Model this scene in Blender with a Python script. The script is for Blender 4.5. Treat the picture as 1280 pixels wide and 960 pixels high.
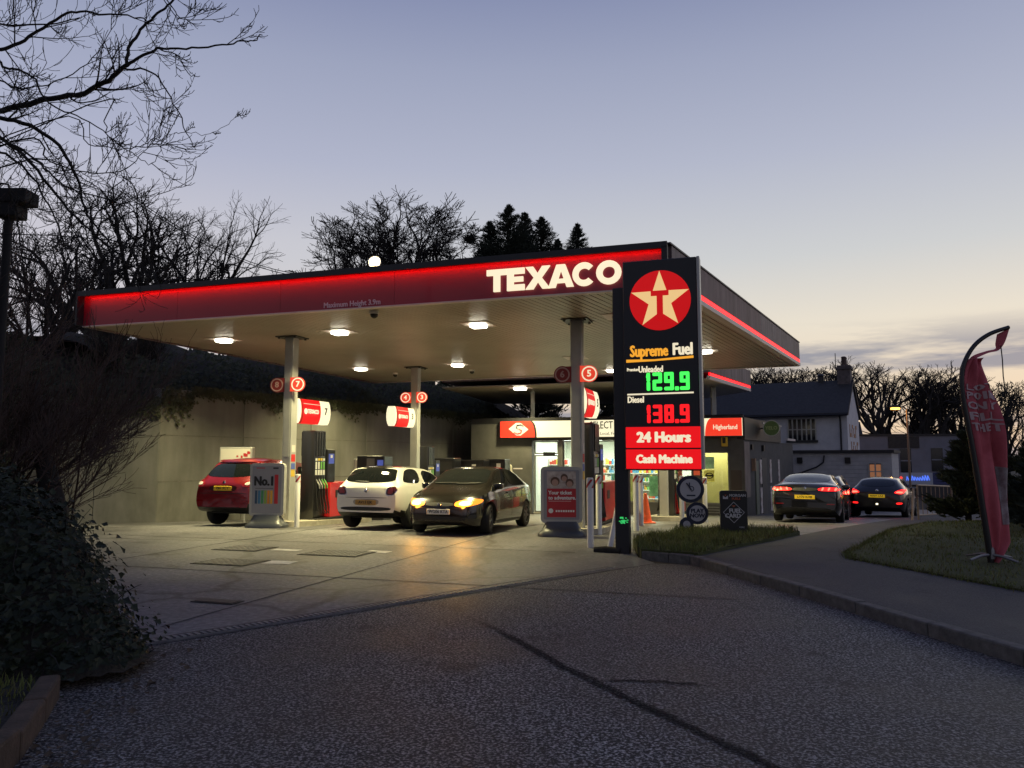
import bpy, bmesh, math, random
from mathutils import Vector, Matrix
from mathutils.bvhtree import BVHTree

R = math.radians
rnd = random.Random(7)
sc = bpy.context.scene
for o_ in list(bpy.data.objects):
    bpy.data.objects.remove(o_, do_unlink=True)
col = sc.collection

# ------------------------------------------------------------------ camera
PITCH = math.atan(93 / 960.0)
EYE = 1.6
camd = bpy.data.cameras.new('camera')
camd.lens = 27.0
camd.sensor_width = 36.0
camd.clip_end = 3000
cam = bpy.data.objects.new('camera', camd)
cam.location = (0, 0, EYE)
cam.rotation_euler = (R(90) + PITCH, 0, 0)
col.objects.link(cam)
sc.camera = cam

# ------------------------------------------------------------------ world: dusk sky
SUN_AZ = 38.0      # the glow lies beyond the right edge of the frame
SUN_EL = 1.2
world = bpy.data.worlds.new('World')
sc.world = world
world.use_nodes = True
wn = world.node_tree
wn.nodes.clear()
def wnode(t, **k):
    n = wn.nodes.new(t)
    for a, b in k.items():
        setattr(n, a, b)
    return n
w_out = wnode('ShaderNodeOutputWorld')
w_bg = wnode('ShaderNodeBackground')
sky = wnode('ShaderNodeTexSky', sky_type='NISHITA', sun_disc=False)
sky.sun_elevation = R(SUN_EL)
sky.sun_rotation = R(SUN_AZ)
sky.air_density = 1.0
sky.dust_density = 1.5
sky.ozone_density = 2.0
SKY_STRENGTH = 0.006
# thin cloud banks low above the horizon, all the way round
tc = wnode('ShaderNodeTexCoord')
sep = wnode('ShaderNodeSeparateXYZ')
wn.links.new(tc.outputs['Generated'], sep.inputs[0])
mp = wnode('ShaderNodeMapping')
mp.inputs['Scale'].default_value = (1.7, 1.7, 13.0)
mp.inputs['Location'].default_value = (0.35, 0.2, 0.42)
wn.links.new(tc.outputs['Generated'], mp.inputs['Vector'])
cn = wnode('ShaderNodeTexNoise')
cn.inputs['Scale'].default_value = 2.1
cn.inputs['Detail'].default_value = 6.0
cn.inputs['Roughness'].default_value = 0.58
wn.links.new(mp.outputs[0], cn.inputs['Vector'])
cr = wnode('ShaderNodeValToRGB')
cr.color_ramp.elements[0].position = 0.44
cr.color_ramp.elements[1].position = 0.58
wn.links.new(cn.outputs['Fac'], cr.inputs[0])
band = wnode('ShaderNodeValToRGB')
be = band.color_ramp
be.elements[0].position = 0.0
be.elements[0].color = (0.75, 0.75, 0.75, 1)
be.elements[1].position = 0.165
be.elements[1].color = (0, 0, 0, 1)
e_ = be.elements.new(0.125); e_.color = (0.85, 0.85, 0.85, 1)
wn.links.new(sep.outputs['Z'], band.inputs[0])
cm = wnode('ShaderNodeMath', operation='MULTIPLY')
wn.links.new(cr.outputs[0], cm.inputs[0])
wn.links.new(band.outputs[0], cm.inputs[1])
# the dusk air: lilac overhead easing to grey-pink, and to cream towards the glow
def lin(c):
    return tuple(((v / 255.0) / 12.92 if v <= 10 else ((v / 255.0 + 0.055) / 1.055) ** 2.4) for v in c) + (1.0,)
def ramp(stops):
    n = wnode('ShaderNodeValToRGB')
    e = n.color_ramp.elements
    while len(e) < len(stops):
        e.new(0.5)
    for el, (p, c) in zip(e, stops):
        el.position = p
        el.color = lin(c)
    wn.links.new(sep.outputs['Z'], n.inputs[0])
    return n
cool = ramp([(0.0, (208, 199, 204)), (0.264, (201, 199, 210)), (0.36, (175, 179, 202)), (0.465, (156, 163, 189)), (0.53, (136, 144, 177)), (0.75, (104, 116, 156)), (1.0, (84, 98, 142))])
warm = ramp([(0.0, (238, 208, 170)), (0.163, (232, 223, 206)), (0.245, (205, 207, 208)), (0.36, (179, 184, 202)), (0.465, (157, 164, 189)), (0.54, (134, 143, 175)), (0.75, (106, 117, 156)), (1.0, (86, 98, 142))])
glow = wnode('ShaderNodeVectorMath', operation='DOT_PRODUCT')
glow.inputs[1].default_value = (math.sin(R(SUN_AZ)), math.cos(R(SUN_AZ)), 0.0)
wn.links.new(tc.outputs['Generated'], glow.inputs[0])
gmap = wnode('ShaderNodeMapRange', interpolation_type='SMOOTHSTEP')
gmap.inputs['From Min'].default_value = 0.2
gmap.inputs['From Max'].default_value = 1.0
wn.links.new(glow.outputs['Value'], gmap.inputs['Value'])
w_mix = wnode('ShaderNodeMix', data_type='RGBA', blend_type='MIX')
wn.links.new(gmap.outputs[0], w_mix.inputs[0])
wn.links.new(cool.outputs[0], w_mix.inputs[6])
wn.links.new(warm.outputs[0], w_mix.inputs[7])
w_cl = wnode('ShaderNodeMix', data_type='RGBA', blend_type='MIX')
w_cl.inputs[7].default_value = lin((132, 138, 156))
wn.links.new(cm.outputs[0], w_cl.inputs[0])
wn.links.new(w_mix.outputs[2], w_cl.inputs[6])
# away from the glow the sky is already dark
dusk = wnode('ShaderNodeMapRange', interpolation_type='SMOOTHSTEP')
dusk.inputs['From Min'].default_value = -0.9
dusk.inputs['From Max'].default_value = 0.25
dusk.inputs['To Min'].default_value = 0.50
dusk.inputs['To Max'].default_value = 1.0
wn.links.new(glow.outputs['Value'], dusk.inputs['Value'])
w_dk = wnode('ShaderNodeMix', data_type='RGBA', blend_type='MULTIPLY')
w_dk.inputs[0].default_value = 1.0
wn.links.new(w_cl.outputs[2], w_dk.inputs[6])
wn.links.new(dusk.outputs[0], w_dk.inputs[7])
w_sky = wnode('ShaderNodeMix', data_type='RGBA', blend_type='ADD')
w_sky.inputs[0].default_value = SKY_STRENGTH
wn.links.new(w_dk.outputs[2], w_sky.inputs[6])
wn.links.new(sky.outputs[0], w_sky.inputs[7])
wn.links.new(w_sky.outputs[2], w_bg.inputs[0])
w_bg.inputs[1].default_value = 1.0
wn.links.new(w_bg.outputs[0], w_out.inputs[0])

# the last trace of sun, just gone: a very weak soft lamp from the glow
sund = bpy.data.lights.new('sun', 'SUN')
sund.energy = 0.05
sund.angle = R(20)
sund.color = (1.0, 0.82, 0.62)
sun = bpy.data.objects.new('sun', sund)
_sd = Vector((math.sin(R(SUN_AZ)), math.cos(R(SUN_AZ)), math.tan(R(6.0))))
sun.rotation_euler = _sd.to_track_quat('Z', 'Y').to_euler()
sun.location = (30, 40, 30)
col.objects.link(sun)

vs = sc.view_settings
vs.view_transform = 'Standard'
vs.look = 'None'
vs.exposure = 0.0
vs.gamma = 1.0
vs.use_curve_mapping = False

# ------------------------------------------------------------------ helpers
def gz(x, y):
    """forecourt level: flat near the camera, falling gently beyond 18 m"""
    d = max(0.0, y - 17.5)
    s = -0.05 * (d * d / (d + 0.8)) if d > 0 else 0.0
    return max(s, -1.35)

class MB:
    """collects shapes and links them as ONE mesh object"""
    def __init__(self):
        self.v = []; self.f = []; self.m = []
    def add(self, vs_, fs_, mi=0, M=None):
        b = len(self.v)
        if M is not None:
            vs_ = [M @ Vector(p) for p in vs_]
        self.v.extend([tuple(p) for p in vs_])
        self.f.extend([tuple(b + i for i in f) for f in fs_])
        self.m.extend([mi] * len(fs_))
        return self
    def box(self, x0, x1, y0, y1, z0, z1, mi=0, M=None):
        v = [(x0, y0, z0), (x1, y0, z0), (x1, y1, z0), (x0, y1, z0), (x0, y0, z1), (x1, y0, z1), (x1, y1, z1), (x0, y1, z1)]
        f = [(0, 3, 2, 1), (4, 5, 6, 7), (0, 1, 5, 4), (1, 2, 6, 5), (2, 3, 7, 6), (3, 0, 4, 7)]
        return self.add(v, f, mi, M)
    def bbox(self, x0, x1, y0, y1, z0, z1, b=0.02, mi=0, M=None, seg=2):
        bm = bmesh.new()
        bmesh.ops.create_cube(bm, size=1.0)
        for q in bm.verts:
            q.co = ((x0 + x1) / 2 + q.co.x * (x1 - x0), (y0 + y1) / 2 + q.co.y * (y1 - y0), (z0 + z1) / 2 + q.co.z * (z1 - z0))
        bmesh.ops.bevel(bm, geom=bm.edges[:], offset=b, segments=seg, profile=0.5, affect='EDGES')
        self.addbm(bm, mi, M)
        bm.free()
        return self
    def addbm(self, bm, mi=0, M=None):
        bm.verts.index_update()
        self.add([q.co.copy() for q in bm.verts], [tuple(q.index for q in f.verts) for f in bm.faces], mi, M)
        return self
    def prism(self, poly, y0, y1, mi=0, M=None, axis='y', sides=True):
        """poly given in (x, z) and extruded along y (axis y), or in (x, y) and extruded along z (axis z)"""
        n = len(poly)
        if axis == 'y':
            v = [(p[0], y0, p[1]) for p in poly] + [(p[0], y1, p[1]) for p in poly]
        elif axis == 'x':
            v = [(y0, p[0], p[1]) for p in poly] + [(y1, p[0], p[1]) for p in poly]
        else:
            v = [(p[0], p[1], y0) for p in poly] + [(p[0], p[1], y1) for p in poly]
        f = [tuple(range(n)), tuple(range(2 * n - 1, n - 1, -1))]
        if sides:
            f += [(i, i + n, (i + 1) % n + n, (i + 1) % n) for i in range(n)]
        return self.add(v, f, mi, M)
    def tube(self, pts, rad, n=6, mi=0, M=None, cap=True, jit=0.0):
        pts = [Vector(p) for p in pts]
        if not hasattr(rad, '__len__'):
            rad = [rad] * len(pts)
        v = []; f = []
        up = Vector((0, 0, 1))
        prev = None
        for i, p in enumerate(pts):
            d = (pts[min(i + 1, len(pts) - 1)] - pts[max(i - 1, 0)])
            if d.length < 1e-9:
                d = Vector((0, 0, 1))
            d.normalize()
            if prev is None:
                a = d.cross(up)
                if a.length < 0.05:
                    a = d.cross(Vector((1, 0, 0)))
            else:
                a = prev - d * prev.dot(d)
            a.normalize()
            prev = a
            b = d.cross(a)
            for k in range(n):
                t = 2 * math.pi * k / n
                r = rad[i] * (1 + (rnd.uniform(-jit, jit) if jit else 0))
                v.append(p + a * (r * math.cos(t)) + b * (r * math.sin(t)))
        for i in range(len(pts) - 1):
            for k in range(n):
                k2 = (k + 1) % n
                f.append((i * n + k, i * n + k2, (i + 1) * n + k2, (i + 1) * n + k))
        if cap:
            f.append(tuple(range(n - 1, -1, -1)))
            f.append(tuple(range((len(pts) - 1) * n, len(pts) * n)))
        return self.add(v, f, mi, M)
    def lathe(self, prof, n=24, mi=0, M=None, axis='z'):
        v = []; f = []
        for (r, h) in prof:
            for k in range(n):
                t = 2 * math.pi * k / n
                c, s = r * math.cos(t), r * math.sin(t)
                v.append((c, s, h) if axis == 'z' else ((c, h, s) if axis == 'y' else (h, c, s)))
        m = len(prof)
        for i in range(m - 1):
            for k in range(n):
                k2 = (k + 1) % n
                f.append((i * n + k, i * n + k2, (i + 1) * n + k2, (i + 1) * n + k))
        if prof[0][0] > 1e-6:
            f.append(tuple(range(n - 1, -1, -1)))
        if prof[-1][0] > 1e-6:
            f.append(tuple(range((m - 1) * n, m * n)))
        return self.add(v, f, mi, M)
    def sheet(self, poly, zf, step=0.6, mi=0, M=None):
        """a polygon in plan laid over the height function zf"""
        bm = bmesh.new()
        vs_ = [bm.verts.new((p[0], p[1], 0)) for p in poly]
        bm.faces.new(vs_)
        xs = [p[0] for p in poly]; ys = [p[1] for p in poly]
        for ax, lo, hi in ((0, min(xs), max(xs)), (1, min(ys), max(ys))):
            c = lo + step
            while c < hi:
                co = (c, 0, 0) if ax == 0 else (0, c, 0)
                no = (1, 0, 0) if ax == 0 else (0, 1, 0)
                bmesh.ops.bisect_plane(bm, geom=bm.verts[:] + bm.edges[:] + bm.faces[:], plane_co=co, plane_no=no)
                c += step
        for q in bm.verts:
            q.co.z = zf(q.co.x, q.co.y)
        bmesh.ops.recalc_face_normals(bm, faces=bm.faces[:])
        for fc in bm.faces:
            if fc.normal.z < 0:
                fc.normal_flip()
        self.addbm(bm, mi, M)
        bm.free()
        return self
    def mesh(self, name, mats, smooth=None):
        me = bpy.data.meshes.new(name)
        me.from_pydata(self.v, [], self.f)
        for m_ in (mats if isinstance(mats, (list, tuple)) else [mats]):
            me.materials.append(m_)
        if self.m and max(self.m) > 0:
            me.polygons.foreach_set('material_index', self.m)
        if smooth is not None:
            me.polygons.foreach_set('use_smooth', [True] * len(me.polygons))
            if smooth < 179:
                me.set_sharp_from_angle(angle=R(smooth))
        me.update()
        return me
    def build(self, name, mats, parent=None, smooth=None, M=None, **kw):
        o = bpy.data.objects.new(name, self.mesh(name, mats, smooth))
        col.objects.link(o)
        if parent is not None:
            o.parent = parent
        if M is not None:
            o.matrix_local = M
        tag(o, **kw)
        return o

def tag(o, label=None, cat=None, group=None, kind=None):
    if label: o['label'] = label
    if cat: o['category'] = cat
    if group: o['group'] = group
    if kind: o['kind'] = kind
    return o

def thing(name, label, cat, loc=(0, 0, 0), rz=0.0, group=None, rx=0.0, ry=0.0):
    o = bpy.data.objects.new(name, None)
    o.empty_display_size = 0.2
    col.objects.link(o)
    o.location = loc
    o.rotation_euler = (rx, ry, rz)
    return tag(o, label, cat, group)

def copy_tree(o, parent=None, kids=None):
    c = o.copy()
    col.objects.link(c)
    c.parent = parent
    for ch in [q for q in bpy.data.objects if q.parent == o]:
        copy_tree(ch, c)
    return c

def arc(cx, cz, r, a0, a1, n=10):
    return [(cx + r * math.cos(R(a0 + (a1 - a0) * i / n)), cz + r * math.sin(R(a0 + (a1 - a0) * i / n))) for i in range(n + 1)]

def rrect(x0, x1, z0, z1, r, n=5):
    return (arc(x1 - r, z1 - r, r, 0, 90, n) + arc(x0 + r, z1 - r, r, 90, 180, n) + arc(x0 + r, z0 + r, r, 180, 270, n) + arc(x1 - r, z0 + r, r, 270, 360, n))

RX = Matrix.Rotation(R(90), 4, 'X')     # lettering drawn in XY stands up and faces -Y
def FR(x, y, z):
    return Matrix.Translation((x, y, z)) @ RX

def letters(s, size, bold=0.0, align='CENTER', sx=1.0, depth=0.004, space=1.0):
    cu = bpy.data.curves.new('lettering', 'FONT')
    cu.body = s
    cu.size = size
    cu.align_x = align
    cu.align_y = 'CENTER'
    cu.extrude = depth
    cu.resolution_u = 2
    cu.space_character = space
    o = bpy.data.objects.new('lettering', cu)
    me = bpy.data.meshes.new_from_object(o)
    bpy.data.objects.remove(o)
    bpy.data.curves.remove(cu)
    if sx != 1.0:
        me.transform(Matrix.Diagonal((sx, 1, 1, 1)))
    if bold:
        # heavier strokes: the outline swept round a small circle
        bm = bmesh.new()
        for k in range(9):
            c = me.copy()
            if k:
                a = 2 * math.pi * k / 8
                c.transform(Matrix.Translation((bold * 1.25 * math.cos(a), bold * 0.8 * math.sin(a), -0.00025 * k)))
            bm.from_mesh(c)
            bpy.data.meshes.remove(c)
        bm.to_mesh(me)
        bm.free()
    return me

def text(name, s, size, mat, parent, M, **kw):
    me = letters(s, size, **kw)
    me.materials.clear()
    me.materials.append(mat)
    me.name = name
    o = bpy.data.objects.new(name, me)
    col.objects.link(o)
    o.parent = parent
    o.matrix_local = M
    return o

# ------------------------------------------------------------------ materials
def mat(name, c, rough=0.6, metal=0.0, emit=None, es=1.0, var=0.0, scale=8.0, bump=0.0, bscale=60.0, coat=0.0, spec=0.5, c2=None, detail=4.0, sample=True, rvar=0.0, bdist=0.01, tr=0.0, stretch=None):
    m = bpy.data.materials.new(name)
    m.use_nodes = True
    nt = m.node_tree
    b = nt.nodes['Principled BSDF']
    b.inputs['Base Color'].default_value = (*c, 1)
    b.inputs['Roughness'].default_value = rough
    b.inputs['Metallic'].default_value = metal
    b.inputs['Specular IOR Level'].default_value = spec
    b.inputs['Coat Weight'].default_value = coat
    b.inputs['Coat Roughness'].default_value = 0.04
    b.inputs['Transmission Weight'].default_value = tr
    if emit:
        b.inputs['Emission Color'].default_value = (*emit, 1)
        b.inputs['Emission Strength'].default_value = es
        if not sample:
            m.cycles.emission_sampling = 'NONE'
    if var or bump or c2 or rvar:
        co = nt.nodes.new('ShaderNodeTexCoord')
        src = co.outputs['Object']
        if stretch:
            mpn = nt.nodes.new('ShaderNodeMapping')
            mpn.inputs['Scale'].default_value = stretch
            nt.links.new(src, mpn.inputs['Vector'])
            src = mpn.outputs[0]
        if var or c2 or rvar:
            n = nt.nodes.new('ShaderNodeTexNoise')
            n.inputs['Scale'].default_value = scale
            n.inputs['Detail'].default_value = detail
            n.inputs['Roughness'].default_value = 0.62
            nt.links.new(src, n.inputs['Vector'])
            if var or c2:
                r = nt.nodes.new('ShaderNodeValToRGB')
                r.color_ramp.elements[0].position = 0.32
                r.color_ramp.elements[1].position = 0.68
                hi = c2 if c2 else tuple(min(1, v * (1 + var)) for v in c)
                lo = c if c2 else tuple(v * (1 - var) for v in c)
                r.color_ramp.elements[0].color = (*lo, 1)
                r.color_ramp.elements[1].color = (*hi, 1)
                nt.links.new(n.outputs['Fac'], r.inputs[0])
                nt.links.new(r.outputs[0], b.inputs['Base Color'])
            if rvar:
                mr = nt.nodes.new('ShaderNodeMapRange')
                mr.inputs['From Min'].default_value = 0.3
                mr.inputs['From Max'].default_value = 0.7
                mr.inputs['To Min'].default_value = max(0.02, rough - rvar)
                mr.inputs['To Max'].default_value = min(1, rough + rvar)
                nt.links.new(n.outputs['Fac'], mr.inputs['Value'])
                nt.links.new(mr.outputs[0], b.inputs['Roughness'])
        if bump:
            n2 = nt.nodes.new('ShaderNodeTexNoise')
            n2.inputs['Scale'].default_value = bscale
            n2.inputs['Detail'].default_value = 3.0
            nt.links.new(src, n2.inputs['Vector'])
            bp = nt.nodes.new('ShaderNodeBump')
            bp.inputs['Strength'].default_value = bump
            bp.inputs['Distance'].default_value = bdist
            nt.links.new(n2.outputs['Fac'], bp.inputs['Height'])
            nt.links.new(bp.outputs[0], b.inputs['Normal'])
    return m

def glow_mat(name, c, es, sample=False, base=None):
    return mat(name, base or tuple(v * 0.25 for v in c), 0.45, emit=c, es=es, sample=sample)
# ------------------------------------------------------------------ shared materials
M = {}
def surf(name, c_lo, c_hi, grain, patch_scale, rough, rlo, bump, bdist=0.012, c_patch=None, crack=0.0, rp=(0.42, 0.66), spec=0.5):
    """ground material: fine grain + broad patches + worn gloss"""
    m = bpy.data.materials.new(name); m.use_nodes = True
    nt = m.node_tree; b = nt.nodes['Principled BSDF']; L = nt.links.new
    co = nt.nodes.new('ShaderNodeTexCoord')
    def noise(s, d=3.0, r=0.6):
        n = nt.nodes.new('ShaderNodeTexNoise'); n.inputs['Scale'].default_value = s
        n.inputs['Detail'].default_value = d; n.inputs['Roughness'].default_value = r
        L(co.outputs['Object'], n.inputs['Vector']); return n
    def rampn(src, p0, p1, a, z):
        r = nt.nodes.new('ShaderNodeValToRGB'); e = r.color_ramp.elements
        e[0].position = p0; e[1].position = p1; e[0].color = (*a, 1); e[1].color = (*z, 1)
        L(src, r.inputs[0]); return r
    g = noise(grain, 3.5, 0.68)
    base = rampn(g.outputs['Fac'], rp[0], rp[1], c_lo, c_hi)
    p = noise(patch_scale, 5.0, 0.65)
    pr_ = rampn(p.outputs['Fac'], 0.33, 0.67, (0.45, 0.45, 0.46), (1.25, 1.23, 1.22))
    mx = nt.nodes.new('ShaderNodeMix'); mx.data_type = 'RGBA'; mx.blend_type = 'MULTIPLY'
    mx.inputs[0].default_value = 1.0
    L(base.outputs[0], mx.inputs[6]); L(pr_.outputs[0], mx.inputs[7])
    out = mx.outputs[2]
    if crack:
        v = nt.nodes.new('ShaderNodeTexVoronoi'); v.feature = 'DISTANCE_TO_EDGE'; v.inputs['Scale'].default_value = crack
        wob = noise(1.6, 4.0); mm = nt.nodes.new('ShaderNodeMix'); mm.data_type = 'RGBA'; mm.blend_type = 'ADD'; mm.inputs[0].default_value = 0.5
        L(co.outputs['Object'], mm.inputs[6]); L(wob.outputs['Color'], mm.inputs[7]); L(mm.outputs[2], v.inputs['Vector'])
        cr2 = rampn(v.outputs['Distance'], 0.0, 0.012, (0.35, 0.34, 0.33), (1, 1, 1))
        m2 = nt.nodes.new('ShaderNodeMix'); m2.data_type = 'RGBA'; m2.blend_type = 'MULTIPLY'; m2.inputs[0].default_value = 1.0
        L(out, m2.inputs[6]); L(cr2.outputs[0], m2.inputs[7]); out = m2.outputs[2]
    # spills and stains with edges of their own
    st = noise(1.1, 6.0, 0.7); sr = rampn(st.outputs['Fac'], 0.585, 0.66, (1, 1, 1), (0.42, 0.41, 0.40))
    m3 = nt.nodes.new('ShaderNodeMix'); m3.data_type = 'RGBA'; m3.blend_type = 'MULTIPLY'; m3.inputs[0].default_value = 1.0
    L(out, m3.inputs[6]); L(sr.outputs[0], m3.inputs[7]); out = m3.outputs[2]
    L(out, b.inputs['Base Color'])
    mr = nt.nodes.new('ShaderNodeMapRange'); mr.inputs['From Min'].default_value = 0.3; mr.inputs['From Max'].default_value = 0.7
    mr.inputs['To Min'].default_value = rlo; mr.inputs['To Max'].default_value = rough
    L(p.outputs['Fac'], mr.inputs['Value']); L(mr.outputs[0], b.inputs['Roughness'])
    bp = nt.nodes.new('ShaderNodeBump'); bp.inputs['Strength'].default_value = bump; bp.inputs['Distance'].default_value = bdist
    L(g.outputs['Fac'], bp.inputs['Height']); L(bp.outputs[0], b.inputs['Normal'])
    b.inputs['Specular IOR Level'].default_value = spec
    return m

M['asphalt'] = surf('asphalt', (0.012, 0.0118, 0.0122), (0.40, 0.395, 0.395), 50.0, 0.32, 0.78, 0.42, 0.9, 0.02, rp=(0.48, 0.64), spec=0.35)
M['path'] = surf('path_asphalt', (0.028, 0.027, 0.030), (0.075, 0.073, 0.08), 60.0, 0.5, 0.9, 0.6, 0.6, 0.012)
M['concrete'] = surf('forecourt_concrete', (0.105, 0.104, 0.112), (0.21, 0.205, 0.21), 14.0, 0.33, 0.62, 0.40, 0.55, 0.012, crack=0.16)
M['kerb'] = mat('kerb_stone', (0.10, 0.095, 0.09), 0.85, var=0.35, scale=9, bump=0.5, bscale=50)
M['kerb_red'] = mat('kerb_brown_stone', (0.045, 0.032, 0.022), 0.95, c2=(0.085, 0.058, 0.042), scale=7, bump=0.6, bscale=40)
M['soil'] = mat('soil', (0.03, 0.026, 0.02), 1.0, var=0.5, scale=3, bump=0.6, bscale=14, bdist=0.05)
M['turf'] = mat('turf', (0.035, 0.045, 0.012), 1.0, c2=(0.06, 0.066, 0.02), scale=2.5, bump=0.7, bscale=40, bdist=0.03)
M['blade'] = mat('grass_blade', (0.085, 0.125, 0.020), 0.8, c2=(0.15, 0.15, 0.045), scale=1.3)
M['grass_dry'] = mat('grass_blade_dry', (0.10, 0.08, 0.035), 0.8, c2=(0.06, 0.07, 0.02), scale=2.0)
M['wall'] = mat('retaining_concrete', (0.150, 0.149, 0.140), 0.95, c2=(0.215, 0.212, 0.198), scale=0.9, detail=9, bump=0.35, bscale=14, stretch=(1, 1, 0.45))
def streak(m, sc, lo):
    """run-off streaks down the face"""
    nt = m.node_tree; L = nt.links.new; b = nt.nodes['Principled BSDF']; src = b.inputs['Base Color'].links[0].from_socket
    co = nt.nodes.new('ShaderNodeTexCoord'); mp_ = nt.nodes.new('ShaderNodeMapping'); mp_.inputs['Scale'].default_value = sc; L(co.outputs['Object'], mp_.inputs['Vector'])
    n = nt.nodes.new('ShaderNodeTexNoise'); n.inputs['Scale'].default_value = 1.0; n.inputs['Detail'].default_value = 7; n.inputs['Roughness'].default_value = 0.65; L(mp_.outputs[0], n.inputs['Vector'])
    r = nt.nodes.new('ShaderNodeValToRGB'); r.color_ramp.elements[0].position = 0.40; r.color_ramp.elements[1].position = 0.60; r.color_ramp.elements[0].color = (*lo, 1); L(n.outputs['Fac'], r.inputs[0])
    x = nt.nodes.new('ShaderNodeMix'); x.data_type = 'RGBA'; x.blend_type = 'MULTIPLY'; x.inputs[0].default_value = 1.0; L(src, x.inputs[6]); L(r.outputs[0], x.inputs[7]); L(x.outputs[2], b.inputs['Base Color'])
    return m
streak(M['wall'], (0.9, 0.9, 0.45), (0.80, 0.81, 0.77))
M['bark'] = mat('bark', (0.018, 0.016, 0.014), 0.95, var=0.4, scale=12)
M['twig'] = mat('twig', (0.022, 0.019, 0.017), 0.95, var=0.3, scale=5)
M['bark_far'] = mat('far_bark', (0.03, 0.027, 0.026), 0.95, var=0.3, scale=5)
M['ivy'] = mat('ivy_leaf', (0.006, 0.010, 0.004), 0.55, c2=(0.020, 0.027, 0.009), scale=5, spec=0.25)
M['ivy_far'] = mat('bank_leaf', (0.022, 0.028, 0.012), 0.7, c2=(0.05, 0.055, 0.025), scale=2)
M['conifer'] = mat('conifer_needle', (0.011, 0.017, 0.011), 0.85, c2=(0.024, 0.033, 0.018), scale=2)
M['shrub'] = mat('shrub_needle', (0.026, 0.036, 0.014), 0.85, c2=(0.055, 0.062, 0.026), scale=2)
M['white_soffit'] = mat('soffit_enamel', (0.30, 0.265, 0.215), 0.42, c2=(0.40, 0.365, 0.305), scale=0.55, detail=8)
M['gap'] = mat('soffit_void', (0.06, 0.055, 0.05), 0.9)
M['cap'] = mat('black_capping', (0.012, 0.013, 0.018), 0.5)
M['fascia'] = mat('red_fascia', (0.26, 0.010, 0.028), 0.38, var=0.05, scale=1.0, coat=0.2)
M['fascia_side'] = mat('weathered_fascia', (0.17, 0.115, 0.12), 0.6, c2=(0.28, 0.225, 0.225), scale=1.2, detail=7, stretch=(1, 1, 0.25))
M['fascia_old'] = mat('maroon_weathered_fascia', (0.14, 0.065, 0.08), 0.6, c2=(0.21, 0.14, 0.145), scale=1.5, detail=7, stretch=(1, 1, 0.25))
streak(M['fascia_side'], (5, 5, 0.6), (0.6, 0.58, 0.58)); streak(M['fascia_old'], (5, 5, 0.6), (0.6, 0.55, 0.56))
M['lip'] = mat('pale_lip', (0.62, 0.55, 0.52), 0.45)
M['led'] = glow_mat('red_led', (1.0, 0.010, 0.010), 22.0, sample=True)
M['led_side'] = glow_mat('red_led_side', (1.0, 0.006, 0.014), 1.9, sample=True)
M['letter'] = glow_mat('lit_cream_letter', (1.0, 0.86, 0.60), 1.0)
M['dimtext'] = mat('grey_print', (0.62, 0.56, 0.58), 0.6)
M['steel'] = mat('painted_steel', (0.40, 0.40, 0.38), 0.42, 0.3, var=0.1, scale=2)
M['galv'] = mat('galvanised_steel', (0.20, 0.20, 0.21), 0.5, 0.7, var=0.15, scale=6)
M['darkmetal'] = mat('dark_metal', (0.028, 0.028, 0.032), 0.45, 0.4)
M['black'] = mat('black_plastic', (0.010, 0.010, 0.012), 0.4)
M['blackm'] = mat('matt_black', (0.012, 0.012, 0.013), 0.85)
M['rubber'] = mat('tyre_rubber', (0.012, 0.012, 0.012), 0.85)
M['alloy'] = mat('alloy', (0.32, 0.32, 0.33), 0.35, 0.85)
M['alloy_dark'] = mat('dark_alloy', (0.09, 0.09, 0.095), 0.4, 0.8)
M['chrome'] = mat('chrome', (0.75, 0.75, 0.76), 0.12, 1.0)
M['lamp'] = glow_mat('lamp_diffuser', (1.0, 0.93, 0.74), 16.0, sample=False)
M['lampoff'] = mat('unlit_diffuser', (0.72, 0.68, 0.58), 0.4)
M['flood'] = glow_mat('flood_glass', (1.0, 0.80, 0.45), 1.9, sample=False)
M['white'] = mat('white_paint', (0.74, 0.73, 0.70), 0.45, var=0.06, scale=5)
M['whiteprint'] = mat('white_print', (0.72, 0.72, 0.70), 0.6)
M['greyprint'] = mat('grey_panel_print', (0.25, 0.25, 0.28), 0.5)
M['redpaint'] = mat('red_paint', (0.50, 0.018, 0.022), 0.4)
M['redprint'] = mat('red_print', (0.42, 0.02, 0.03), 0.5)
M['orange'] = mat('cone_orange', (0.72, 0.10, 0.02), 0.5, var=0.15, scale=10)
M['conc_island'] = mat('island_kerb', (0.36, 0.33, 0.27), 0.8, var=0.15, scale=6, bump=0.2)
M['pumpblack'] = mat('pump_black', (0.014, 0.014, 0.017), 0.3, coat=0.3)
M['pumpred'] = mat('pump_red', (0.55, 0.016, 0.020), 0.35, coat=0.3)
M['sig_red'] = glow_mat('lit_red_panel', (1.0, 0.006, 0.010), 0.78)
M['sig_red2'] = glow_mat('lit_dark_red_panel', (0.62, 0.006, 0.006), 0.5)
M['sig_cream'] = glow_mat('lit_cream_panel', (1.0, 0.91, 0.60), 1.05)
M['sig_orange'] = glow_mat('lit_orange_red_panel', (1.0, 0.05, 0.022), 0.88)
M['sig_star'] = glow_mat('lit_star', (1.0, 0.66, 0.28), 0.80)
M['sig_amber'] = glow_mat('lit_amber', (1.0, 0.42, 0.03), 0.9)
M['sig_pale'] = glow_mat('lit_pale_print', (1.0, 0.88, 0.62), 0.85)
M['sig_disc'] = glow_mat('lit_disc', (0.80, 0.004, 0.006), 0.62)
M['dig_green'] = glow_mat('green_digits', (0.06, 1.0, 0.10), 1.3)
M['dig_red'] = glow_mat('red_digits', (1.0, 0.010, 0.014), 1.2)
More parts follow.
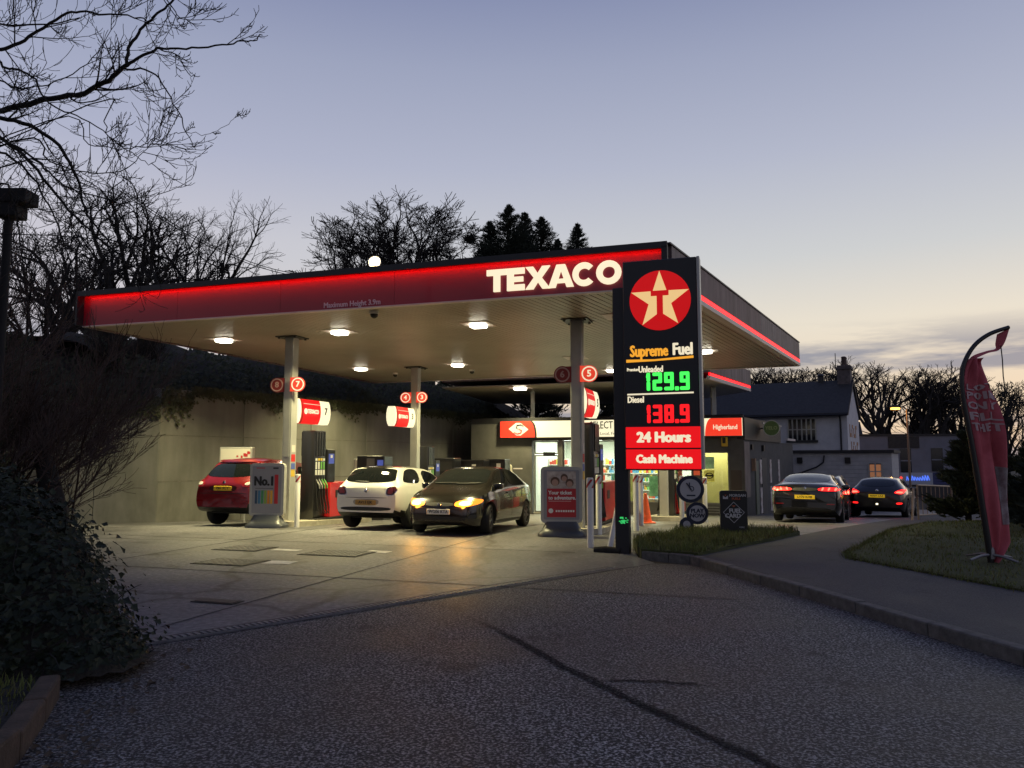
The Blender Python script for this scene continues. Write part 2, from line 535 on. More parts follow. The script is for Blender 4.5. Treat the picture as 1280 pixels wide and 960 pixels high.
M['disc_lit'] = glow_mat('lit_number_disc', (0.95, 0.07, 0.03), 0.75)
M['disc_dull'] = mat('dull_number_disc', (0.24, 0.02, 0.022), 0.5)
M['ring_dull'] = mat('dull_number_ring', (0.5, 0.32, 0.3), 0.5)
M['shopwall'] = mat('dark_grey_render', (0.085, 0.082, 0.08), 0.85, var=0.18, scale=2, bump=0.3, bscale=30)
M['shopframe'] = mat('aluminium_frame', (0.22, 0.22, 0.21), 0.4, 0.6)
M['glass'] = mat('window_glass', (0.01, 0.012, 0.014), 0.04, spec=0.6)
M['carglass'] = mat('car_glass', (0.006, 0.008, 0.009), 0.03, spec=0.7)
def clear_glass():
    m = bpy.data.materials.new('clear_glass'); m.use_nodes = True
    nt = m.node_tree; nt.nodes.clear()
    o = nt.nodes.new('ShaderNodeOutputMaterial'); t = nt.nodes.new('ShaderNodeBsdfTransparent'); g = nt.nodes.new('ShaderNodeBsdfGlossy')
    g.inputs['Roughness'].default_value = 0.02
    t.inputs[0].default_value = (0.9, 0.93, 0.92, 1)
    f = nt.nodes.new('ShaderNodeFresnel'); f.inputs[0].default_value = 1.45
    x = nt.nodes.new('ShaderNodeMixShader')
    nt.links.new(f.outputs[0], x.inputs[0]); nt.links.new(t.outputs[0], x.inputs[1]); nt.links.new(g.outputs[0], x.inputs[2])
    nt.links.new(x.outputs[0], o.inputs[0])
    return m
M['clear'] = clear_glass()

# ------------------------------------------------------------------ the setting: ground
A18 = R(18); EX = Vector((math.cos(A18), -math.sin(A18))); EY = Vector((math.sin(A18), math.cos(A18)))
NC = Vector((2.78, 13.4))                     # the canopy's near corner in plan
def CL(x, y):
    """canopy-aligned plan coordinates to world"""
    p = NC + EX * x + EY * y
    return p.x, p.y
def CLZ(x, y, z=0.0):
    p = CL(x, y)
    return (p[0], p[1], gz(*p) + z)

g = MB()
g.sheet([(-60, -6), (60, -6), (60, 75), (-60, 75)], lambda x, y: gz(x, y) - 0.03, 3.0)
g.add([(-1500, -1500, -1.6), (1500, -1500, -1.6), (1500, 1500, -1.6), (-1500, 1500, -1.6)], [(0, 1, 2, 3)])
g.build('ground', M['soil'], kind='structure')

DR0 = Vector((-6.05, 3.90)); DR1 = Vector((1.62, 11.43))        # drain line between road and forecourt
road = MB()
road.sheet([(-7.5, -3), (6.0, -3), (4.35, 3.4), (3.97, 6.14), (3.36, 9.17), (2.72, 11.85), (2.2, 12.0), (1.62, 11.43), (-6.05, 3.9), (-7.5, 2.5)], lambda x, y: -0.004, 2.0)
road.build('road', M['asphalt'], kind='structure')

fc = MB()
fc.sheet([(-6.05, 3.9), (1.62, 11.43), (2.2, 12.0), (2.05, 12.7), (2.2, 14.2), (3.6, 16.6), (5.2, 17.05), (5.95, 16.1), (8.0, 18.6), (13.5, 26.5), (24, 42), (20, 48), (-14, 48), (-17, 22), (-12, 12)],
         lambda x, y: gz(x, y), 1.0)
forecourt = fc.build('forecourt', M['concrete'], kind='structure')
# slab joints: thin recessed-looking bitumen strips in a grid along the canopy axes
jm = mat('joint_bitumen', (0.045, 0.043, 0.042), 0.8)
def strip(p0, p1, w, h=0.004, zf=gz):
    p0 = Vector(p0); p1 = Vector(p1); n = max(1, int((p1 - p0).length / 1.0)); t = (p1 - p0).normalized(); s = Vector((-t.y, t.x)) * w / 2
    v = []; f = []
    for i in range(n + 1):
        c = p0.lerp(p1, i / n)
        for q in (c - s, c + s):
            v.append((q.x, q.y, zf(q.x, q.y) + h))
        if i:
            f.append((2 * i - 2, 2 * i, 2 * i + 1, 2 * i - 1))
    return v, f
for a, b_ in (((-13, -4.3), (1.2, -4.3)), ((-13, -0.6), (-1.6, -0.6)), ((-13, 6.5), (2.2, 6.5)), ((-12.8, -6), (-12.8, 12)), ((-8.3, -8.5), (-8.3, 12)), ((-4.0, -7.5), (-4.0, 12))):
    p0 = CL(*a); p1 = CL(*b_)
    v, f = strip(p0, p1, 0.03)
    MB().add(v, f).build('slab_joint', jm, parent=forecourt)

# slotted drain channel along the road edge
dv = (DR1 - DR0).normalized(); dn = Vector((-dv.y, dv.x))
drain = thing('drain_channel', 'long slotted metal drain channel between the road and the forecourt', 'drain')
mb = MB(); v, f = strip(DR0 + dn * 0.14, DR1 + dn * 0.14, 0.26, 0.004, lambda x, y: 0.0); mb.add(v, f)
mb.build('channel_edging', mat('drain_edging', (0.10, 0.095, 0.09), 0.85, var=0.3, scale=5), parent=drain)
mb = MB(); Ld = (DR1 - DR0).length
i = 0
while i * 0.062 < Ld - 0.1:
    c = DR0 + dn * 0.14 + dv * (0.05 + i * 0.062)
    q = [c - dv * 0.017 - dn * 0.055, c + dv * 0.017 - dn * 0.055, c + dv * 0.017 + dn * 0.055, c - dv * 0.017 + dn * 0.055]
    mb.prism([(p.x, p.y) for p in q], 0.004, 0.012, axis='z')
    i += 1
mb.build('grating_bars', M['galv'], parent=drain, kind='stuff')

# tar seams and patches on the road
def tar_mat():
    """worn tar: dense along the middle of the seam, crumbling away to its edges"""
    m = mat('tar_seam', (0.014, 0.0136, 0.0145), 0.95, var=0.5, scale=9, bump=1.0, bscale=45, spec=0.15)
    nt = m.node_tree; L = nt.links.new
    at_ = nt.nodes.new('ShaderNodeAttribute'); at_.attribute_name = 'fade'
    co = nt.nodes.new('ShaderNodeTexCoord'); n = nt.nodes.new('ShaderNodeTexNoise'); n.inputs['Scale'].default_value = 38; n.inputs['Detail'].default_value = 4
    L(co.outputs['Object'], n.inputs['Vector'])
    ad = nt.nodes.new('ShaderNodeMath'); ad.operation = 'ADD'; L(at_.outputs['Fac'], ad.inputs[0]); L(n.outputs['Fac'], ad.inputs[1])
    mr = nt.nodes.new('ShaderNodeMapRange'); mr.inputs['From Min'].default_value = 0.72; mr.inputs['From Max'].default_value = 1.25; mr.inputs['To Max'].default_value = 0.68
    L(ad.outputs[0], mr.inputs['Value']); L(mr.outputs[0], nt.nodes['Principled BSDF'].inputs['Alpha'])
    return m
tar = tar_mat()
def seam(pts, w0, name, label):
    v = []; f = []; fade = []
    P_ = []
    for a, b_ in zip(pts, pts[1:]):
        for k in range(14):
            P_.append(Vector(a).lerp(Vector(b_), k / 14))
    P_.append(Vector(pts[-1]))
    for i, c in enumerate(P_):
        t = (P_[min(i + 1, len(P_) - 1)] - P_[max(0, i - 1)]).normalized(); s = Vector((-t.y, t.x))
        jig = s * rnd.uniform(-0.012, 0.012)
        w = w0 * rnd.uniform(0.75, 1.15); e = min(1.0, 5.0 * min(i, len(P_) - 1 - i) / len(P_))
        for q, fd in ((c + jig - s * w, 0.0), (c + jig - s * w * 0.3, 0.8), (c + jig + s * w * 0.3, 0.8), (c + jig + s * w, 0.0)):
            v.append((q.x, q.y, 0.001)); fade.append(fd * e)
        if i:
            for k in range(3):
                f.append((4 * i - 4 + k, 4 * i + k, 4 * i + k + 1, 4 * i - 3 + k))
    o = MB().add(v, f).build(name, tar, label=label, cat='road seam')
    at_ = o.data.attributes.new('fade', 'FLOAT', 'POINT'); at_.data.foreach_set('value', fade)
    return o
seam([(-0.60, 8.35), (0.02, 7.05), (0.40, 6.10), (0.85, 5.20), (1.30, 4.30), (1.75, 3.2)], 0.075, 'tar_seam', 'dark tar seam running diagonally across the near road')
seam([(0.55, 5.75), (1.05, 5.72), (1.45, 5.60)], 0.045, 'tar_seam', 'short dark tar patch branching off the diagonal seam')

# footway, verge and lawn
def fz(x, y):
    t = min(1, max(0, (16.8 - y) / 3.2)); t = t * t * (3 - 2 * t)
    return gz(x, y) + 0.012 + 0.098 * t
KERB = [(4.9, -2.0), (4.42, 2.9), (3.97, 6.14), (3.36, 9.17), (2.80, 11.7), (2.72, 11.95), (2.45, 12.25), (2.08, 12.62)]
fw = MB()
fw.sheet([(5.05, -2.0), (4.57, 2.9), (4.12, 6.16), (3.51, 9.2), (2.95, 11.75), (2.86, 12.0), (4.75, 14.2), (5.95, 16.1), (8.0, 18.6), (13.5, 26.5), (24, 42), (30, 42), (16, 25.5), (10.3, 19.4), (8.2, 17.0), (6.3, 13.8), (5.25, 12.3), (5.02, 11.7), (5.75, 8.8), (7.4, 5.6), (9, 2)], fz, 1.0)
fw.build('footway', M['path'], kind='structure')
lawn_poly = [(5.02, 11.7), (5.25, 12.3), (6.3, 13.8), (8.2, 17.0), (10.3, 19.4), (13.0, 22.0), (30, 22), (30, 2), (9.0, 2), (7.4, 5.6), (5.75, 8.8)]
def lz(x, y):
    return fz(x, y) + 0.012 + 0.10 * math.sin(x * 0.9 + 1) * math.sin(y * 0.6) * min(1, max(0, (x - 5.5) / 3))
lw = MB(); lw.sheet(lawn_poly, lambda x, y: max(lz(x, y), fz(x, y) + 0.02), 0.8)
for i in range(len(lawn_poly)):
    a, b_ = lawn_poly[i], lawn_poly[(i + 1) % len(lawn_poly)]
    k = max(1, int(math.dist(a, b_) / 0.5))
    for j in range(k):
        p = (a[0] + (b_[0] - a[0]) * j / k, a[1] + (b_[1] - a[1]) * j / k); q = (a[0] + (b_[0] - a[0]) * (j + 1) / k, a[1] + (b_[1] - a[1]) * (j + 1) / k)
        h = lambda u: max(lz(*u), fz(*u) + 0.02)
        lw.add([(p[0], p[1], fz(*p) - 0.1), (q[0], q[1], fz(*q) - 0.1), (q[0], q[1], h(q)), (p[0], p[1], h(p))], [(0, 1, 2, 3)])
lw.build('lawn', M['turf'], kind='structure')
verge_poly = [(2.08, 12.62), (2.86, 12.0), (4.75, 14.2), (5.95, 16.1), (5.2, 17.05), (3.6, 16.6), (2.2, 14.2)]
def vz(x, y):
    return max(fz(x, y) + 0.03, 0.09) + 0.03 * math.sin(3 * x) * math.sin(2.3 * y)
vg = MB(); vg.sheet(verge_poly, vz, 0.4)
# skirt so the verge stands on the ground
n = len(verge_poly)
for i in range(n):
    a, b_ = verge_poly[i], verge_poly[(i + 1) % n]
    vg.add([(a[0], a[1], -0.03 + gz(*a)), (b_[0], b_[1], -0.03 + gz(*b_)), (b_[0], b_[1], vz(*b_)), (a[0], a[1], vz(*a))], [(0, 1, 2, 3)])
vg.build('verge', M['turf'], kind='structure')

def inside(p, poly):
    c = False; j = len(poly) - 1
    for i in range(len(poly)):
        a, b_ = poly[i], poly[j]
        if (a[1] > p[1]) != (b_[1] > p[1]) and p[0] < (b_[0] - a[0]) * (p[1] - a[1]) / (b_[1] - a[1]) + a[0]:
            c = not c
        j = i
    return c
def grass(name, label, poly, zf, count, hmin, hmax, wid, ymax=99, xmax=99):
    mb = MB(); xs = [p[0] for p in poly]; ys = [p[1] for p in poly]
    k = 0
    while k < count:
        x = rnd.uniform(min(xs), min(xmax, max(xs))); y = rnd.uniform(min(ys), min(ymax, max(ys)))
        if not inside((x, y), poly):
            continue
        clump = 0.5 + 0.5 * math.sin(x * 5.1 + 2 * math.sin(y * 3.7)) * math.sin(y * 4.3 + x)
        if rnd.random() > 0.35 + 0.65 * clump:
            continue
        k += 1
        h = rnd.uniform(hmin, hmax) * (0.6 + 0.6 * clump); a = rnd.uniform(0, 6.28); w = wid * rnd.uniform(0.7, 1.4)
        lx, ly = rnd.uniform(-0.6, 0.6) * h, rnd.uniform(-0.6, 0.6) * h; z = zf(x, y) - 0.01
        dx, dy = w * math.cos(a), w * math.sin(a)
        mb.add([(x - dx, y - dy, z), (x + dx, y + dy, z), (x + dx * 0.6 + lx * 0.4, y + dy * 0.6 + ly * 0.4, z + h * 0.6), (x - dx * 0.6 + lx * 0.4, y - dy * 0.6 + ly * 0.4, z + h * 0.6), (x + lx, y + ly, z + h)],
               [(0, 1, 2, 3), (3, 2, 4)], 0 if rnd.random() < 0.7 else 1)
    return mb.build(name, [M['blade'], M['grass_dry']], label=label, cat='grass', kind='stuff')
grass('verge_grass', 'rough green and straw coloured grass on the verge around the price sign', verge_poly, vz, 9000, 0.06, 0.17, 0.006)
edge_strip = []
for a, b_ in zip(lawn_poly[:5], lawn_poly[1:5]): edge_strip.append((a, b_))
edge_strip += [(lawn_poly[0], lawn_poly[-1]), (lawn_poly[-1], lawn_poly[-2]), (lawn_poly[-2], lawn_poly[-3])]
mbE = MB()
for a, b_ in edge_strip:
    for k in range(int(math.dist(a, b_) * 260)):
        t = rnd.random(); x = a[0] + (b_[0] - a[0]) * t + rnd.gauss(0.02, 0.04); y = a[1] + (b_[1] - a[1]) * t + rnd.gauss(0, 0.04); z = fz(x, y)
        h = rnd.uniform(0.03, 0.10); an = rnd.uniform(0, 6.28); w = 0.006; lx, ly = rnd.uniform(-.9, .9) * h, rnd.uniform(-1.1, .5) * h; dx, dy = w * math.cos(an), w * math.sin(an)
        mbE.add([(x - dx, y - dy, z), (x + dx, y + dy, z), (x + lx, y + ly, z + h)], [(0, 1, 2)], 0 if rnd.random() < 0.7 else 1)
mbE.build('edge_grass', [M['blade'], M['grass_dry']], label='ragged grass along the edge of the lawn', cat='grass', kind='stuff')
grass('lawn_grass', 'short rough grass of the lawn under the feather flag', lawn_poly, lambda x, y: max(lz(x, y), fz(x, y) + 0.02), 26000, 0.03, 0.085, 0.007, ymax=21, xmax=16)

# kerbstones: one object each
kerb = thing('kerb', 'grey kerbstone line curving between the road and the footway', 'kerb')
kp = []
for a, b_ in zip(KERB, KERB[1:]):
    a = Vector(a); b_ = Vector(b_); m_ = max(1, round((b_ - a).length / 0.9))
    for k in range(m_):
        kp.append(a.lerp(b_, k / m_))
kp.append(Vector(KERB[-1]))
for i in range(len(kp) - 1):
    a, b_ = kp[i], kp[i + 1]; t = (b_ - a).normalized(); s = Vector((t.y, -t.x)); L_ = (b_ - a).length
    mb = MB(); mb.bbox(0.004, L_ - 0.004, -0.145, 0.0, -0.05, 0.118 + rnd.uniform(-0.006, 0.006), 0.018)
    Mx = Matrix(((t.x, -s.x, 0, a.x), (t.y, -s.y, 0, a.y), (0, 0, 1, 0), (0, 0, 0, 1)))
    mb.build('kerbstone', M['kerb'], parent=kerb, M=Mx)

# painted marks and covers on the forecourt
def cover(px, py, w, d, label, chequer=True):
    t = thing('manhole_cover', label, 'manhole cover', (px, py, gz(px, py) + 0.004), -A18, group='covers set in the forecourt')
    MB().box(-w / 2, w / 2, -d / 2, d / 2, 0, 0.006).build('rim', M['darkmetal'], parent=t)
    MB().box(-w / 2 + 0.03, w / 2 - 0.03, -d / 2 + 0.03, d / 2 - 0.03, 0.006, 0.010).build('plate', M['darkmetal'], parent=t)
    if chequer:
        mb = MB()
        nx = int(w / 0.12); ny = int(d / 0.12)
        for i in range(nx):
            for j in range(ny):
                cx = -w / 2 + 0.08 + i * 0.12; cy = -d / 2 + 0.08 + j * 0.12
                mb.box(cx - 0.035, cx + 0.035, cy - 0.02, cy + 0.02, 0.010, 0.014)
        mb.build('treads', M['galv'], parent=t, kind='stuff')
    return t
cover(-4.35, 12.1, 0.95, 0.7, 'chequered metal cover beside the bright white paint stripe')
cover(-4.75, 13.9, 0.9, 0.7, 'chequered metal cover furthest towards the retaining wall')
cover(-2.95, 13.2, 1.1, 0.75, 'pale chequered metal cover in front of the white hatchback')
cover(-3.3, 8.8, 0.55, 0.22, 'small dark cover close to the drain channel', False)
def paint(p0, p1, w, label):
    v, f = strip(p0, p1, w, 0.0045)
    MB().add(v, f).build('paint_stripe', mat('road_paint', (0.55, 0.54, 0.50), 0.6, var=0.25, scale=6), label=label, cat='paint stripe')
paint((-3.80, 12.10), (-3.36, 12.02), 0.34, 'short white painted stripe next to a chequered cover')
paint((-4.2, 13.75), (-3.7, 13.6), 0.22, 'worn white painted stripe behind the bright one')
paint((-2.5, 13.5), (-2.1, 13.35), 0.25, 'worn white painted stripe before the white hatchback')

# ------------------------------------------------------------------ left bank, wall and hedge
wall = thing('retaining_wall', 'tall stained concrete retaining wall behind the pumps with ivy along its top', 'wall')
W0 = Vector((-9.85, 21.5)); W1 = Vector((-1.2, 37.0)); WL = Vector((-14.5, 20.3)); WTOP = 3.55
wd = (W1 - W0); wlen = wd.length; wd.normalize(); wnrm = Vector((-wd.y, wd.x))          # points to the bank
npan = 6
for i in range(npan):
    L_ = wlen / npan
    mb = MB(); mb.bbox(0.006, L_ - 0.006, 0.0, 0.35, -1.6, WTOP + rnd.uniform(-0.02, 0.02), 0.012, seg=1)
    # shuttering courses proud of each other by a little
    a = W0 + wd * (i * L_)
    Mx = Matrix(((wd.x, wnrm.x, 0, a.x), (wd.y, wnrm.y, 0, a.y), (0, 0, 1, 0), (0, 0, 0, 1)))
    mb.build('wall_panel', M['wall'], parent=wall, M=Mx)
    for zc in (0.95, 2.25):
        MB().box(0.0, L_, -0.006, 0.0, zc - 0.012, zc + 0.012).build('shutter_line', mat('shutter_line', (0.13, 0.125, 0.11), 0.9, var=0.3, scale=3), parent=wall, M=Mx)
wd2 = (WL - W0); w2 = wd2.length; wd2.normalize(); wn2 = Vector((wd2.y, -wd2.x))
Mx = Matrix(((wd2.x, wn2.x, 0, W0.x), (wd2.y, wn2.y, 0, W0.y), (0, 0, 1, 0), (0, 0, 0, 1)))
for i in range(3):
    MB().bbox(i * w2 / 3 + 0.006, (i + 1) * w2 / 3 - 0.006, 0.0, 0.35, -1.0, WTOP - 0.3, 0.012, seg=1).build('wall_panel', M['wall'], parent=wall, M=Mx)

# bank rising behind the wall (terrain)
bank = MB()
def bankpt(s, d):
    if s < 0:
        base = W0 + wd2 * (-s); nn = wn2
        k = min(1, -s / 1.5); nn = (wnrm * (1 - k) + wn2 * k).normalized()
    else:
        base = W0 + wd * s; nn = wnrm
    p = base + nn * (0.2 + d)
    z = (WTOP - 0.35) + min(d * 0.55, 2.3) + max(0, d - 4) * 0.05 + 0.25 * math.sin(s * 1.3 + d) * min(1, d)
    return (p.x, p.y, z)
ss_ = [-14 + k * 1.0 for k in range(39)]
ds_ = [0, 0.5, 1, 1.8, 2.8, 4, 6, 9, 14, 22]
for s in ss_:
    for d in ds_:
        bank.v.append(bankpt(s, d))
nd = len(ds_)
for i in range(len(ss_) - 1):
    for j in range(nd - 1):
        bank.f.append((i * nd + j, (i + 1) * nd + j, (i + 1) * nd + j + 1, i * nd + j + 1)); bank.m.append(0)
bank.build('bank', M['soil'], kind='structure', smooth=60)

def leaf(mb, p, nrm, size, mi=0, shape='ivy'):
    nrm = Vector(nrm)
    if nrm.length < 1e-6:
        nrm = Vector((0, 0, 1))
    nrm.normalize()
    a = nrm.cross(Vector((rnd.uniform(-1, 1), rnd.uniform(-1, 1), rnd.uniform(-1, 1))))
    if a.length < 1e-3:
        a = nrm.orthogonal()
    a.normalize(); b_ = nrm.cross(a); p = Vector(p)
    if shape == 'ivy':
        o2 = [(0, -0.55), (0.52, -0.25), (0.30, 0.08), (0.0, 0.62), (-0.30, 0.08), (-0.52, -0.25)]
    else:
        o2 = [(0, -0.6), (0.28, 0), (0, 0.6), (-0.28, 0)]
    vs_ = [p + a * (u * size) + b_ * (w_ * size) + nrm * (abs(u) * size * 0.25) for u, w_ in o2]
    k = len(vs_)
    mb.add(vs_, [(0, 1, 2, 3), (0, 3, 4, 5)] if k == 6 else [(0, 1, 2), (0, 2, 3)], mi)

mb = MB()
for k in range(22000):
    s = rnd.uniform(-13, 22); d = abs(rnd.gauss(0, 1.5))
    x, y, z = bankpt(s, d)
    leaf(mb, (x, y, z + abs(rnd.gauss(0.08, 0.12)) + 0.12 * math.sin(s * 2.1) ** 2), (rnd.uniform(-0.5, 0.9), -0.9, rnd.uniform(0.1, 0.8)), rnd.uniform(0.07, 0.15), 0, 'ivy')
for k in range(7000):
    s = rnd.uniform(-5, 18)
    drop = abs(rnd.gauss(0, 0.13)) * (1.0 + 1.2 * max(0, math.sin(s * 1.7 + 0.6)) ** 3) + (0.5 * rnd.random() if s < 1 else 0)
    if s < 0:
        base = W0 + wd2 * (-s); nn = wn2; tz = WTOP - 0.3
    else:
        base = W0 + wd * s; nn = wnrm; tz = WTOP
    p = base - nn * rnd.uniform(0.02, 0.12)
    leaf(mb, (p.x, p.y, tz - drop + 0.12), (-nn.x + rnd.uniform(-.4, .4), -nn.y, rnd.uniform(0, 0.6)), rnd.uniform(0.06, 0.12), 0, 'ivy')
mb.build('bank_ivy', M['ivy_far'], label='dark ivy and scrub covering the bank and hanging over the retaining wall', cat='ivy', kind='stuff')

# ------------------------------------------------------------------ near left ivy mound and kerb
edge = thing('edging_kerb', 'mossy brown stone edging at the bottom left corner of the road', 'kerb')
ek = [Vector((-2.42, 3.3)), Vector((-2.62, 4.27)), Vector((-2.84, 4.85)), Vector((-3.06, 5.38))]
for a, b_ in zip(ek, ek[1:]):
    t = (b_ - a).normalized(); s = Vector((-t.y, t.x)); L_ = (b_ - a).length
    Mx = Matrix(((t.x, s.x, 0, a.x), (t.y, s.y, 0, a.y), (0, 0, 1, 0), (0, 0, 0, 1)))
    MB().bbox(0.005, L_ - 0.005, 0, 0.13, -0.05, 0.16 + rnd.uniform(-0.015, 0.015), 0.02).build('edging_stone', M['kerb_red'], parent=edge, M=Mx)
bed_poly = [(-2.55, 3.3), (-2.75, 4.29), (-2.97, 4.87), (-3.18, 5.42), (-3.05, 6.05), (-3.7, 6.75), (-4.7, 7.5), (-6.2, 8.6), (-9.5, 10.5), (-13, 12), (-13, 2.5)]
bed = MB(); bed.sheet(bed_poly, lambda x, y: 0.10 + 0.03 * math.sin(4 * x + y), 0.6)
bed.build('planting_bed', M['soil'], kind='structure')
grass('bed_grass', 'sparse green grass behind the brown edging stones at bottom left', [(-2.56, 3.3), (-2.98, 4.9), (-3.2, 5.4), (-4.4, 5.6), (-4.4, 3.3)], lambda x, y: 0.1, 2600, 0.03, 0.10, 0.005)

def mound_h(x, y):
    # ivy heap: highest along a ridge running from the corner away to the left
    h = 0.0
    for cx, cy, r, hh in ((-3.62, 6.15, 0.62, 0.42), (-3.95, 6.35, 0.72, 0.80), (-4.35, 6.55, 0.85, 1.12), (-4.9, 6.9, 1.1, 1.30), (-3.30, 5.98, 0.48, 0.20), (-4.3, 5.7, 0.8, 0.5), (-5.9, 7.4, 1.5, 1.55), (-5.2, 6.0, 0.9, 0.7), (-7.4, 8.2, 1.7, 1.7)):
        d = math.hypot(x - cx, y - cy) / r
        if d < 1:
            h = max(h, hh * (1 - d * d) ** 0.6)
    return h
mb = MB(); core = MB()
N_ = 60
gx = [-8.6 + 6.2 * i / N_ for i in range(N_ + 1)]; gy = [4.9 + 6.2 * j / N_ for j in range(N_ + 1)]
for x in gx:
    for y in gy:
        core.v.append((x, y, 0.06 + max(0, mound_h(x, y) - 0.06)))
for i in range(N_):
    for j in range(N_):
        if max(mound_h(gx[i], gy[j]), mound_h(gx[i + 1], gy[j + 1])) < 0.03:
            continue
        core.f.append((i * (N_ + 1) + j, (i + 1) * (N_ + 1) + j, (i + 1) * (N_ + 1) + j + 1, i * (N_ + 1) + j + 1)); core.m.append(0)
ivy = thing('ivy_mound', 'dark ivy covered mound at the left road edge', 'ivy', (0, 0, 0))
core.build('mound_core', M['soil'], parent=ivy, smooth=60)
cnt = 0
while cnt < 32000:
    x = rnd.uniform(-8.4, -2.5); y = rnd.uniform(5.0, 10.0)
    h = mound_h(x, y)
    if h < 0.02 and rnd.random() > (0.04 if x > -3.9 and y < 6.5 else 0.0):
        continue
    if h < 0.02 and (x > -2.75 or (y > 6.8 and x > -4.0)):
        continue
    e = 0.04
    gxn = (mound_h(x + e, y) - mound_h(x - e, y)) / (2 * e); gyn = (mound_h(x, y + e) - mound_h(x, y - e)) / (2 * e)
    nn = Vector((-gxn, -gyn, 1)).normalized()
    out = abs(rnd.gauss(0.03, 0.06)) + (0.22 * rnd.random() if rnd.random() < 0.15 else 0) + 0.07 * math.sin(9 * x + 3 * math.sin(7 * y)) * math.sin(8 * y)
    p = Vector((x, y, 0.06 + h)) + nn * out
    leaf(mb, p, nn + Vector((rnd.uniform(-.6, .6), rnd.uniform(-.9, .3), rnd.uniform(-.3, .5))), rnd.choice((0.022, 0.03, 0.035, 0.045, 0.065)) * rnd.uniform(0.8, 1.25), 0)
    cnt += 1
mb.build('ivy_leaves', M['ivy'], parent=ivy, kind='stuff')
stm = MB()
for k in range(90):
    x = rnd.uniform(-5.4, -3.1); y = 6.0 + rnd.uniform(-0.5, 1.0)
    h = mound_h(x, y)
    if h < 0.05: continue
    p = Vector((x, y, 0.1 + h)); d = Vector((rnd.uniform(-.6, .8), rnd.uniform(-1, .2), rnd.uniform(0.0, 0.9))).normalized(); pts = [p]
    for m_ in range(4):
        d = (d + Vector((rnd.uniform(-.3, .3), rnd.uniform(-.3, .3), -0.12))).normalized(); pts.append(pts[-1] + d * rnd.uniform(0.05, 0.11))
    stm.tube(pts, [0.006, 0.005, 0.004, 0.003, 0.002], 3, cap=False)
stm.build('ivy_stems', M['bark'], parent=ivy, kind='stuff')
# fallen leaves in the gutter
mb = MB()
for k in range(130):
    t = rnd.random(); x = -2.45 - 0.55 * t + rnd.gauss(0.12, 0.14); y = 3.6 + 2.7 * t + rnd.gauss(0, 0.15)
    if x < -2.5 - 0.5 * t:
        continue
    leaf(mb, (x, y, 0.012 + rnd.random() * 0.02), (rnd.uniform(-.4, .4), rnd.uniform(-.4, .4), 1), rnd.uniform(0.03, 0.06), 0)
mb.build('fallen_leaves', mat('dead_leaf', (0.06, 0.04, 0.022), 0.8, var=0.4, scale=9), label='dead leaves lying in the gutter beside the ivy', cat='leaves', kind='stuff')
# ------------------------------------------------------------------ trees
def grow(mbs, p, d, L, r, lvl, P, rg):
    """one limb and, along it, the limbs that leave it"""
    n = max(3, min(9, int(L / P['seg'][min(lvl, len(P['seg']) - 1)])))
    pts = [p.copy()]; rad = [r]
    d = d.normalized(); dirs = [d.copy()]
    end = P.get('taper', 0.45) if lvl < P['levels'] - 1 else 0.35
    for i in range(n):
        w = P['wob'] * (1 + 0.35 * lvl)
        d = d + Vector((rg.uniform(-w, w), rg.uniform(-w, w), rg.uniform(-w, w))) + Vector((0, 0, P['up'][min(lvl, len(P['up']) - 1)] / n))
        d.normalize()
        p = p + d * (L / n)
        pts.append(p.copy()); rad.append(max(P['rmin'], r * (1 - (1 - end) * (i + 1) / n))); dirs.append(d.copy())
    mb = mbs[0] if lvl <= P.get('trunk_lvl', 0) else mbs[1]
    mb.tube(pts, rad, 6 if lvl == 0 else (4 if lvl == 1 else 3), cap=False)
    if lvl >= P['levels']:
        return
    k = P['kids'][lvl]
    for j in range(k):
        t0 = P['start'][min(lvl, len(P['start']) - 1)]
        t = t0 + (1 - t0) * ((j + rg.random()) / k)
        if j == k - 1:
            t = 1.0
        q = t * n; i0 = min(n - 1, int(q)); pp = pts[i0].lerp(pts[i0 + 1], q - i0); dd = dirs[i0 + 1]
        a = R(rg.uniform(*P['ang'])) * (0.55 if t > 0.97 else 1.0)
        ax = dd.orthogonal().normalized(); ax = Matrix.Rotation(rg.uniform(0, 6.283), 3, dd) @ ax
        nd_ = Matrix.Rotation(a, 3, ax) @ dd
        ll = L * P['ratio'] * rg.uniform(0.65, 1.2) * (1.0 - 0.35 * t if lvl == 0 else 1.0)
        rr = max(P['rmin'], rad[i0 + 1] * rg.uniform(0.5, 0.75))
        grow(mbs, pp, nd_, ll, rr, lvl + 1, P, rg)

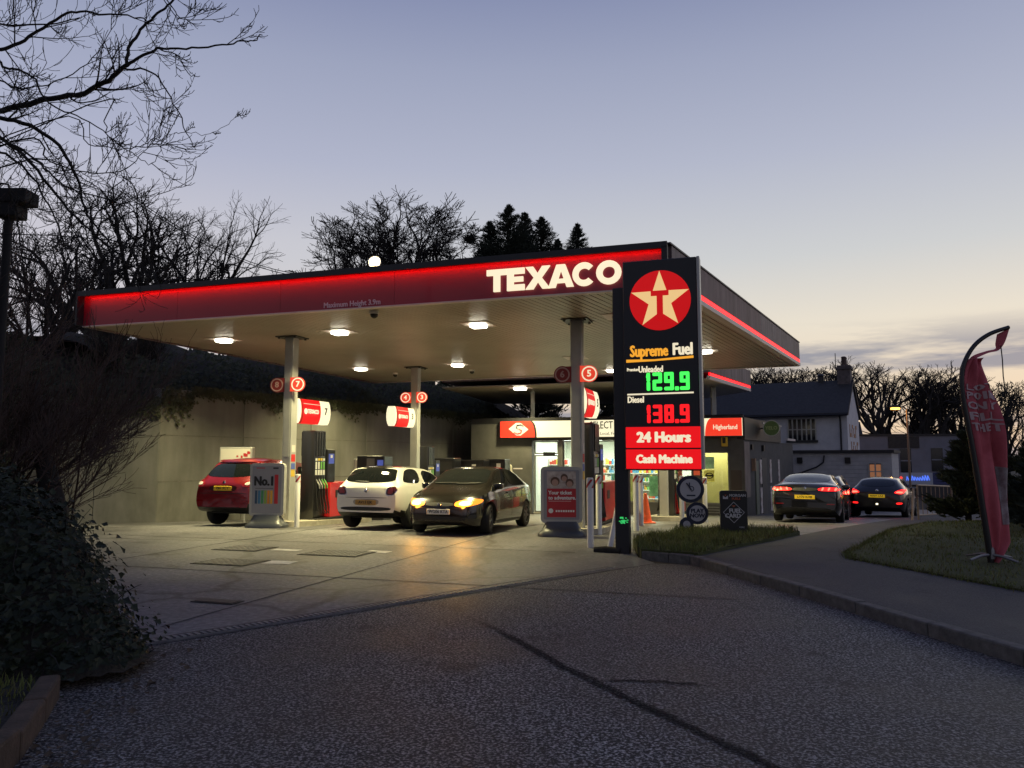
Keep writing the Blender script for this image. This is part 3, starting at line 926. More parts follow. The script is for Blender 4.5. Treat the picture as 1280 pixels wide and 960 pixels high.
def fork(mbs, p, d, L, r, lvl, P, rg):
    """a limb that wanders, carries a few side twigs and forks at its end"""
    n = 5 if lvl < 3 else 4
    pts = [p.copy()]; rad = [r]; dirs = []
    d = d.normalized(); w = P['wob']
    curl = Vector((rg.uniform(-1, 1), rg.uniform(-1, 1), rg.uniform(-0.3, 0.6))) * w * 0.7
    r1 = max(P['rmin'], r * 0.74)
    for i in range(n):
        d = (d + curl / n * 2 + Vector((rg.uniform(-w, w), rg.uniform(-w, w), rg.uniform(-w, w))) * 0.6 + Vector((0, 0, P['up'] * (0.3 if lvl < 2 else 1.0) / n))).normalized()
        p = p + d * (L / n)
        pts.append(p.copy()); dirs.append(d.copy()); rad.append(r + (r1 - r) * (i + 1) / n)
    mb = mbs[0] if lvl <= 2 else mbs[1]
    mb.tube(pts, rad, 7 if lvl == 0 else (5 if lvl < 3 else 3), cap=False)
    if lvl >= P['depth']:
        return
    def turn(dd, lo, hi):
        ax = Matrix.Rotation(rg.uniform(0, 6.283), 3, dd) @ dd.orthogonal().normalized()
        return Matrix.Rotation(R(rg.uniform(lo, hi)), 3, ax) @ dd
    if lvl >= 2:
        for k in range(P['twigs']):
            i0 = rg.randrange(1, n)
            q = pts[i0]; dd = turn(dirs[i0], 30, 65); tl = L * rg.uniform(0.45, 0.9); tr_ = max(P['rmin'] * 0.8, rad[i0] * 0.35)
            tp = [q]; 
            for m_ in range(3):
                dd = (dd + Vector((rg.uniform(-.2, .2), rg.uniform(-.2, .2), rg.uniform(-.1, .35)))).normalized(); tp.append(tp[-1] + dd * tl / 3)
            mbs[1].tube(tp, [tr_, tr_ * 0.85, tr_ * 0.7, P['rmin'] * 0.6], 3, cap=False)
    nk = 3 if (lvl < 2 and rg.random() < P['tri']) else 2
    for k in range(nk):
        lead = (k == 0)
        dd = turn(d, *( (6, P['ang'] * 0.55) if lead else (P['ang'] * 0.6, P['ang'] * 1.25)))
        if dd.z < -0.1: dd.z *= 0.3
        fork(mbs, p, dd, L * rg.uniform(*P['dec']) * (1.0 if lead else 0.92), max(P['rmin'], r1 * (0.92 if lead else 0.72)), lvl + 1, P, rg)

def bare_tree(name, label, x, y, z, H_, r, seed, group=None, bark='bark', wide=1.0, boles=1, **kw):
    P = dict(depth=8, wob=0.22, up=0.22, ang=34, dec=(0.72, 0.90), rmin=0.014, twigs=2, tri=0.6, bole=0.16)
    P.update(kw)
    rg = random.Random(seed)
    t = thing(name, label, 'tree', (x, y, z), 0, group)
    mbs = (MB(), MB())
    for b_ in range(boles):
        a = rg.uniform(0, 6.28); ti = 0.05 if boles == 1 else 0.22
        fork(mbs, Vector((0.25 * math.cos(a), 0.25 * math.sin(a), -0.4)) if boles > 1 else Vector((0, 0, -0.4)), Vector((math.cos(a) * ti, math.sin(a) * ti, 1)), H_ * P['bole'], r, 0, P, rg)
    zt = max(q[2] for q in mbs[1].v) * 0.68
    for b2 in mbs:      # crowns round off instead of ending in stray leaders
        b2.v = [(q[0], q[1], q[2] if q[2] < zt else zt + (q[2] - zt) * 0.55) for q in b2.v]
    k_ = H_ / max(q[2] for q in mbs[1].v)
    for b2 in mbs:
        b2.v = [(q[0] * k_ * wide, q[1] * k_ * wide, q[2] * k_) for q in b2.v]
    mbs[0].build('trunk', M[bark], parent=t, smooth=70)
    mbs[1].build('crown', M['twig' if bark == 'bark' else bark], parent=t)
    return t

def at(px, py, Y):
    """the point Y metres ahead of the camera that a sight line through (px, py) meets"""
    xx = (px - 640) / 960.0; yy = -(py - 480) / 960.0
    d = Vector((xx, math.cos(PITCH) - yy * math.sin(PITCH), math.sin(PITCH) + yy * math.cos(PITCH)))
    d *= Y / d.y
    return Vector((d.x, d.y, d.z + EYE))

# trees behind the canopy
def far_tree(px, Y, top, spread, seed, label, group=None, base=3.2, **kw):
    x = (px - 640) / 960.0 * Y
    ztop = EYE + (573 - top) / 960.0 * Y
    return bare_tree('bare_tree', label, x, Y, base, (ztop - base) * spread, 0.02 * (ztop - base) + 0.05, seed, group, **kw)
GB = 'bare trees on the bank'
far_tree(462, 44, 262, 1.0, 11, 'broad bare tree behind the canopy roof, left of the evergreens', GB, wide=1.25, ang=44, up=0.06, rmin=0.011, bole=0.13, depth=9, twigs=4)
far_tree(528, 46, 240, 1.0, 23, 'bare tree with tall forked crown just right of the floodlight', GB, wide=1.0, ang=40, up=0.08, rmin=0.011, bole=0.16, depth=9, twigs=4)
far_tree(425, 45, 300, 1.0, 31, 'low bare tree left of the floodlight above the canopy roof', GB, wide=0.85, rmin=0.010, ang=46, up=0.05, depth=9, twigs=3)
far_tree(585, 48, 288, 1.0, 37, 'small bare tree holding the dark birds nest', GB, wide=1.0, rmin=0.010, ang=42, up=0.08)
far_tree(190, 32, 212, 1.0, 44, 'tall bare tree rising above the left end of the canopy', GB, wide=0.85, rmin=0.007, bole=0.18, ang=42, up=0.1, twigs=2)
far_tree(238, 34, 240, 1.0, 43, 'bare tree over the canopy left end, nearest the overhead cable', GB, wide=0.68, rmin=0.007, bole=0.18, ang=40, up=0.1, twigs=2)
far_tree(140, 30, 240, 1.0, 47, 'bare tree among the scrub directly above the canopy left corner', GB, wide=0.85, rmin=0.009, ang=40, up=0.1)
far_tree(70, 29, 250, 1.0, 53, 'bare tree in the dark left margin behind the black pole', GB, wide=1.0, rmin=0.009, ang=40, up=0.1)
far_tree(15, 28, 270, 1.0, 59, 'leftmost bare tree of the bank, cut by the picture edge', GB, wide=1.0, rmin=0.009, ang=40, up=0.1)

nest = MB()
for k in range(160):
    c = at(588, 299, 48) + Vector((rnd.gauss(0, 0.17), rnd.gauss(0, 0.17), rnd.gauss(0, 0.14)))
    d = Vector((rnd.uniform(-1, 1), rnd.uniform(-1, 1), rnd.uniform(-.4, .4))).normalized() * rnd.uniform(0.15, 0.35)
    nest.tube([c - d, c + d], 0.02, 3, cap=False)
nest.build('birds_nest', M['bark'], label='dark birds nest high in a small bare tree above the canopy', cat='nest')

# bare row of trees beyond the buildings on the right
GR = 'bare row of trees beyond the pub'
rowlab = ['bare tree of the far row just left of the pub chimney', 'bare tree of the far row right behind the pub chimney', 'bare tree of the far row between the chimney and street lamp',
          'bare tree of the far row behind the lit street lamp', 'bare tree of the far row right of the street lamp', 'bare tree of the far row left of the feather flag',
          'bare tree of the far row seen behind the feather flag pole', 'rightmost bare tree of the far row beyond the flag']
for i, (px, top, Y) in enumerate(((1000, 452, 66), (1040, 448, 70), (1085, 445, 68), (1120, 452, 72), (1155, 446, 67), (1190, 456, 70), (1222, 462, 68), (1262, 470, 72))):
    far_tree(px, Y, top + 2, 1.0, 100 + i, rowlab[i], GR, base=-1.4, bark='bark_far', wide=1.0, rmin=0.011, ang=30, up=0.22, boles=2, bole=0.15, depth=8, wob=0.30, twigs=1)

# evergreens behind the canopy
def conifer(name, label, x, y, z, H_, rad, seed, n=5200, mt='conifer', group=None, droop=0.25, top_bare=0.10, size=0.30, dens=38, taper=1.0):
    rg = random.Random(seed)
    t = thing(name, label, 'tree', (x, y, z), 0, group)
    MB().tube([(0, 0, -0.3), (0, 0, H_ * 0.6), (rg.uniform(-.1, .1), 0, H_ * 0.99)], [0.022 * H_ + 0.03, 0.014 * H_ + 0.02, 0.012], 6).build('trunk', M['bark'], parent=t)
    mb = MB()
    nb = int(H_ * dens)
    per = max(8, n // nb)
    for k in range(nb):
        f = (k + rg.random()) / nb
        zz = H_ * (0.03 + 0.95 * f)
        rr = rad * min(1.0, (1 - f) * taper) ** 0.9 * rg.uniform(0.45, 1.2) + 0.04
        a = rg.uniform(0, 6.283)
        dirv = Vector((math.cos(a), math.sin(a), 0.35 - droop * (1 - f) + rg.uniform(-.15, .2))).normalized()
        base = Vector((0, 0, zz))
        mb.tube([base, base + dirv * rr * 0.6, base + dirv * rr], [0.02, 0.014, 0.006], 3, cap=False)
        for j in range(per):
            u = rg.random() ** 0.6
            c = base + dirv * (rr * u) + Vector((rg.gauss(0, 0.10), rg.gauss(0, 0.10), rg.gauss(0, 0.09))) * (0.25 + rr * 0.45)
            sz = size * rg.uniform(0.5, 1.2) * (0.5 + 0.5 * (1 - f))
            tdir = (dirv + Vector((rg.uniform(-.6, .6), rg.uniform(-.6, .6), rg.uniform(-.1, .75)))).normalized()
            s_ = tdir.orthogonal().normalized(); s_ = Matrix.Rotation(rg.uniform(0, 6.28), 3, tdir) @ s_
            mb.add([c - s_ * sz * 0.16, c + s_ * sz * 0.16, c + tdir * sz], [(0, 1, 2)])
    mb.build('crown', M[mt], parent=t)
    return t
GE = 'evergreens behind the canopy'
for i, (px, top, rad, lab) in enumerate(((636, 246, 1.9, 'tallest dark evergreen above the canopy, with thin leading shoot'), (612, 268, 1.6, 'dark evergreen at the left of the evergreen clump'),
                                         (656, 256, 1.6, 'dark evergreen at the middle of the evergreen clump'), (678, 262, 1.8, 'dark evergreen at the right of the evergreen clump'),
                                         (698, 292, 1.3, 'low evergreen shoulder between the clump and the lone spire'), (724, 271, 1.35, 'lone slim evergreen spire nearest the lit roof letters'), (646, 284, 2.6, 'broad low evergreen filling the foot of the clump'), (606, 300, 1.8, 'low evergreen at the foot of the clump beside the nest tree'))):
    Y = 46 + i * 0.7
    z0 = 7.0
    H_ = EYE + (573 - top) / 960.0 * Y - z0
    conifer('evergreen_tree', lab, (px - 640) / 960.0 * Y, Y, z0, H_, rad * 1.3, 200 + i, n=24000, group=GE, size=0.28, dens=70, taper=2.3)

# shrubs on the right
conifer('shrub', 'bushy green conifer shrub on the lawn behind the feather flag', 12.1, 20.6, 0.0, 2.35, 1.0, 301, n=14000, mt='shrub', size=0.20, droop=0.1)
conifer('shrub', 'second low conifer shrub half behind the feather flag cloth', 13.4, 20.0, 0.0, 2.0, 1.1, 302, n=12000, mt='shrub', size=0.20, droop=0.1)
conifer('shrub', 'tall dark conifer at the right edge of the picture', 11.5, 16.2, 0.05, 3.2, 0.95, 303, n=16000, mt='conifer', size=0.20, droop=0.1)
conifer('shrub', 'dark shrub low behind the flag at the right edge', 13.2, 18.2, 0.0, 1.9, 1.3, 304, n=12000, mt='conifer', size=0.2, droop=0.1)

# scrub on the bank: low many-stemmed bare shrubs
def scrub(name, label, x, y, z, H_, seed, stems=9, group=None, **kw):
    P = dict(levels=3, kids=[6, 5, 4], seg=[0.35, 0.25, 0.2], wob=0.09, up=[0.1, 0.25, 0.2, 0.1], start=[0.2, 0.15, 0.1], ang=(18, 45), ratio=0.55, rmin=0.004, trunk_lvl=0)
    P.update(kw)
    rg = random.Random(seed)
    t = thing(name, label, 'shrub', (x, y, z), 0, group)
    mbs = (MB(), MB())
    for k in range(stems):
        a = rg.uniform(0, 6.283); ti = rg.uniform(0.1, 0.75)
        d = Vector((math.cos(a) * ti, math.sin(a) * ti, 1))
        grow(mbs, Vector((rg.gauss(0, 0.12), rg.gauss(0, 0.12), -0.1)), d, H_ * rg.uniform(0.55, 0.85), 0.012 * H_ + 0.004, 0, P, rg)
    mbs[0].build('stems', M['bark'], parent=t)
    mbs[1].build('twigs', M['twig'], parent=t)
    return t
GS = 'bare scrub on the bank'
for i, s in enumerate((-11.5, -9.5, -7.5, -5.8, -4.0, -2.2, -0.5, 1.5)):
    x, y, z = bankpt(s, 1.6 + (i % 3) * 1.1)
    scrub('bank_shrub', ['leftmost twiggy shrub on the bank behind the black pole', 'twiggy bank shrub right beside the black pole', 'twiggy bank shrub below the overhanging branches',
                         'twiggy bank shrub left of the canopy corner', 'twiggy bank shrub right behind the canopy left corner', 'twiggy shrub over the bend of the retaining wall',
                         'twiggy shrub just past the bend of the retaining wall', 'twiggy shrub furthest along the wall under the canopy edge'][i],
          x, y, z, rnd.uniform(2.6, 4.0) if i < 5 else 1.5, 400 + i, 11, GS, rmin=0.007)
# the near bare bush with whippy red-brown twigs spreading over the forecourt edge
whip = mat('whippy_twig', (0.045, 0.026, 0.02), 0.8, var=0.3, scale=6)
def whip_bush(name, label, x, y, z, H_, seed, stems, tilt, spread=0.9, rad=0.014):
    rg = random.Random(seed)
    t = thing(name, label, 'shrub', (x, y, z))
    mbs = (MB(), MB())
    P = dict(levels=3, kids=[7, 6, 3], seg=[0.25, 0.18, 0.14], wob=0.07, up=[0.05, 0.35, 0.35, 0.2], start=[0.2, 0.15, 0.15], ang=(14, 40), ratio=0.55, rmin=0.0028, trunk_lvl=0)
    for k in range(stems):
        a = rg.uniform(-1.6, 1.6)
        d = Vector((tilt[0] + math.cos(a) * spread * rg.random(), tilt[1] + math.sin(a) * spread * 0.6, rg.uniform(0.35, 1.1)))
        grow(mbs, Vector((rg.gauss(0, 0.3), rg.gauss(0, 0.2), rg.uniform(0, 0.5))), d, H_ * rg.uniform(0.6, 1.0), rad, 0, P, rg)
    mbs[0].build('stems', whip, parent=t); mbs[1].build('twigs', whip, parent=t)
    return t
whip_bush('bare_bush', 'bare whippy red brown bush spreading in front of the concrete wall', -6.0, 9.0, 0.7, 1.9, 77, 18, (0.35, 0.0))
whip_bush('bare_bush', 'taller bare bush at the far left behind the ivy mound', -7.4, 9.6, 0.8, 3.2, 78, 16, (-0.1, 0.0), rad=0.02)
whip_bush('bare_bush', 'thin bare bush sprouting from the top of the ivy mound', -4.95, 7.9, 1.1, 1.0, 79, 9, (0.25, 0.0), rad=0.008)
# leaning dark trunk in the ivy
mb = MB(); mb.tube([at(75, 700, 8.6), at(68, 640, 8.6), at(58, 590, 8.7), at(48, 545, 8.8), at(44, 480, 9.0)], [0.16, 0.13, 0.11, 0.09, 0.06], 8, jit=0.1)
mb.build('tree_stump', M['bark'], label='dark leaning broken trunk standing in the ivy at far left', cat='trunk', smooth=70)

# ------------------------------------------------------------------ overhanging tree at the upper left
ot = thing('overhanging_tree', 'near bare tree whose dark branches hang in from the upper left', 'tree', (-8.2, 8.4, 0.0))
OB = Vector((-8.2, 8.4, 0.0))
tr = MB(); tw = MB()
trunk_pts = [Vector((0, 0, -0.2)), Vector((0.1, 0, 1.5)), Vector((0.2, -0.05, 3.0)), Vector((0.45, 0, 4.2)), Vector((0.6, 0.05, 5.6)), Vector((0.7, 0, 7.2))]
tr.tube(trunk_pts, [0.26, 0.21, 0.18, 0.15, 0.11, 0.06], 9, jit=0.06)
rg = random.Random(5)
PT = dict(levels=2, kids=[5, 3], seg=[0.12, 0.09], wob=0.10, up=[0.45, 0.55, 0.5], start=[0.1, 0.1], ang=(25, 60), ratio=0.5, rmin=0.0030, trunk_lvl=-1)
def limb(root, pts, Y0, dy, r0, r1, twigs, tl=0.55):
    P_ = [trunk_pts[root]]
    n = len(pts)
    for i, (px, py) in enumerate(pts):
        P_.append(at(px, py, Y0 + dy * i / max(1, n - 1)) - OB)
    if root < 0:
        P_ = P_[1:]
    # smooth
    Q = []
    for i in range(len(P_) - 1):
        a = P_[max(0, i - 1)]; b_ = P_[i]; c = P_[i + 1]; d = P_[min(len(P_) - 1, i + 2)]
        for k in range(5):
            t = k / 5
            Q.append(0.5 * ((2 * b_) + (c - a) * t + (2 * a - 5 * b_ + 4 * c - d) * t * t + (3 * b_ - a - 3 * c + d) * t ** 3) + Vector((rg.uniform(-1, 1), rg.uniform(-1, 1), rg.uniform(-1, 1))) * 0.012)
    Q.append(P_[-1])
    rad = [0.66 * (r0 + (r1 - r0) * (i / (len(Q) - 1)) ** 0.7) for i in range(len(Q))]
    tr.tube(Q, rad, 5, cap=True)
    for k in range(twigs):
        i = rg.randrange(max(1, len(Q) // 6), len(Q) - 1)
        d = (Q[i + 1] - Q[i]).normalized()
        ax = Matrix.Rotation(rg.uniform(0, 6.28), 3, d) @ d.orthogonal().normalized()
        nd_ = Matrix.Rotation(R(rg.uniform(30, 75)), 3, ax) @ d
        nd_ = (nd_ + Vector((0.10, 0, -0.12))).normalized()
        grow((tr, tw), Q[i], nd_, tl * rg.uniform(0.5, 1.3), max(0.0045, rad[i] * 0.40), 0, PT, rg)
T = -1
limb(3, [(-60, 150), (0, 138), (55, 125), (105, 115), (140, 97), (157, 82)], 8.2, -0.6, 0.062, 0.034, 10)
limb(T, [(157, 82), (163, 55), (180, 33), (200, 15), (216, 0), (228, -16)], 7.6, -0.2, 0.03, 0.014, 3)
limb(T, [(157, 82), (185, 66), (200, 61), (240, 60), (285, 55), (312, 51), (328, 44)], 7.6, -0.5, 0.028, 0.007, 3, 0.28)
limb(T, [(155, 86), (190, 90), (210, 116), (226, 148), (236, 172), (245, 187)], 7.6, -0.2, 0.018, 0.005, 4, 0.4)
limb(T, [(200, 62), (222, 70), (235, 92), (250, 95)], 7.3, 0, 0.011, 0.005, 3, 0.2)
limb(3, [(-40, 150), (0, 148), (45, 160), (80, 190), (98, 228), (110, 270), (135, 300)], 8.3, 0.3, 0.06, 0.014, 12)
limb(3, [(-30, 180), (10, 178), (45, 200), (70, 225), (95, 238), (140, 250), (165, 262)], 8.0, -0.2, 0.03, 0.007, 11)
limb(4, [(-40, 60), (0, 62), (30, 50), (70, 24), (95, 14), (130, 18), (175, 22), (186, 30)], 8.0, -0.4, 0.045, 0.008, 10)
limb(4, [(-40, 30), (0, 30), (60, 30), (100, 22)], 8.1, 0.2, 0.03, 0.009, 9)
limb(3, [(-30, 95), (10, 85), (40, 95), (62, 130), (95, 145), (135, 170), (150, 200)], 7.9, -0.2, 0.03, 0.006, 12)
limb(2, [(-20, 240), (15, 250), (25, 300), (30, 360)], 8.4, 0.2, 0.03, 0.008, 8)
limb(3, [(110, 130), (130, 150), (136, 170), (165, 190), (190, 205), (205, 172), (212, 140)], 7.8, -0.2, 0.012, 0.004, 6, 0.3)
limb(3, [(60, 150), (110, 180), (150, 185), (180, 180), (200, 160), (208, 110)], 7.7, -0.2, 0.012, 0.004, 6, 0.3)
limb(5, [(-60, -30), (0, -10), (60, -30), (150, -5), (190, -20), (220, 15), (222, 25)], 7.7, -0.2, 0.03, 0.006, 9)
limb(T, [(198, -10), (218, 18), (226, 30), (232, 22), (235, 12)], 7.4, 0, 0.009, 0.004, 2, 0.15)
limb(3, [(130, 300), (160, 330), (175, 360), (195, 372), (205, 350)], 7.6, -0.1, 0.010, 0.0035, 5, 0.25)
limb(3, [(-40, 165), (0, 172), (40, 205), (75, 250), (105, 280), (150, 320), (180, 345)], 8.5, 0.2, 0.05, 0.010, 16)
limb(2, [(-30, 195), (0, 190), (35, 215), (60, 255), (80, 300), (92, 345)], 8.1, 0.1, 0.035, 0.008, 14)
limb(3, [(20, 175), (60, 200), (100, 215), (150, 215), (180, 190), (203, 165)], 8.0, -0.3, 0.02, 0.004, 12, 0.4)
limb(3, [(40, 200), (90, 235), (130, 262), (165, 265), (200, 240)], 8.0, -0.1, 0.016, 0.004, 12, 0.4)
limb(4, [(-20, 100), (20, 110), (60, 105), (110, 80), (135, 45), (150, 10)], 7.8, 0.1, 0.02, 0.004, 12, 0.4)
limb(T, [(218, 166), (235, 165), (262, 168), (285, 155), (297, 142)], 7.4, 0.1, 0.006, 0.003, 4, 0.12)
tr.build('trunk', M['bark'], parent=ot, smooth=70)
tw.build('crown', M['twig'], parent=ot)

# ------------------------------------------------------------------ black pole at far left
pole = thing('pole', 'unlit dark pole with a flat box head at the far left edge', 'lamp post', (-6.32, 9.4, 0.05))
MB().tube([(0, 0, 0), (0, 0, 4.75)], [0.06, 0.05], 10).build('post', M['blackm'], parent=pole, smooth=50)
MB().bbox(-0.36, 0.28, -0.15, 0.15, 4.72, 4.90, 0.02).build('head', M['blackm'], parent=pole)
MB().bbox(-0.13, 0.16, -0.13, 0.13, 4.55, 4.72, 0.02).build('bracket', M['blackm'], parent=pole)

# overhead cables down to the canopy roof
for k, dz in enumerate((0.0, 0.09)):
    a = at(150, 238, 24) ; b_ = at(372, 345, 33)
    pts = [a.lerp(b_, t / 12) + Vector((0, 0, dz - 0.5 * 4 * (t / 12) * (1 - t / 12))) for t in range(13)]
    MB().tube(pts, 0.016, 4).build('overhead_cable', M['blackm'], label=('upper' if k else 'lower') + ' of two thin overhead cables sloping down to the canopy roof', cat='cable')

# dark evergreen growth closing the view behind the shop and at the far left
for i, (x, y, z, H_, rad, lab) in enumerate(((-3.0, 45, 0.5, 7.5, 3.4, 'dark evergreen behind the shop roof at its left end'), (1.5, 46, 0.0, 6.6, 3.4, 'dark evergreen behind the middle of the shop roof'),
                                             (5.5, 46, -0.5, 6.4, 3.2, 'dark evergreen behind the shop roof near the price sign'), (-13.5, 19.0, 1.5, 5.2, 2.2, 'dark ivy clad evergreen in the left margin by the wall end'),
                                             (-12.3, 16.2, 0.3, 4.6, 2.0, 'dark evergreen bush in the left margin nearest the pole'))):
    conifer('evergreen_shrub', lab, x, y, z, H_, rad, 500 + i, n=15000, mt='conifer', size=0.45 if i < 3 else 0.22, dens=26, droop=0.15)
# ------------------------------------------------------------------ the canopy
SOF = 4.65; TOPZ = 5.43
can = thing('canopy', 'large flat filling station canopy with red lit fascia and white lettering', 'canopy', (NC.x, NC.y, 0.0), -A18)
P0 = Vector((-13.44, 0)); P1 = Vector((0, 0)); P2 = Vector((2.73, 13.3)); P3 = Vector((-13.5, 14.2))
sd = (P2 - P1).normalized(); sn = Vector((sd.y, -sd.x)); slen = (P2 - P1).length
MB().prism([(-13.30, 0.12), (-0.12, 0.12), (2.5, 13.1), (-13.3, 14.0)], 4.74, 5.30, axis='z').build('roof_deck', M['gap'], parent=can)
# soffit slats (too fine to pick apart): one part
mb = MB(); s = -17.0
while s < -0.12:
    t0 = max(0.10, (-13.36 - s) / sd.x if s < -13.36 else 0.10)
    t1 = (13.3 + (s - 0) * -0.055 - 0.15) / sd.y if s > -17 else 0
    t1 = min(t1, 14.4)
    a = Vector((s, 0)) + sd * t0; b_ = Vector((s, 0)) + sd * t1
    # back edge
    def backy(x): return 13.3 + (P3.y - P2.y) * (P2.x - x) / (P2.x - P3.x) - 0.12
    k = 0
    while b_.y > backy(b_.x) and k < 60:
        b_ -= sd * 0.1; k += 1
    if b_.y > a.y + 0.2:
        w = 0.132
        q = [a, a + Vector((w, 0)), b_ + Vector((w, 0)), b_]
        mb.prism([(p.x, p.y) for p in q], SOF, SOF + 0.018, axis='z')
    s += 0.15
mb.build('soffit_slats', M['white_soffit'], parent=can, kind='stuff')
# front fascia
npn = 5
for i in range(npn):
    x0 = P0.x + 0.05 + (13.29) * i / npn; x1 = P0.x + 0.05 + 13.29 * (i + 1) / npn
    MB().box(x0 + 0.003, x1 - 0.003, 0.05, 0.10, SOF + 0.0, 5.345).build('fascia_panel', M['fascia'], parent=can)
MB().box(-13.44, 0.0, -0.14, 0.12, 5.345, TOPZ).build('capping', M['cap'], parent=can)
MB().box(-0.10, 0.0, -0.14, 0.11, SOF, 5.345).build('end_trim', M['cap'], parent=can)
MB().box(-13.44, -13.39, -0.14, 0.11, SOF, 5.345).build('end_trim', M['cap'], parent=can)
MB().box(-13.36, -0.11, -0.128, -0.120, 5.317, 5.343).build('led_strip', M['led'], parent=can)
MB().box(-13.44, 0.0, -0.14, -0.129, 5.312, 5.3445).build('led_shield', M['cap'], parent=can)  # lip added to keep the strip's red light on the panel
MB().box(-13.4, -0.02, 0.03, 0.16, SOF - 0.025, SOF - 0.002).build('bottom_trim', M['lip'], parent=can)
# right side fascia: weathered panels above a red led line
Ms = Matrix(((sd.x, -sn.x, 0, 0), (sd.y, -sn.y, 0, 0), (0, 0, 1, 0), (0, 0, 0, 1)))
npn = 9
for i in range(npn):
    a = 0.12 + (slen - 0.12) * i / npn; b_ = 0.12 + (slen - 0.12) * (i + 1) / npn
    MB().box(a + 0.004, b_ - 0.004, -0.03, 0.06, 4.86, 5.40 + rnd.uniform(-0.004, 0.004)).build('side_panel', M['fascia_side' if i >= 5 or i == 0 else 'fascia_old'], parent=can, M=Ms)
MB().box(0.0, slen, -0.05, 0.10, 5.41, TOPZ + 0.01).build('side_capping', M['cap'], parent=can, M=Ms)
MB().box(0.05, slen - 0.03, -0.035, 0.02, 4.755, 4.845).build('side_led_strip', M['led_side'], parent=can, M=Ms)
MB().box(0.05, slen, -0.05, 0.12, SOF - 0.01, 4.735).build('side_lip', M['lip'], parent=can, M=Ms)
# left and back faces
MB().prism([(-13.44, 0.12), (-13.38, 0.12), (-13.44, 14.2), (-13.5, 14.2)], SOF - 0.02, TOPZ, axis='z').build('side_fascia', M['fascia_side'], parent=can)
MB().prism([(2.70, 13.26), (2.73, 13.34), (-13.5, 14.26), (-13.5, 14.18)], SOF - 0.02, TOPZ, axis='z').build('back_fascia', M['fascia_side'], parent=can)
MB().prism([(2.66, 13.1), (2.69, 13.24), (-13.4, 14.14), (-13.4, 14.0)], SOF - 0.03, SOF - 0.012, axis='z').build('back_trim', M['lip'], parent=can)

# TEXACO in heavy block letters
def ring(cx, cz, ro, ri, a0, a1, kx=1.0, n=22):
    o_ = [(cx + kx * ro * math.cos(R(a0 + (a1 - a0) * i / n)), cz + ro * math.sin(R(a0 + (a1 - a0) * i / n))) for i in range(n + 1)]
    i_ = [(cx + kx * ri * math.cos(R(a0 + (a1 - a0) * i / n)) * 1.0, cz + ri * math.sin(R(a0 + (a1 - a0) * i / n))) for i in range(n + 1)]
    return o_, i_
def band_letter(mb, o_, i_, y0, y1, closed=False):
    n = len(o_)
    for k in range(n - 1):
        q = [o_[k], o_[k + 1], i_[k + 1], i_[k]]
        mb.prism(q, y0, y1)
def heavy(ch, x, w, h):
    mb = MB(); y0, y1 = 0.005, 0.05; t = 0.30 * h; u = 0.26 * h
    if ch == 'T':
        mb.prism([(0, h - u), (w, h - u), (w, h), (0, h)], y0, y1); mb.prism([(w / 2 - t / 2, 0), (w / 2 + t / 2, 0), (w / 2 + t / 2, h - u), (w / 2 - t / 2, h - u)], y0, y1)
    elif ch == 'E':
        mb.prism([(0, 0), (w, 0), (w, u), (t, u), (t, h / 2 - u * .42), (w * .92, h / 2 - u * .42), (w * .92, h / 2 + u * .42), (t, h / 2 + u * .42), (t, h - u), (w, h - u), (w, h), (0, h)], y0, y1)
    elif ch == 'X':
        c = t * 0.62
        mb.prism([(0, 0), (c * 1.9, 0), (w / 2, h * .31), (w - c * 1.9, 0), (w, 0), (w / 2 + c * .95, h / 2), (w, h), (w - c * 1.9, h), (w / 2, h * .69), (c * 1.9, h), (0, h), (w / 2 - c * .95, h / 2)], y0, y1)
    elif ch == 'A':
        mb.prism([(0, 0), (t * 1.0, 0), (w * .33, h * .2), (w * .67, h * .2), (w - t, 0), (w, 0), (w * .66, h), (w * .34, h)], y0, y1)
    return mb
hgt = 0.43; zc = 4.975
ltrs = [('T', 0.405), ('E', 0.345), ('X', 0.48), ('A', 0.485), ('C', 0.425), ('O', 0.45)]
x = -3.43; y_ = 0.05
gap_ = [0.005, 0.02, -0.035, -0.015, 0.02, 0]
for (ch, w), gp in zip(ltrs, gap_):
    z0 = zc - hgt / 2
    if ch in 'TEXA':
        mb = heavy(ch, x, w, hgt)
        if ch == 'A':
            mb2 = MB()
            a = 0.30 * hgt
            # two legs, crossbar and roof of the A, so the counter stays open
            mb = MB(); y0, y1 = 0.005, 0.05; h = hgt
            mb.prism([(0, 0), (a * 1.05, 0), (w * .5, h * .74), (w * .5, h), (w * .33, h)], y0, y1)
            mb.prism([(w - a * 1.05, 0), (w, 0), (w * .67, h), (w * .5, h), (w * .5, h * .74)], y0, y1)
            mb.prism([(w * .30, h * .19), (w * .70, h * .19), (w * .63, h * .37), (w * .37, h * .37)], y0, y1)
    else:
        mb = MB(); r = hgt / 2 * 1.03
        o_, i_ = ring(w / 2, hgt / 2, r, r * 0.50, (42 if ch == 'C' else 0), (318 if ch == 'C' else 360), kx=w / hgt)
        band_letter(mb, o_, i_, 0.005, 0.05)
    L_ = mb.build('letter_' + ch.lower(), M['letter'], parent=can, M=Matrix.Translation((x, -0.005 - 0.02, z0)))
    x += w + gp
text('height_lettering', 'Maximum Height 3.9m', 0.155, M['dimtext'], can, FR(-6.37, 0.046, 4.735), bold=0.003, sx=0.92)
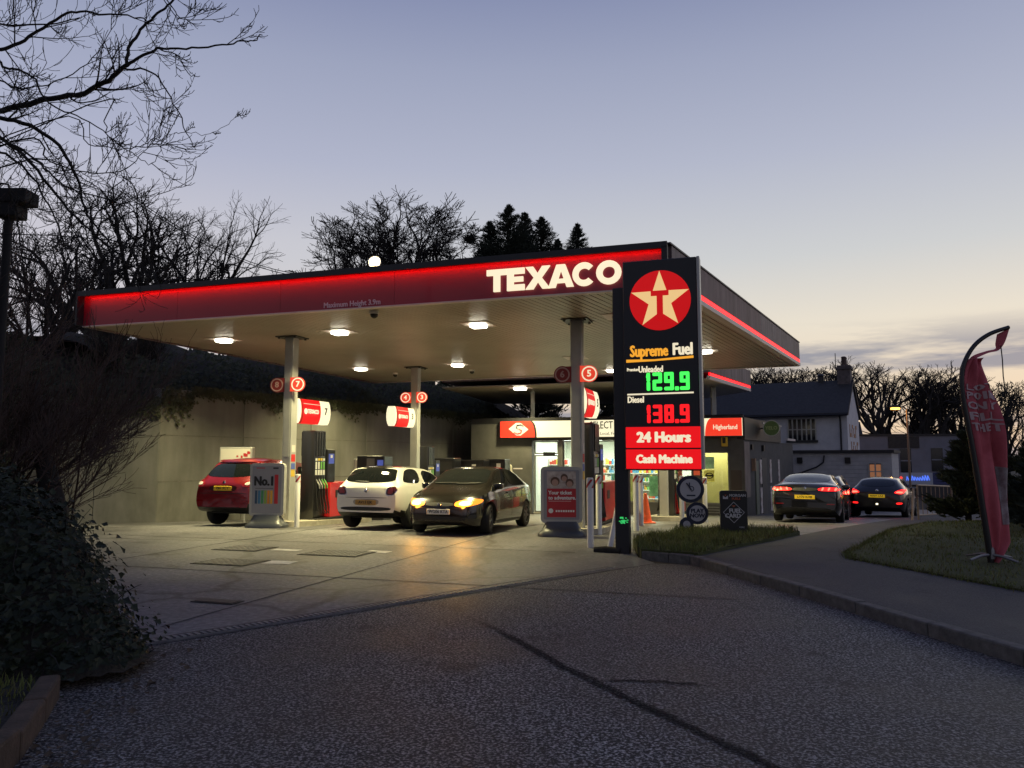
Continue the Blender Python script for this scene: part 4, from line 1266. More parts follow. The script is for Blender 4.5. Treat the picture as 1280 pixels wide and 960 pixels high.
# columns are part of the canopy
def column(x, y):
    c = CL(x, y); z0 = gz(*c)
    mb = MB(); mb.bbox(x - 0.125, x + 0.125, y - 0.125, y + 0.125, z0, SOF - 0.015, 0.012, seg=1)
    mb.box(x - 0.08, x + 0.08, y - 0.135, y - 0.125, z0 + 1.7, SOF - 0.1)
    mb.build('column', M['steel'], parent=can)
    mb = MB(); mb.bbox(x - 0.30, x + 0.30, y - 0.30, y + 0.30, SOF - 0.03, SOF - 0.004, 0.008, seg=1)
    for sx in (-1, 1):
        for sy in (-1, 1):
            mb.lathe([(0.03, SOF - 0.06), (0.03, SOF - 0.03)], 8, M=Matrix.Translation((x + sx * .23, y + sy * .23, 0)))
    mb.build('column_head', M['darkmetal'], parent=can)
COLS = dict(c78=(-9.72, 2.95), c56=(-2.33, 2.82), c34=(-9.50, 9.8), c12=(-1.35, 9.9))
for c in COLS.values():
    column(*c)
# small stickers on the front columns
for nm in ('c78', 'c56'):
    x, y = COLS[nm]
    for k, (c, z) in enumerate((((0.6, 0.55, 0.5), 1.85), ((0.55, 0.03, 0.03), 1.62), ((0.08, 0.12, 0.4), 1.40), ((0.6, 0.4, 0.05), 1.25))):
        MB().box(x + 0.126, x + 0.130, y - 0.09, y + 0.07, z - 0.10, z + 0.08).build('column_sticker', mat('sticker', c, 0.5), parent=can)

# ceiling lamps
LIT = [(-11.58, 2.69), (-8.10, 2.51), (-4.58, 2.61), (-11.37, 9.41), (-7.83, 9.39), (-3.36, 12.5), (0.05, 8.63)]
LLAB = ['lit square lamp in the canopy ceiling nearest its left end', 'lit square ceiling lamp right of the pump seven and eight column', 'lit square ceiling lamp midway along the canopy front',
        'lit square ceiling lamp behind the pump seven and eight column', 'lit square ceiling lamp right of the pump three and four column', 'lit square ceiling lamp beside the price sign, low at its left',
        'lit square ceiling lamp just right of the price sign']
UN = [(-1.33, 2.63), (-3.81, 9.03)]
ULAB = ['unlit square ceiling lamp at the canopy front near the price sign', 'unlit square ceiling lamp behind the pump five and six column']
def lamp(x, y, lit, label):
    cx, cy = CL(x, y)
    t = thing('ceiling_lamp', label, 'lamp', (cx, cy, SOF), -A18, 'canopy ceiling lamps')
    mb = MB(); mb.bbox(-0.34, 0.34, -0.34, 0.34, -0.018, -0.002, 0.006, seg=1); mb.build('frame', M['lip'], parent=t)
    MB().bbox(-0.17, 0.17, -0.15, 0.15, -0.085, -0.018, 0.03).build('diffuser', M['lamp'] if lit else M['lampoff'], parent=t, smooth=60)
    if lit:
        ld = bpy.data.lights.new('lamp_light', 'AREA'); ld.shape = 'RECTANGLE'; ld.size = 0.44; ld.size_y = 0.36
        ld.energy = CANW; ld.color = (1.0, 0.88, 0.43); ld.spread = R(132)
        lo = bpy.data.objects.new('lamp_light', ld); col.objects.link(lo); lo.parent = t; lo.location = (0, 0, -0.125)
    return t
CANW = 235.0
for (x, y), lb in zip(LIT, LLAB): lamp(x, y, True, lb)
for (x, y), lb in zip(UN, ULAB): lamp(x, y, False, lb)
# little cameras under the soffit
for (x, y), lb in zip(((-10.92, 11.09), (-7.95, 11.0), (-6.1, 0.5)), ('small dome camera under the canopy left of the rear column', 'small dome camera under the canopy right of the rear column', 'small twin camera under the canopy front edge')):
    cx, cy = CL(x, y)
    t = thing('dome_camera', lb, 'camera', (cx, cy, SOF), -A18, 'soffit cameras')
    MB().lathe([(0.10, -0.002), (0.10, -0.06), (0.085, -0.065)], 14).build('mount', M['white'], parent=t, smooth=40)
    MB().lathe([(0.085, -0.065), (0.07, -0.12), (0.03, -0.15), (0.0, -0.155)], 14).build('dome', M['black'], parent=t, smooth=60)
# floodlight on the roof
cx, cy = CL(-6.02, 0.35)
fl = thing('floodlight', 'bright floodlight standing on the canopy roof edge', 'floodlight', (cx, cy, TOPZ), -A18 + R(3))
MB().box(-0.05, 0.05, -0.03, 0.03, 0, 0.10).build('bracket', M['darkmetal'], parent=fl)
MB().lathe([(0.0, 0.10), (0.10, 0.09), (0.135, 0.0), (0.135, -0.03)], 20, axis='y', M=Matrix.Translation((0, 0, 0.21))).build('housing', M['darkmetal'], parent=fl, smooth=40)
MB().lathe([(0.12, -0.03), (0.11, -0.05), (0.06, -0.065), (0.0, -0.07)], 20, axis='y', M=Matrix.Translation((0, 0, 0.21))).build('glass', M['flood'], parent=fl)
ld = bpy.data.lights.new('flood_light', 'AREA'); ld.shape = 'RECTANGLE'; ld.size = 0.28; ld.size_y = 0.2; ld.energy = 14; ld.color = (1, 0.86, 0.6)
lo = bpy.data.objects.new('flood_light', ld); col.objects.link(lo); lo.parent = fl; lo.location = (0, -0.085, 0.21); lo.rotation_euler = (R(90), 0, 0)

# rear canopy over the shop front
c2 = thing('shop_canopy', 'lower rear canopy over the shop front with red lit edge', 'canopy', (0, 0, 0))
S2 = 4.5
q = [Vector((-3.2, 33.6)), Vector((7.05, 28.55)), Vector((10.35, 33.3)), Vector((8.5, 41)), Vector((-1.0, 41))]
q[1] = Vector((7.2, 28.0)); q[0] = Vector((-2.9, 31.6))
MB().prism([(p.x, p.y) for p in q], S2, S2 + 0.03, axis='z').build('soffit', M['white_soffit'], parent=c2)
MB().prism([(p.x, p.y) for p in q], S2 + 0.25, 5.42, axis='z').build('roof_deck', M['fascia_side'], parent=c2)
d2 = (q[2] - q[1]); l2 = d2.length; d2.normalize(); n2 = Vector((d2.y, -d2.x))
M2 = Matrix(((d2.x, -n2.x, 0, q[1].x), (d2.y, -n2.y, 0, q[1].y), (0, 0, 1, 0), (0, 0, 0, 1)))
for i in range(4):
    MB().box(l2 * i / 4 + 0.004, l2 * (i + 1) / 4 - 0.004, -0.06, -0.01, 4.76, 5.40).build('side_panel', M['fascia_side'], parent=c2, M=M2)
MB().box(0, l2 - 0.05, -0.05, 0.0, 4.64, 4.735).build('led_strip', M['led_side'], parent=c2, M=M2)
MB().box(0, l2 - 0.05, -0.06, 0.06, S2 - 0.01, 4.625).build('lip', M['lip'], parent=c2, M=M2)
mbp = MB()
for (x, y) in ((0.9, 33.4), (8.2, 31.2)):
    MB().bbox(x - 0.09, x + 0.09, y - 0.09, y + 0.09, 3.2, S2 - 0.01, 0.01, seg=1).build('post', M['steel'], parent=c2)
t = thing('ceiling_lamp', 'lit ceiling lamp over the shop entrance, lowest of all', 'lamp', (0.33, 31.3, S2), -A18, 'canopy ceiling lamps')
MB().bbox(-0.42, 0.42, -0.42, 0.42, -0.022, -0.002, 0.006, seg=1).build('frame', M['lip'], parent=t)
MB().bbox(-0.23, 0.23, -0.19, 0.19, -0.11, -0.02, 0.03).build('diffuser', M['lamp'], parent=t)
ld = bpy.data.lights.new('lamp_light', 'AREA'); ld.shape = 'RECTANGLE'; ld.size = 0.44; ld.size_y = 0.36; ld.energy = CANW; ld.color = (1.0, 0.88, 0.43); ld.spread = R(132)
lo = bpy.data.objects.new('lamp_light', ld); col.objects.link(lo); lo.parent = t; lo.location = (0, 0, -0.125)

# ------------------------------------------------------------------ pump islands and pumps
def island(x, y0, y1, label):
    pts = rrect(-0.55, 0.55, y0, y1, 0.5, 6)
    t = MB()
    cx, cy = CL(x, (y0 + y1) / 2)
    hl = (y1 - y0) / 2
    za = gz(*CL(x, y0)); zb = gz(*CL(x, y1)); sl = math.atan((zb - za) / (y1 - y0))
    t.prism(rrect(-0.55, 0.55, -hl, hl, 0.5, 6), -0.25, 0.13, axis='z')
    t.build('pump_island', M['conc_island'], M=Matrix.Translation((cx, cy, (za + zb) / 2)) @ Matrix.Rotation(-A18, 4, 'Z') @ Matrix.Rotation(sl, 4, 'X'), label=label, cat='kerb island', group='raised pump islands')
island(-9.70, 2.35, 6.6, 'raised kerb island under pump seven')
island(-2.33, 2.30, 6.4, 'raised kerb island under pump five')
island(-9.50, 9.2, 13.4, 'raised kerb island under pump three')
island(-1.30, 9.3, 13.4, 'raised kerb island furthest right beyond the cone')

YX = Matrix(((0, 0, 1, 0), (1, 0, 0, 0), (0, 1, 0, 0), (0, 0, 0, 1)))       # lettering on a +x face
hoseM = mat('hose_rubber', (0.012, 0.012, 0.013), 0.5)
lab_w = mat('pump_label_white', (0.7, 0.7, 0.66), 0.5); lab_g = mat('pump_label_green', (0.16, 0.42, 0.10), 0.5); lab_y = mat('pump_label_yellow', (0.75, 0.55, 0.10), 0.5)
screen = glow_mat('pump_screen', (0.10, 0.14, 0.55), 0.5)
def make_pump(label):
    t = thing('fuel_pump', label, 'fuel pump', (0, 0, 0), -A18, 'fuel pumps')
    MB().bbox(-0.20, 0.20, 0, 0.54, 0.0, 2.28, 0.035).build('hose_tower', M['pumpblack'], parent=t, smooth=40)
    for sx in (-1, 1):
        for k in range(4):
            y = 0.085 + k * 0.122
            MB().bbox(sx * 0.21 - 0.02, sx * 0.21 + 0.02, y - 0.042, y + 0.042, 1.62, 2.25, 0.015).build('tower_rib', M['pumpblack'], parent=t)
            x0, x1 = sorted((sx * 0.203, sx * 0.212))
            MB().box(x0, x1, y - 0.04, y + 0.04, 1.50, 1.56).build('grade_label', lab_y if k in (1, 2) else lab_w, parent=t)
            MB().box(x0, x1, y - 0.03, y + 0.03, 1.28, 1.47).build('grade_label', lab_w if k < 2 else lab_g, parent=t)
            MB().box(x0, x1, y - 0.04, y + 0.04, 1.13, 1.26).build('grade_label', lab_w, parent=t)
            # nozzle in its holster
            mb = MB(); X = sx * 0.23
            mb.tube([(X, y - 0.03, 1.02), (X + sx * 0.03, y + 0.0, 0.96), (X + sx * 0.05, y + 0.05, 0.86), (X + sx * 0.05, y + 0.06, 0.78)], [0.015, 0.02, 0.026, 0.02], 6)
            mb.tube([(X + sx * 0.03, y - 0.02, 0.95), (X + sx * 0.08, y + 0.0, 0.87)], 0.01, 5)
            nz = mb.build('nozzle', M['steel'] if k < 2 else lab_g, parent=t, smooth=60)
            MB().tube([(X + sx * 0.05, y + 0.06, 0.79), (X + sx * 0.06, y + 0.07, 0.55), (X + sx * 0.10, y + 0.10, 0.28), (X + sx * 0.13, y + 0.05, 0.13), (X + sx * 0.08, y - 0.03, 0.22), (X + sx * 0.02, y - 0.05, 0.7), (X, y - 0.05, 1.1)], 0.014, 6).build('hose', hoseM, parent=t, smooth=70)
    MB().bbox(-0.33, 0.33, 0.58, 2.05, 0.02, 0.92, 0.02).build('cabinet', M['pumpred'], parent=t)
    MB().box(0.331, 0.336, 0.85, 1.15, 0.52, 0.72).build('cabinet_panel', M['black'], parent=t)
    MB().bbox(-0.22, 0.22, 0.60, 1.00, 0.922, 1.80, 0.025).build('terminal', M['black'], parent=t)
    MB().box(0.221, 0.227, 0.66, 0.92, 1.42, 1.68).build('display', screen, parent=t)
    MB().box(0.227, 0.229, 0.74, 0.84, 1.57, 1.65).build('display_mark', M['whiteprint'], parent=t)
    MB().bbox(-0.35, 0.35, -0.02, 2.08, -0.03, 0.02, 0.01, seg=1).build('plinth', M['blackm'], parent=t)
    return t
pumps = [((-9.70, 3.75), 'black fuel pump seven with red cabinet, between the red and white cars'), ((-2.33, 3.55), 'black fuel pump five with red cabinet behind the adventure advert stand'),
         ((-9.50, 10.4), 'black fuel pump three rising behind the white hatchback roof'), ((-1.30, 10.5), 'black fuel pump partly hidden below the price sign beyond the cone')]
p0 = None
for (x, y), lb in pumps:
    p = make_pump(lb) if p0 is None else copy_tree(p0)
    if p0 is None: p0 = p
    p.location = CLZ(x, y, 0.135)
    p['label'] = lb

# lit lens-shaped pump signs
def lens():
    half = [(0.10, 0.31), (0.135, 0.22), (0.155, 0.10), (0.160, -0.02), (0.148, -0.14), (0.118, -0.24), (0.08, -0.31)]
    return half + [(-x, z) for x, z in reversed(half)]
def pump_sign(x, y, z, num, label):
    px, py = CL(x, y)
    t = thing('pump_sign', label, 'pump sign', (px, py, z), -A18, 'lit pump signs')
    MB().prism(lens(), 0.0, 0.10).build('end_panel', M['sig_cream'], parent=t, smooth=30)
    MB().prism(lens(), 0.102, 0.20).build('trim_band', M['sig_red2'], parent=t, smooth=30)
    MB().prism(lens(), 0.202, 1.00).build('red_panel', M['sig_red'], parent=t, smooth=30)
    MB().prism(lens(), 1.002, 1.48).build('number_panel', M['sig_cream'], parent=t, smooth=30)
    for sx in (1,):
        text('lettering', 'TEXACO', 0.15, M['sig_pale'], t, Matrix.Translation((0.166, 0.64, 0.0)) @ YX, bold=0.006, sx=0.85)
        MB().lathe([(0.075, 0.155), (0.075, 0.167)], 14, axis='x', M=Matrix.Translation((0, 0.30, 0))).build('emblem', M['sig_pale'], parent=t)
        text('number', num, 0.26, M['black'], t, Matrix.Translation((0.166, 1.24, 0.03)) @ YX, bold=0.006)
        MB().box(0.13, 0.145, 0.22, 0.99, 0.19, 0.20).build('rule', M['sig_pale'], parent=t)
    return t
pump_sign(-9.72, 3.10, 2.80, '7', 'lit red and cream lens shaped sign with number 7 above the left pump')
pump_sign(-2.33, 2.97, 2.86, '5', 'lit red and cream lens shaped sign with number 5 beside the price sign')
pump_sign(-9.60, 8.20, 2.93, '3', 'lit red and cream lens shaped sign with number 3 at the rear column')

def number_disc(cx, cy, z, num, lit, side, label):
    px, py = CL(cx + side * 0.30, cy - 0.05)
    t = thing('number_sign', label, 'number sign', (px, py, z), -A18 + R(10), 'round pump number signs')
    face = M['disc_lit'] if lit else M['disc_dull']; ringm = M['sig_pale'] if lit else M['ring_dull']
    mb = MB(); mb.prism(arc(0, 0, 0.185, 0, 360, 24)[:-1], -0.015, 0.015)
    x0, x1 = sorted((0.0, -side * 0.20)); mb.box(x0, x1, -0.013, 0.013, -0.175, 0.175)
    mb.build('plate', face, parent=t)
    mb = MB(); o_, i_ = ring(0, 0, 0.165, 0.135, 0, 360); band_letter(mb, o_, i_, -0.021, -0.016); mb.build('ring', ringm, parent=t)
    text('number', num, 0.20, ringm, t, FR(0, -0.019, 0.0), bold=0.006)
    return t
DLAB = {'8': 'dull round number 8 sign left of the column beside the red SUV', '7': 'lit round number 7 sign right of the column beside the red SUV', '4': 'lit round number 4 sign on the rear column, left of it',
        '3': 'lit round number 3 sign on the rear column, right of it', '6': 'dull round number 6 sign near the price sign, left of its column', '5': 'lit round number 5 sign near the price sign, right of its column'}
for nm, l_, r_, litl, litr in (('c78', '8', '7', 0, 1), ('c34', '4', '3', 1, 1), ('c56', '6', '5', 0, 1)):
    x, y = COLS[nm]; z = 3.43 if nm != 'c34' else 3.62
    for s_, nmb, lt in ((-1, l_, litl), (1, r_, litr)):
        number_disc(x, y - 0.1, z, nmb, lt, s_, DLAB[nmb])

# ------------------------------------------------------------------ price sign
ts = thing('price_sign', 'tall black price sign with lit red star disc and fuel prices', 'price sign', (1.86, 13.18, 0.0), -A18)
zo = -0.05
cabm = mat('sign_black', (0.010, 0.011, 0.016), 0.45)
MB().bbox(-0.115, 0.125, 0.0, 0.20, -0.15, 4.565, 0.012, seg=1).build('post', M['darkmetal'], parent=ts)
X0, X1 = 0.095, 1.34; XM = 0.725
MB().bbox(X0, X1, -0.13, 0.13, 1.40, 4.98, 0.012, seg=1).build('cabinet', cabm, parent=ts)
MB().bbox(X1, X1 + 0.05, -0.14, 0.14, 1.42, 4.985, 0.008, seg=1).build('edge_trim', M['steel'], parent=ts)
yf = -0.131
def face(name, poly, m, d0=0.0, d1=0.012):
    return MB().prism(poly, yf - d1, yf - d0).build(name, m, parent=ts)
zs = 4.27; rr = 0.515
face('star_disc', arc(XM, zs, rr, 0, 360, 40)[:-1], M['sig_disc'])
star = []
for k in range(10):
    r_ = rr * 0.985 if k % 2 == 0 else rr * 0.385
    a = R(90 + 36 * k); star.append((XM + r_ * math.cos(a), zs + r_ * math.sin(a)))
mb = MB()
for k in range(10):
    mb.prism([(XM, zs), star[k], star[(k + 1) % 10]], yf - 0.022, yf - 0.012)
mb.build('star', M['sig_star'], parent=ts)
tz = zs + 0.075
face('letter_t', [(XM - 0.15, tz - 0.0), (XM + 0.15, tz - 0.0), (XM + 0.15, tz + 0.09), (XM - 0.15, tz + 0.09)], M['sig_disc'], 0.022, 0.028)
face('letter_t', [(XM - 0.052, zs - 0.34), (XM + 0.052, zs - 0.34), (XM + 0.052, tz), (XM - 0.052, tz)], M['sig_disc'], 0.022, 0.028)
text('supreme_lettering', 'Supreme', 0.27, M['sig_amber'], ts, FR(0.525, yf - 0.004, 3.405), bold=0.008, sx=0.66)
text('fuel_lettering', 'Fuel', 0.28, M['sig_pale'], ts, FR(1.085, yf - 0.004, 3.415), bold=0.009, sx=0.72)
face('swoosh', [(0.14, 3.225), (0.62, 3.235), (1.26, 3.265), (1.26, 3.305), (0.62, 3.265), (0.14, 3.275)], M['sig_amber'])
text('premium_lettering', 'Premium', 0.075, M['sig_pale'], ts, FR(0.25, yf - 0.004, 3.10), bold=0.002, sx=0.75)
text('unleaded_lettering', 'Unleaded', 0.15, M['sig_pale'], ts, FR(0.55, yf - 0.004, 3.095), bold=0.004, sx=0.72)
SEG = {'1': 'bc', '2': 'abged', '3': 'abgcd', '8': 'abcdefg', '9': 'abcdfg'}
def digits(s, x, z, w, h, m):
    th = 0.058
    for ch in s:
        if ch == '.':
            MB().prism(rrect(x - 0.02, x + 0.05, z - 0.005, z + 0.06, 0.015, 2), yf - 0.012, yf).build('digit_point', m, parent=ts); x += 0.065; continue
        mb = MB(); hh = h / 2
        segs = {'a': (x, x + w, z + h - th, z + h), 'd': (x, x + w, z, z + th), 'g': (x, x + w, z + hh - th / 2, z + hh + th / 2),
                'f': (x, x + th, z + hh, z + h), 'b': (x + w - th, x + w, z + hh, z + h), 'e': (x, x + th, z, z + hh), 'c': (x + w - th, x + w, z, z + hh)}
        k = 0
        for sg in SEG[ch]:
            a, b_, c, d = segs[sg]
            if ch == '1':
                a -= w * 0.45; b_ -= w * 0.45
            k += 1
            mb.prism(rrect(a, b_, c, d, 0.02, 2), yf - 0.010 - 0.0006 * k, yf - 0.0004 * k)
        if ch == '1':
            mb.prism([(x + 0.02, z + h - 0.07), (x + w * 0.55 - th + 0.0, z + h - 0.02), (x + w * 0.55 - th, z + h - 0.10)], yf - 0.010, yf)
        mb.build('digit', m, parent=ts); x += w + (0.035 if ch != '1' else -0.03)
digits('129.9', 0.45, 2.735, 0.158, 0.305, M['dig_green'])
face('rule', [(0.15, 2.665), (1.25, 2.675), (1.25, 2.70), (0.15, 2.69)], M['sig_pale'])
text('diesel_lettering', 'Diesel', 0.15, M['sig_pale'], ts, FR(0.29, yf - 0.004, 2.585), bold=0.004, sx=0.74)
digits('138.9', 0.45, 2.19, 0.155, 0.305, M['dig_red'])
MB().bbox(0.115, X1 + 0.005, -0.15, -0.125, 1.775, 2.125, 0.008, seg=1).build('lit_panel', M['sig_red'], parent=ts)
MB().bbox(0.115, X1 + 0.005, -0.15, -0.125, 1.425, 1.750, 0.008, seg=1).build('lit_panel', M['sig_red'], parent=ts)
text('hours_lettering', '24 Hours', 0.235, M['sig_pale'], ts, FR(XM + 0.02, -0.153, 1.945), bold=0.013, sx=0.98)
text('cash_lettering', 'Cash Machine', 0.19, M['sig_pale'], ts, FR(XM + 0.02, -0.153, 1.585), bold=0.010, sx=0.86)
# green scribble on the post foot
mb = MB()
for k in range(26):
    a = rnd.uniform(0, 6.28); r_ = rnd.uniform(0, 0.075); x_, z_ = 0.03 + r_ * math.cos(a), 0.55 + r_ * math.sin(a)
    mb.box(x_ - 0.014, x_ + 0.014, -0.004 - k * 0.0002, 0.0, z_ - 0.008, z_ + 0.008)
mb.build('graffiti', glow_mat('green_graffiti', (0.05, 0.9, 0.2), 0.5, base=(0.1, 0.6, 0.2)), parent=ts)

# ------------------------------------------------------------------ bollards
def stripes(mb, r, z0, z1):
    """diagonal red bars wrapped round the bollard head"""
    n = 24; rows = 8
    for k in range(3):
        for i in range(rows):
            for j in range(3):
                a0 = (k * 8 + j + i * 0.9) / n * 2 * math.pi; a1 = (k * 8 + j + 1 + i * 0.9) / n * 2 * math.pi
                za = z0 + (z1 - z0) * i / rows; zb = z0 + (z1 - z0) * (i + 1) / rows; sh = 0.9 / n * 2 * math.pi
                mb.add([(r * math.cos(a0), r * math.sin(a0), za), (r * math.cos(a1), r * math.sin(a1), za), (r * math.cos(a1 + sh), r * math.sin(a1 + sh), zb), (r * math.cos(a0 + sh), r * math.sin(a0 + sh), zb)], [(0, 1, 2, 3)])
def make_bollard(label):
    t = thing('bollard', label, 'bollard', (0, 0, 0), 0, 'white steel bollards')
    MB().lathe([(0.062, -0.1), (0.062, 1.235), (0.055, 1.25), (0.0, 1.252)], 18).build('post', M['white'], parent=t, smooth=40)
    MB().lathe([(0.0635, 1.06), (0.0635, 1.225)], 18).build('band', M['whiteprint'], parent=t, smooth=40)
    mb = MB(); stripes(mb, 0.0655, 1.065, 1.22); mb.build('red_stripes', M['redprint'], parent=t)
    return t
b0 = None
for (x, y), lb in (((1.42, 14.1), 'nearest white bollard with red striped top, left of the price sign'), ((1.84, 16.45), 'white bollard just behind the nearest one'),
                   ((-5.12, 18.5), 'white bollard with red striped top right of the No.1 advert stand'), ((2.78, 17.4), 'white bollard just right of the price sign post'),
                   ((3.22, 19.4), 'white bollard second right of the price sign post, near the cone'), ((4.42, 20.2), 'white bollard left of the round lottery sign'), ((5.35, 21.5), 'rearmost white bollard behind the round lottery sign')):
    b = make_bollard(lb) if b0 is None else copy_tree(b0)
    b0 = b0 or b
    b.location = (x, y, gz(x, y)); b['label'] = lb; b.rotation_euler = (0, 0, rnd.uniform(0, 6))
# leaning white stake and log by the sign
MB().tube([(1.74, 13.9, 0.0), (1.98, 14.2, 0.95)], 0.05, 8).build('leaning_stake', M['white'], label='pale stake leaning against the price sign post', cat='stake', smooth=40)
MB().tube([(1.42, 13.45, 0.03), (1.6, 13.36, 0.045), (1.85, 13.2, 0.04)], [0.05, 0.065, 0.055], 9, jit=0.1).build('log', M['bark'], label='short dark log lying at the foot of the price sign', cat='log', smooth=60)

# traffic cone
cone = thing('traffic_cone', 'orange traffic cone behind the white bollards', 'traffic cone', (3.62, 21.0, gz(3.62, 21.0)))
MB().bbox(-0.23, 0.23, -0.23, 0.23, 0, 0.04, 0.012).build('base', M['orange'], parent=cone)
MB().lathe([(0.16, 0.04), (0.155, 0.06), (0.035, 0.80), (0.02, 0.81)], 20).build('body', M['orange'], parent=cone, smooth=40)

# ------------------------------------------------------------------ advert stands
def advert_stand(label, x, y, rz, w, h, zb):
    t = thing('advert_stand', label, 'advert stand', (x, y, gz(x, y)), rz, 'forecourt advert stands')
    # weighted plastic foot
    mb = MB(); prof = [(0.0, 0.0), (1.0, 0.0), (1.0, 0.06), (0.82, 0.13), (0.55, 0.19), (0.42, 0.30)]
    v = []; n = 28
    for (s_, z_) in prof[1:]:
        for k in range(n):
            a = 2 * math.pi * k / n; cxx = math.copysign(abs(math.cos(a)) ** 0.6, math.cos(a)); cyy = math.copysign(abs(math.sin(a)) ** 0.6, math.sin(a))
            v.append((cxx * (w / 2 + 0.07) * s_ if s_ > .6 else cxx * (w / 2 + 0.02) * (s_ + .3), cyy * 0.30 * s_, z_))
    f = []
    for i in range(len(prof) - 2):
        for k in range(n):
            f.append((i * n + k, i * n + (k + 1) % n, (i + 1) * n + (k + 1) % n, (i + 1) * n + k))
    f.append(tuple(range((len(prof) - 2) * n, (len(prof) - 1) * n)))
    mb.add(v, f); mb.build('foot', mat('stand_plastic', (0.06, 0.065, 0.075), 0.35), parent=t, smooth=50)
    MB().prism(rrect(-w / 2, w / 2, zb, zb + h, 0.09), -0.075, 0.075).build('frame', M['steel'], parent=t)
    MB().prism(rrect(-w / 2 + 0.06, w / 2 - 0.06, zb + 0.07, zb + h - 0.07, 0.03), -0.079, -0.075).build('poster', M['greyprint'], parent=t)
    return t
a1 = advert_stand('grey advert stand reading No.1 with coloured bars, left', -5.78, 18.35, R(-6), 0.84, 1.24, 0.27)
yf1 = -0.080
def pr1(t, name, x0, x1, z0, z1, m, d=0.003):
    MB().box(x0, x1, yf1 - d, yf1, z0, z1).build(name, m, parent=t)
text('lettering', 'No.1', 0.30, M['black'], a1, FR(-0.06, yf1 - 0.002, 1.08), bold=0.012, sx=0.82)
for k, c in enumerate(((0.02, 0.06, 0.12), (0.04, 0.15, 0.28), (0.05, 0.24, 0.10), (0.22, 0.33, 0.06), (0.62, 0.22, 0.02), (0.65, 0.33, 0.03))):
    pr1(a1, 'colour_bar', -0.28 + k * 0.075, -0.28 + k * 0.075 + 0.055, 0.56, 0.87, mat('bar_print', c, 0.5))
pr1(a1, 'red_bar', 0.19, 0.28, 0.56, 1.24, M['redprint'])
pr1(a1, 'rule', -0.28, 0.16, 0.915, 0.925, M['black'])
pr1(a1, 'small_print', -0.26, -0.05, 1.385, 1.405, M['redprint']); pr1(a1, 'small_print', 0.15, 0.28, 1.375, 1.41, M['black'])
a2 = advert_stand('red advert stand reading Your ticket to adventure, near the middle', 1.03, 16.15, R(-4), 0.86, 1.16, 0.27)
pz0 = 0.27 + 0.12
pr1(a2, 'photo_print', -0.30, 0.30, 0.98, 1.33, mat('people_print', (0.30, 0.24, 0.22), 0.5, c2=(0.55, 0.5, 0.46), scale=9), 0.002)
pr1(a2, 'red_field', -0.30, 0.30, pz0, 0.975, M['redprint'], 0.002)
hm = mat('printed_hair', (0.10, 0.055, 0.035), 0.6); fm = mat('printed_skin', (0.42, 0.26, 0.20), 0.6)
for (hx, hz, hr) in ((-0.13, 1.11, 0.095), (0.06, 1.19, 0.075), (0.17, 1.08, 0.085)):
    MB().prism(arc(hx, hz + 0.015, hr, 0, 360, 18)[:-1], yf1 - 0.004, yf1 - 0.002).build('printed_figure', hm, parent=a2)
    MB().prism(arc(hx, hz - 0.01, hr * 0.72, 0, 360, 18)[:-1], yf1 - 0.006, yf1 - 0.004).build('printed_figure', fm, parent=a2)
text('lettering', 'Your ticket', 0.105, M['whiteprint'], a2, FR(-0.27, yf1 - 0.003, 0.89), bold=0.004, align='LEFT')
text('lettering', 'to adventure.', 0.105, M['whiteprint'], a2, FR(-0.27, yf1 - 0.003, 0.785), bold=0.004, align='LEFT')
pr1(a2, 'small_print', -0.27, 0.20, 0.715, 0.722, M['whiteprint'])
MB().prism(arc(-0.22, 0.52, 0.05, 0, 360, 16)[:-1], yf1 - 0.004, yf1 - 0.002).build('emblem', M['whiteprint'], parent=a2)
for k in range(8):
    pr1(a2, 'small_print', -0.12 + k * 0.05, -0.085 + k * 0.05, 0.495, 0.535, M['whiteprint'])

# round lottery sign
navy = mat('lottery_navy', (0.012, 0.018, 0.05), 0.5)
lt = thing('lottery_sign', 'three linked round blue signs, the middle one reading PLAY NOW', 'sign', (3.72, 16.3, vz(3.72, 16.3)), R(-8))
palew = mat('lottery_white', (0.45, 0.45, 0.50), 0.6)
for nm, (cx_, cz_, r_, ri_) in (('top_roundel', (0.03, 0.86, 0.285, 0.215)), ('middle_roundel', (0.16, 0.36, 0.23, 0.165)), ('low_roundel', (-0.06, 0.13, 0.145, 0.075))):
    d_ = {'top_roundel': 0.0, 'middle_roundel': 0.004, 'low_roundel': 0.008}[nm]
    o_ = MB().prism(arc(cx_, cz_, r_, 0, 360, 36)[:-1], -0.03 - d_, 0.03 - d_).build(nm, navy, parent=lt)
    MB().prism(arc(cx_, cz_, ri_, 0, 360, 36)[:-1], -0.034 - d_, -0.030 - d_).build('roundel_face', palew, parent=o_)
text('lettering', 'PLAY', 0.115, navy, lt, FR(0.16, -0.040, 0.41), bold=0.005)
text('lettering', 'NOW', 0.115, navy, lt, FR(0.16, -0.040, 0.31), bold=0.005)
mb = MB()   # crossed fingers emblem
mb.tube([(-0.05, -0.037, 0.99), (0.0, -0.037, 0.92), (0.05, -0.037, 0.84)], 0.014, 6); mb.tube([(0.01, -0.038, 1.0), (0.015, -0.038, 0.92), (0.05, -0.038, 0.84)], 0.014, 6)
mb.tube(([(0.05 + 0.05 * math.cos(a / 3.0), -0.037, 0.87 + 0.05 * math.sin(a / 3.0)) for a in range(-5, 9)]), 0.008, 5)
mb.build('emblem', navy, parent=lt)
MB().box(-0.05, 0.13, -0.037, -0.034, 0.715, 0.745).build('small_print', navy, parent=lt)
MB().bbox(-0.25, 0.30, -0.12, 0.12, -0.03, 0.03, 0.01).build('foot', navy, parent=lt)

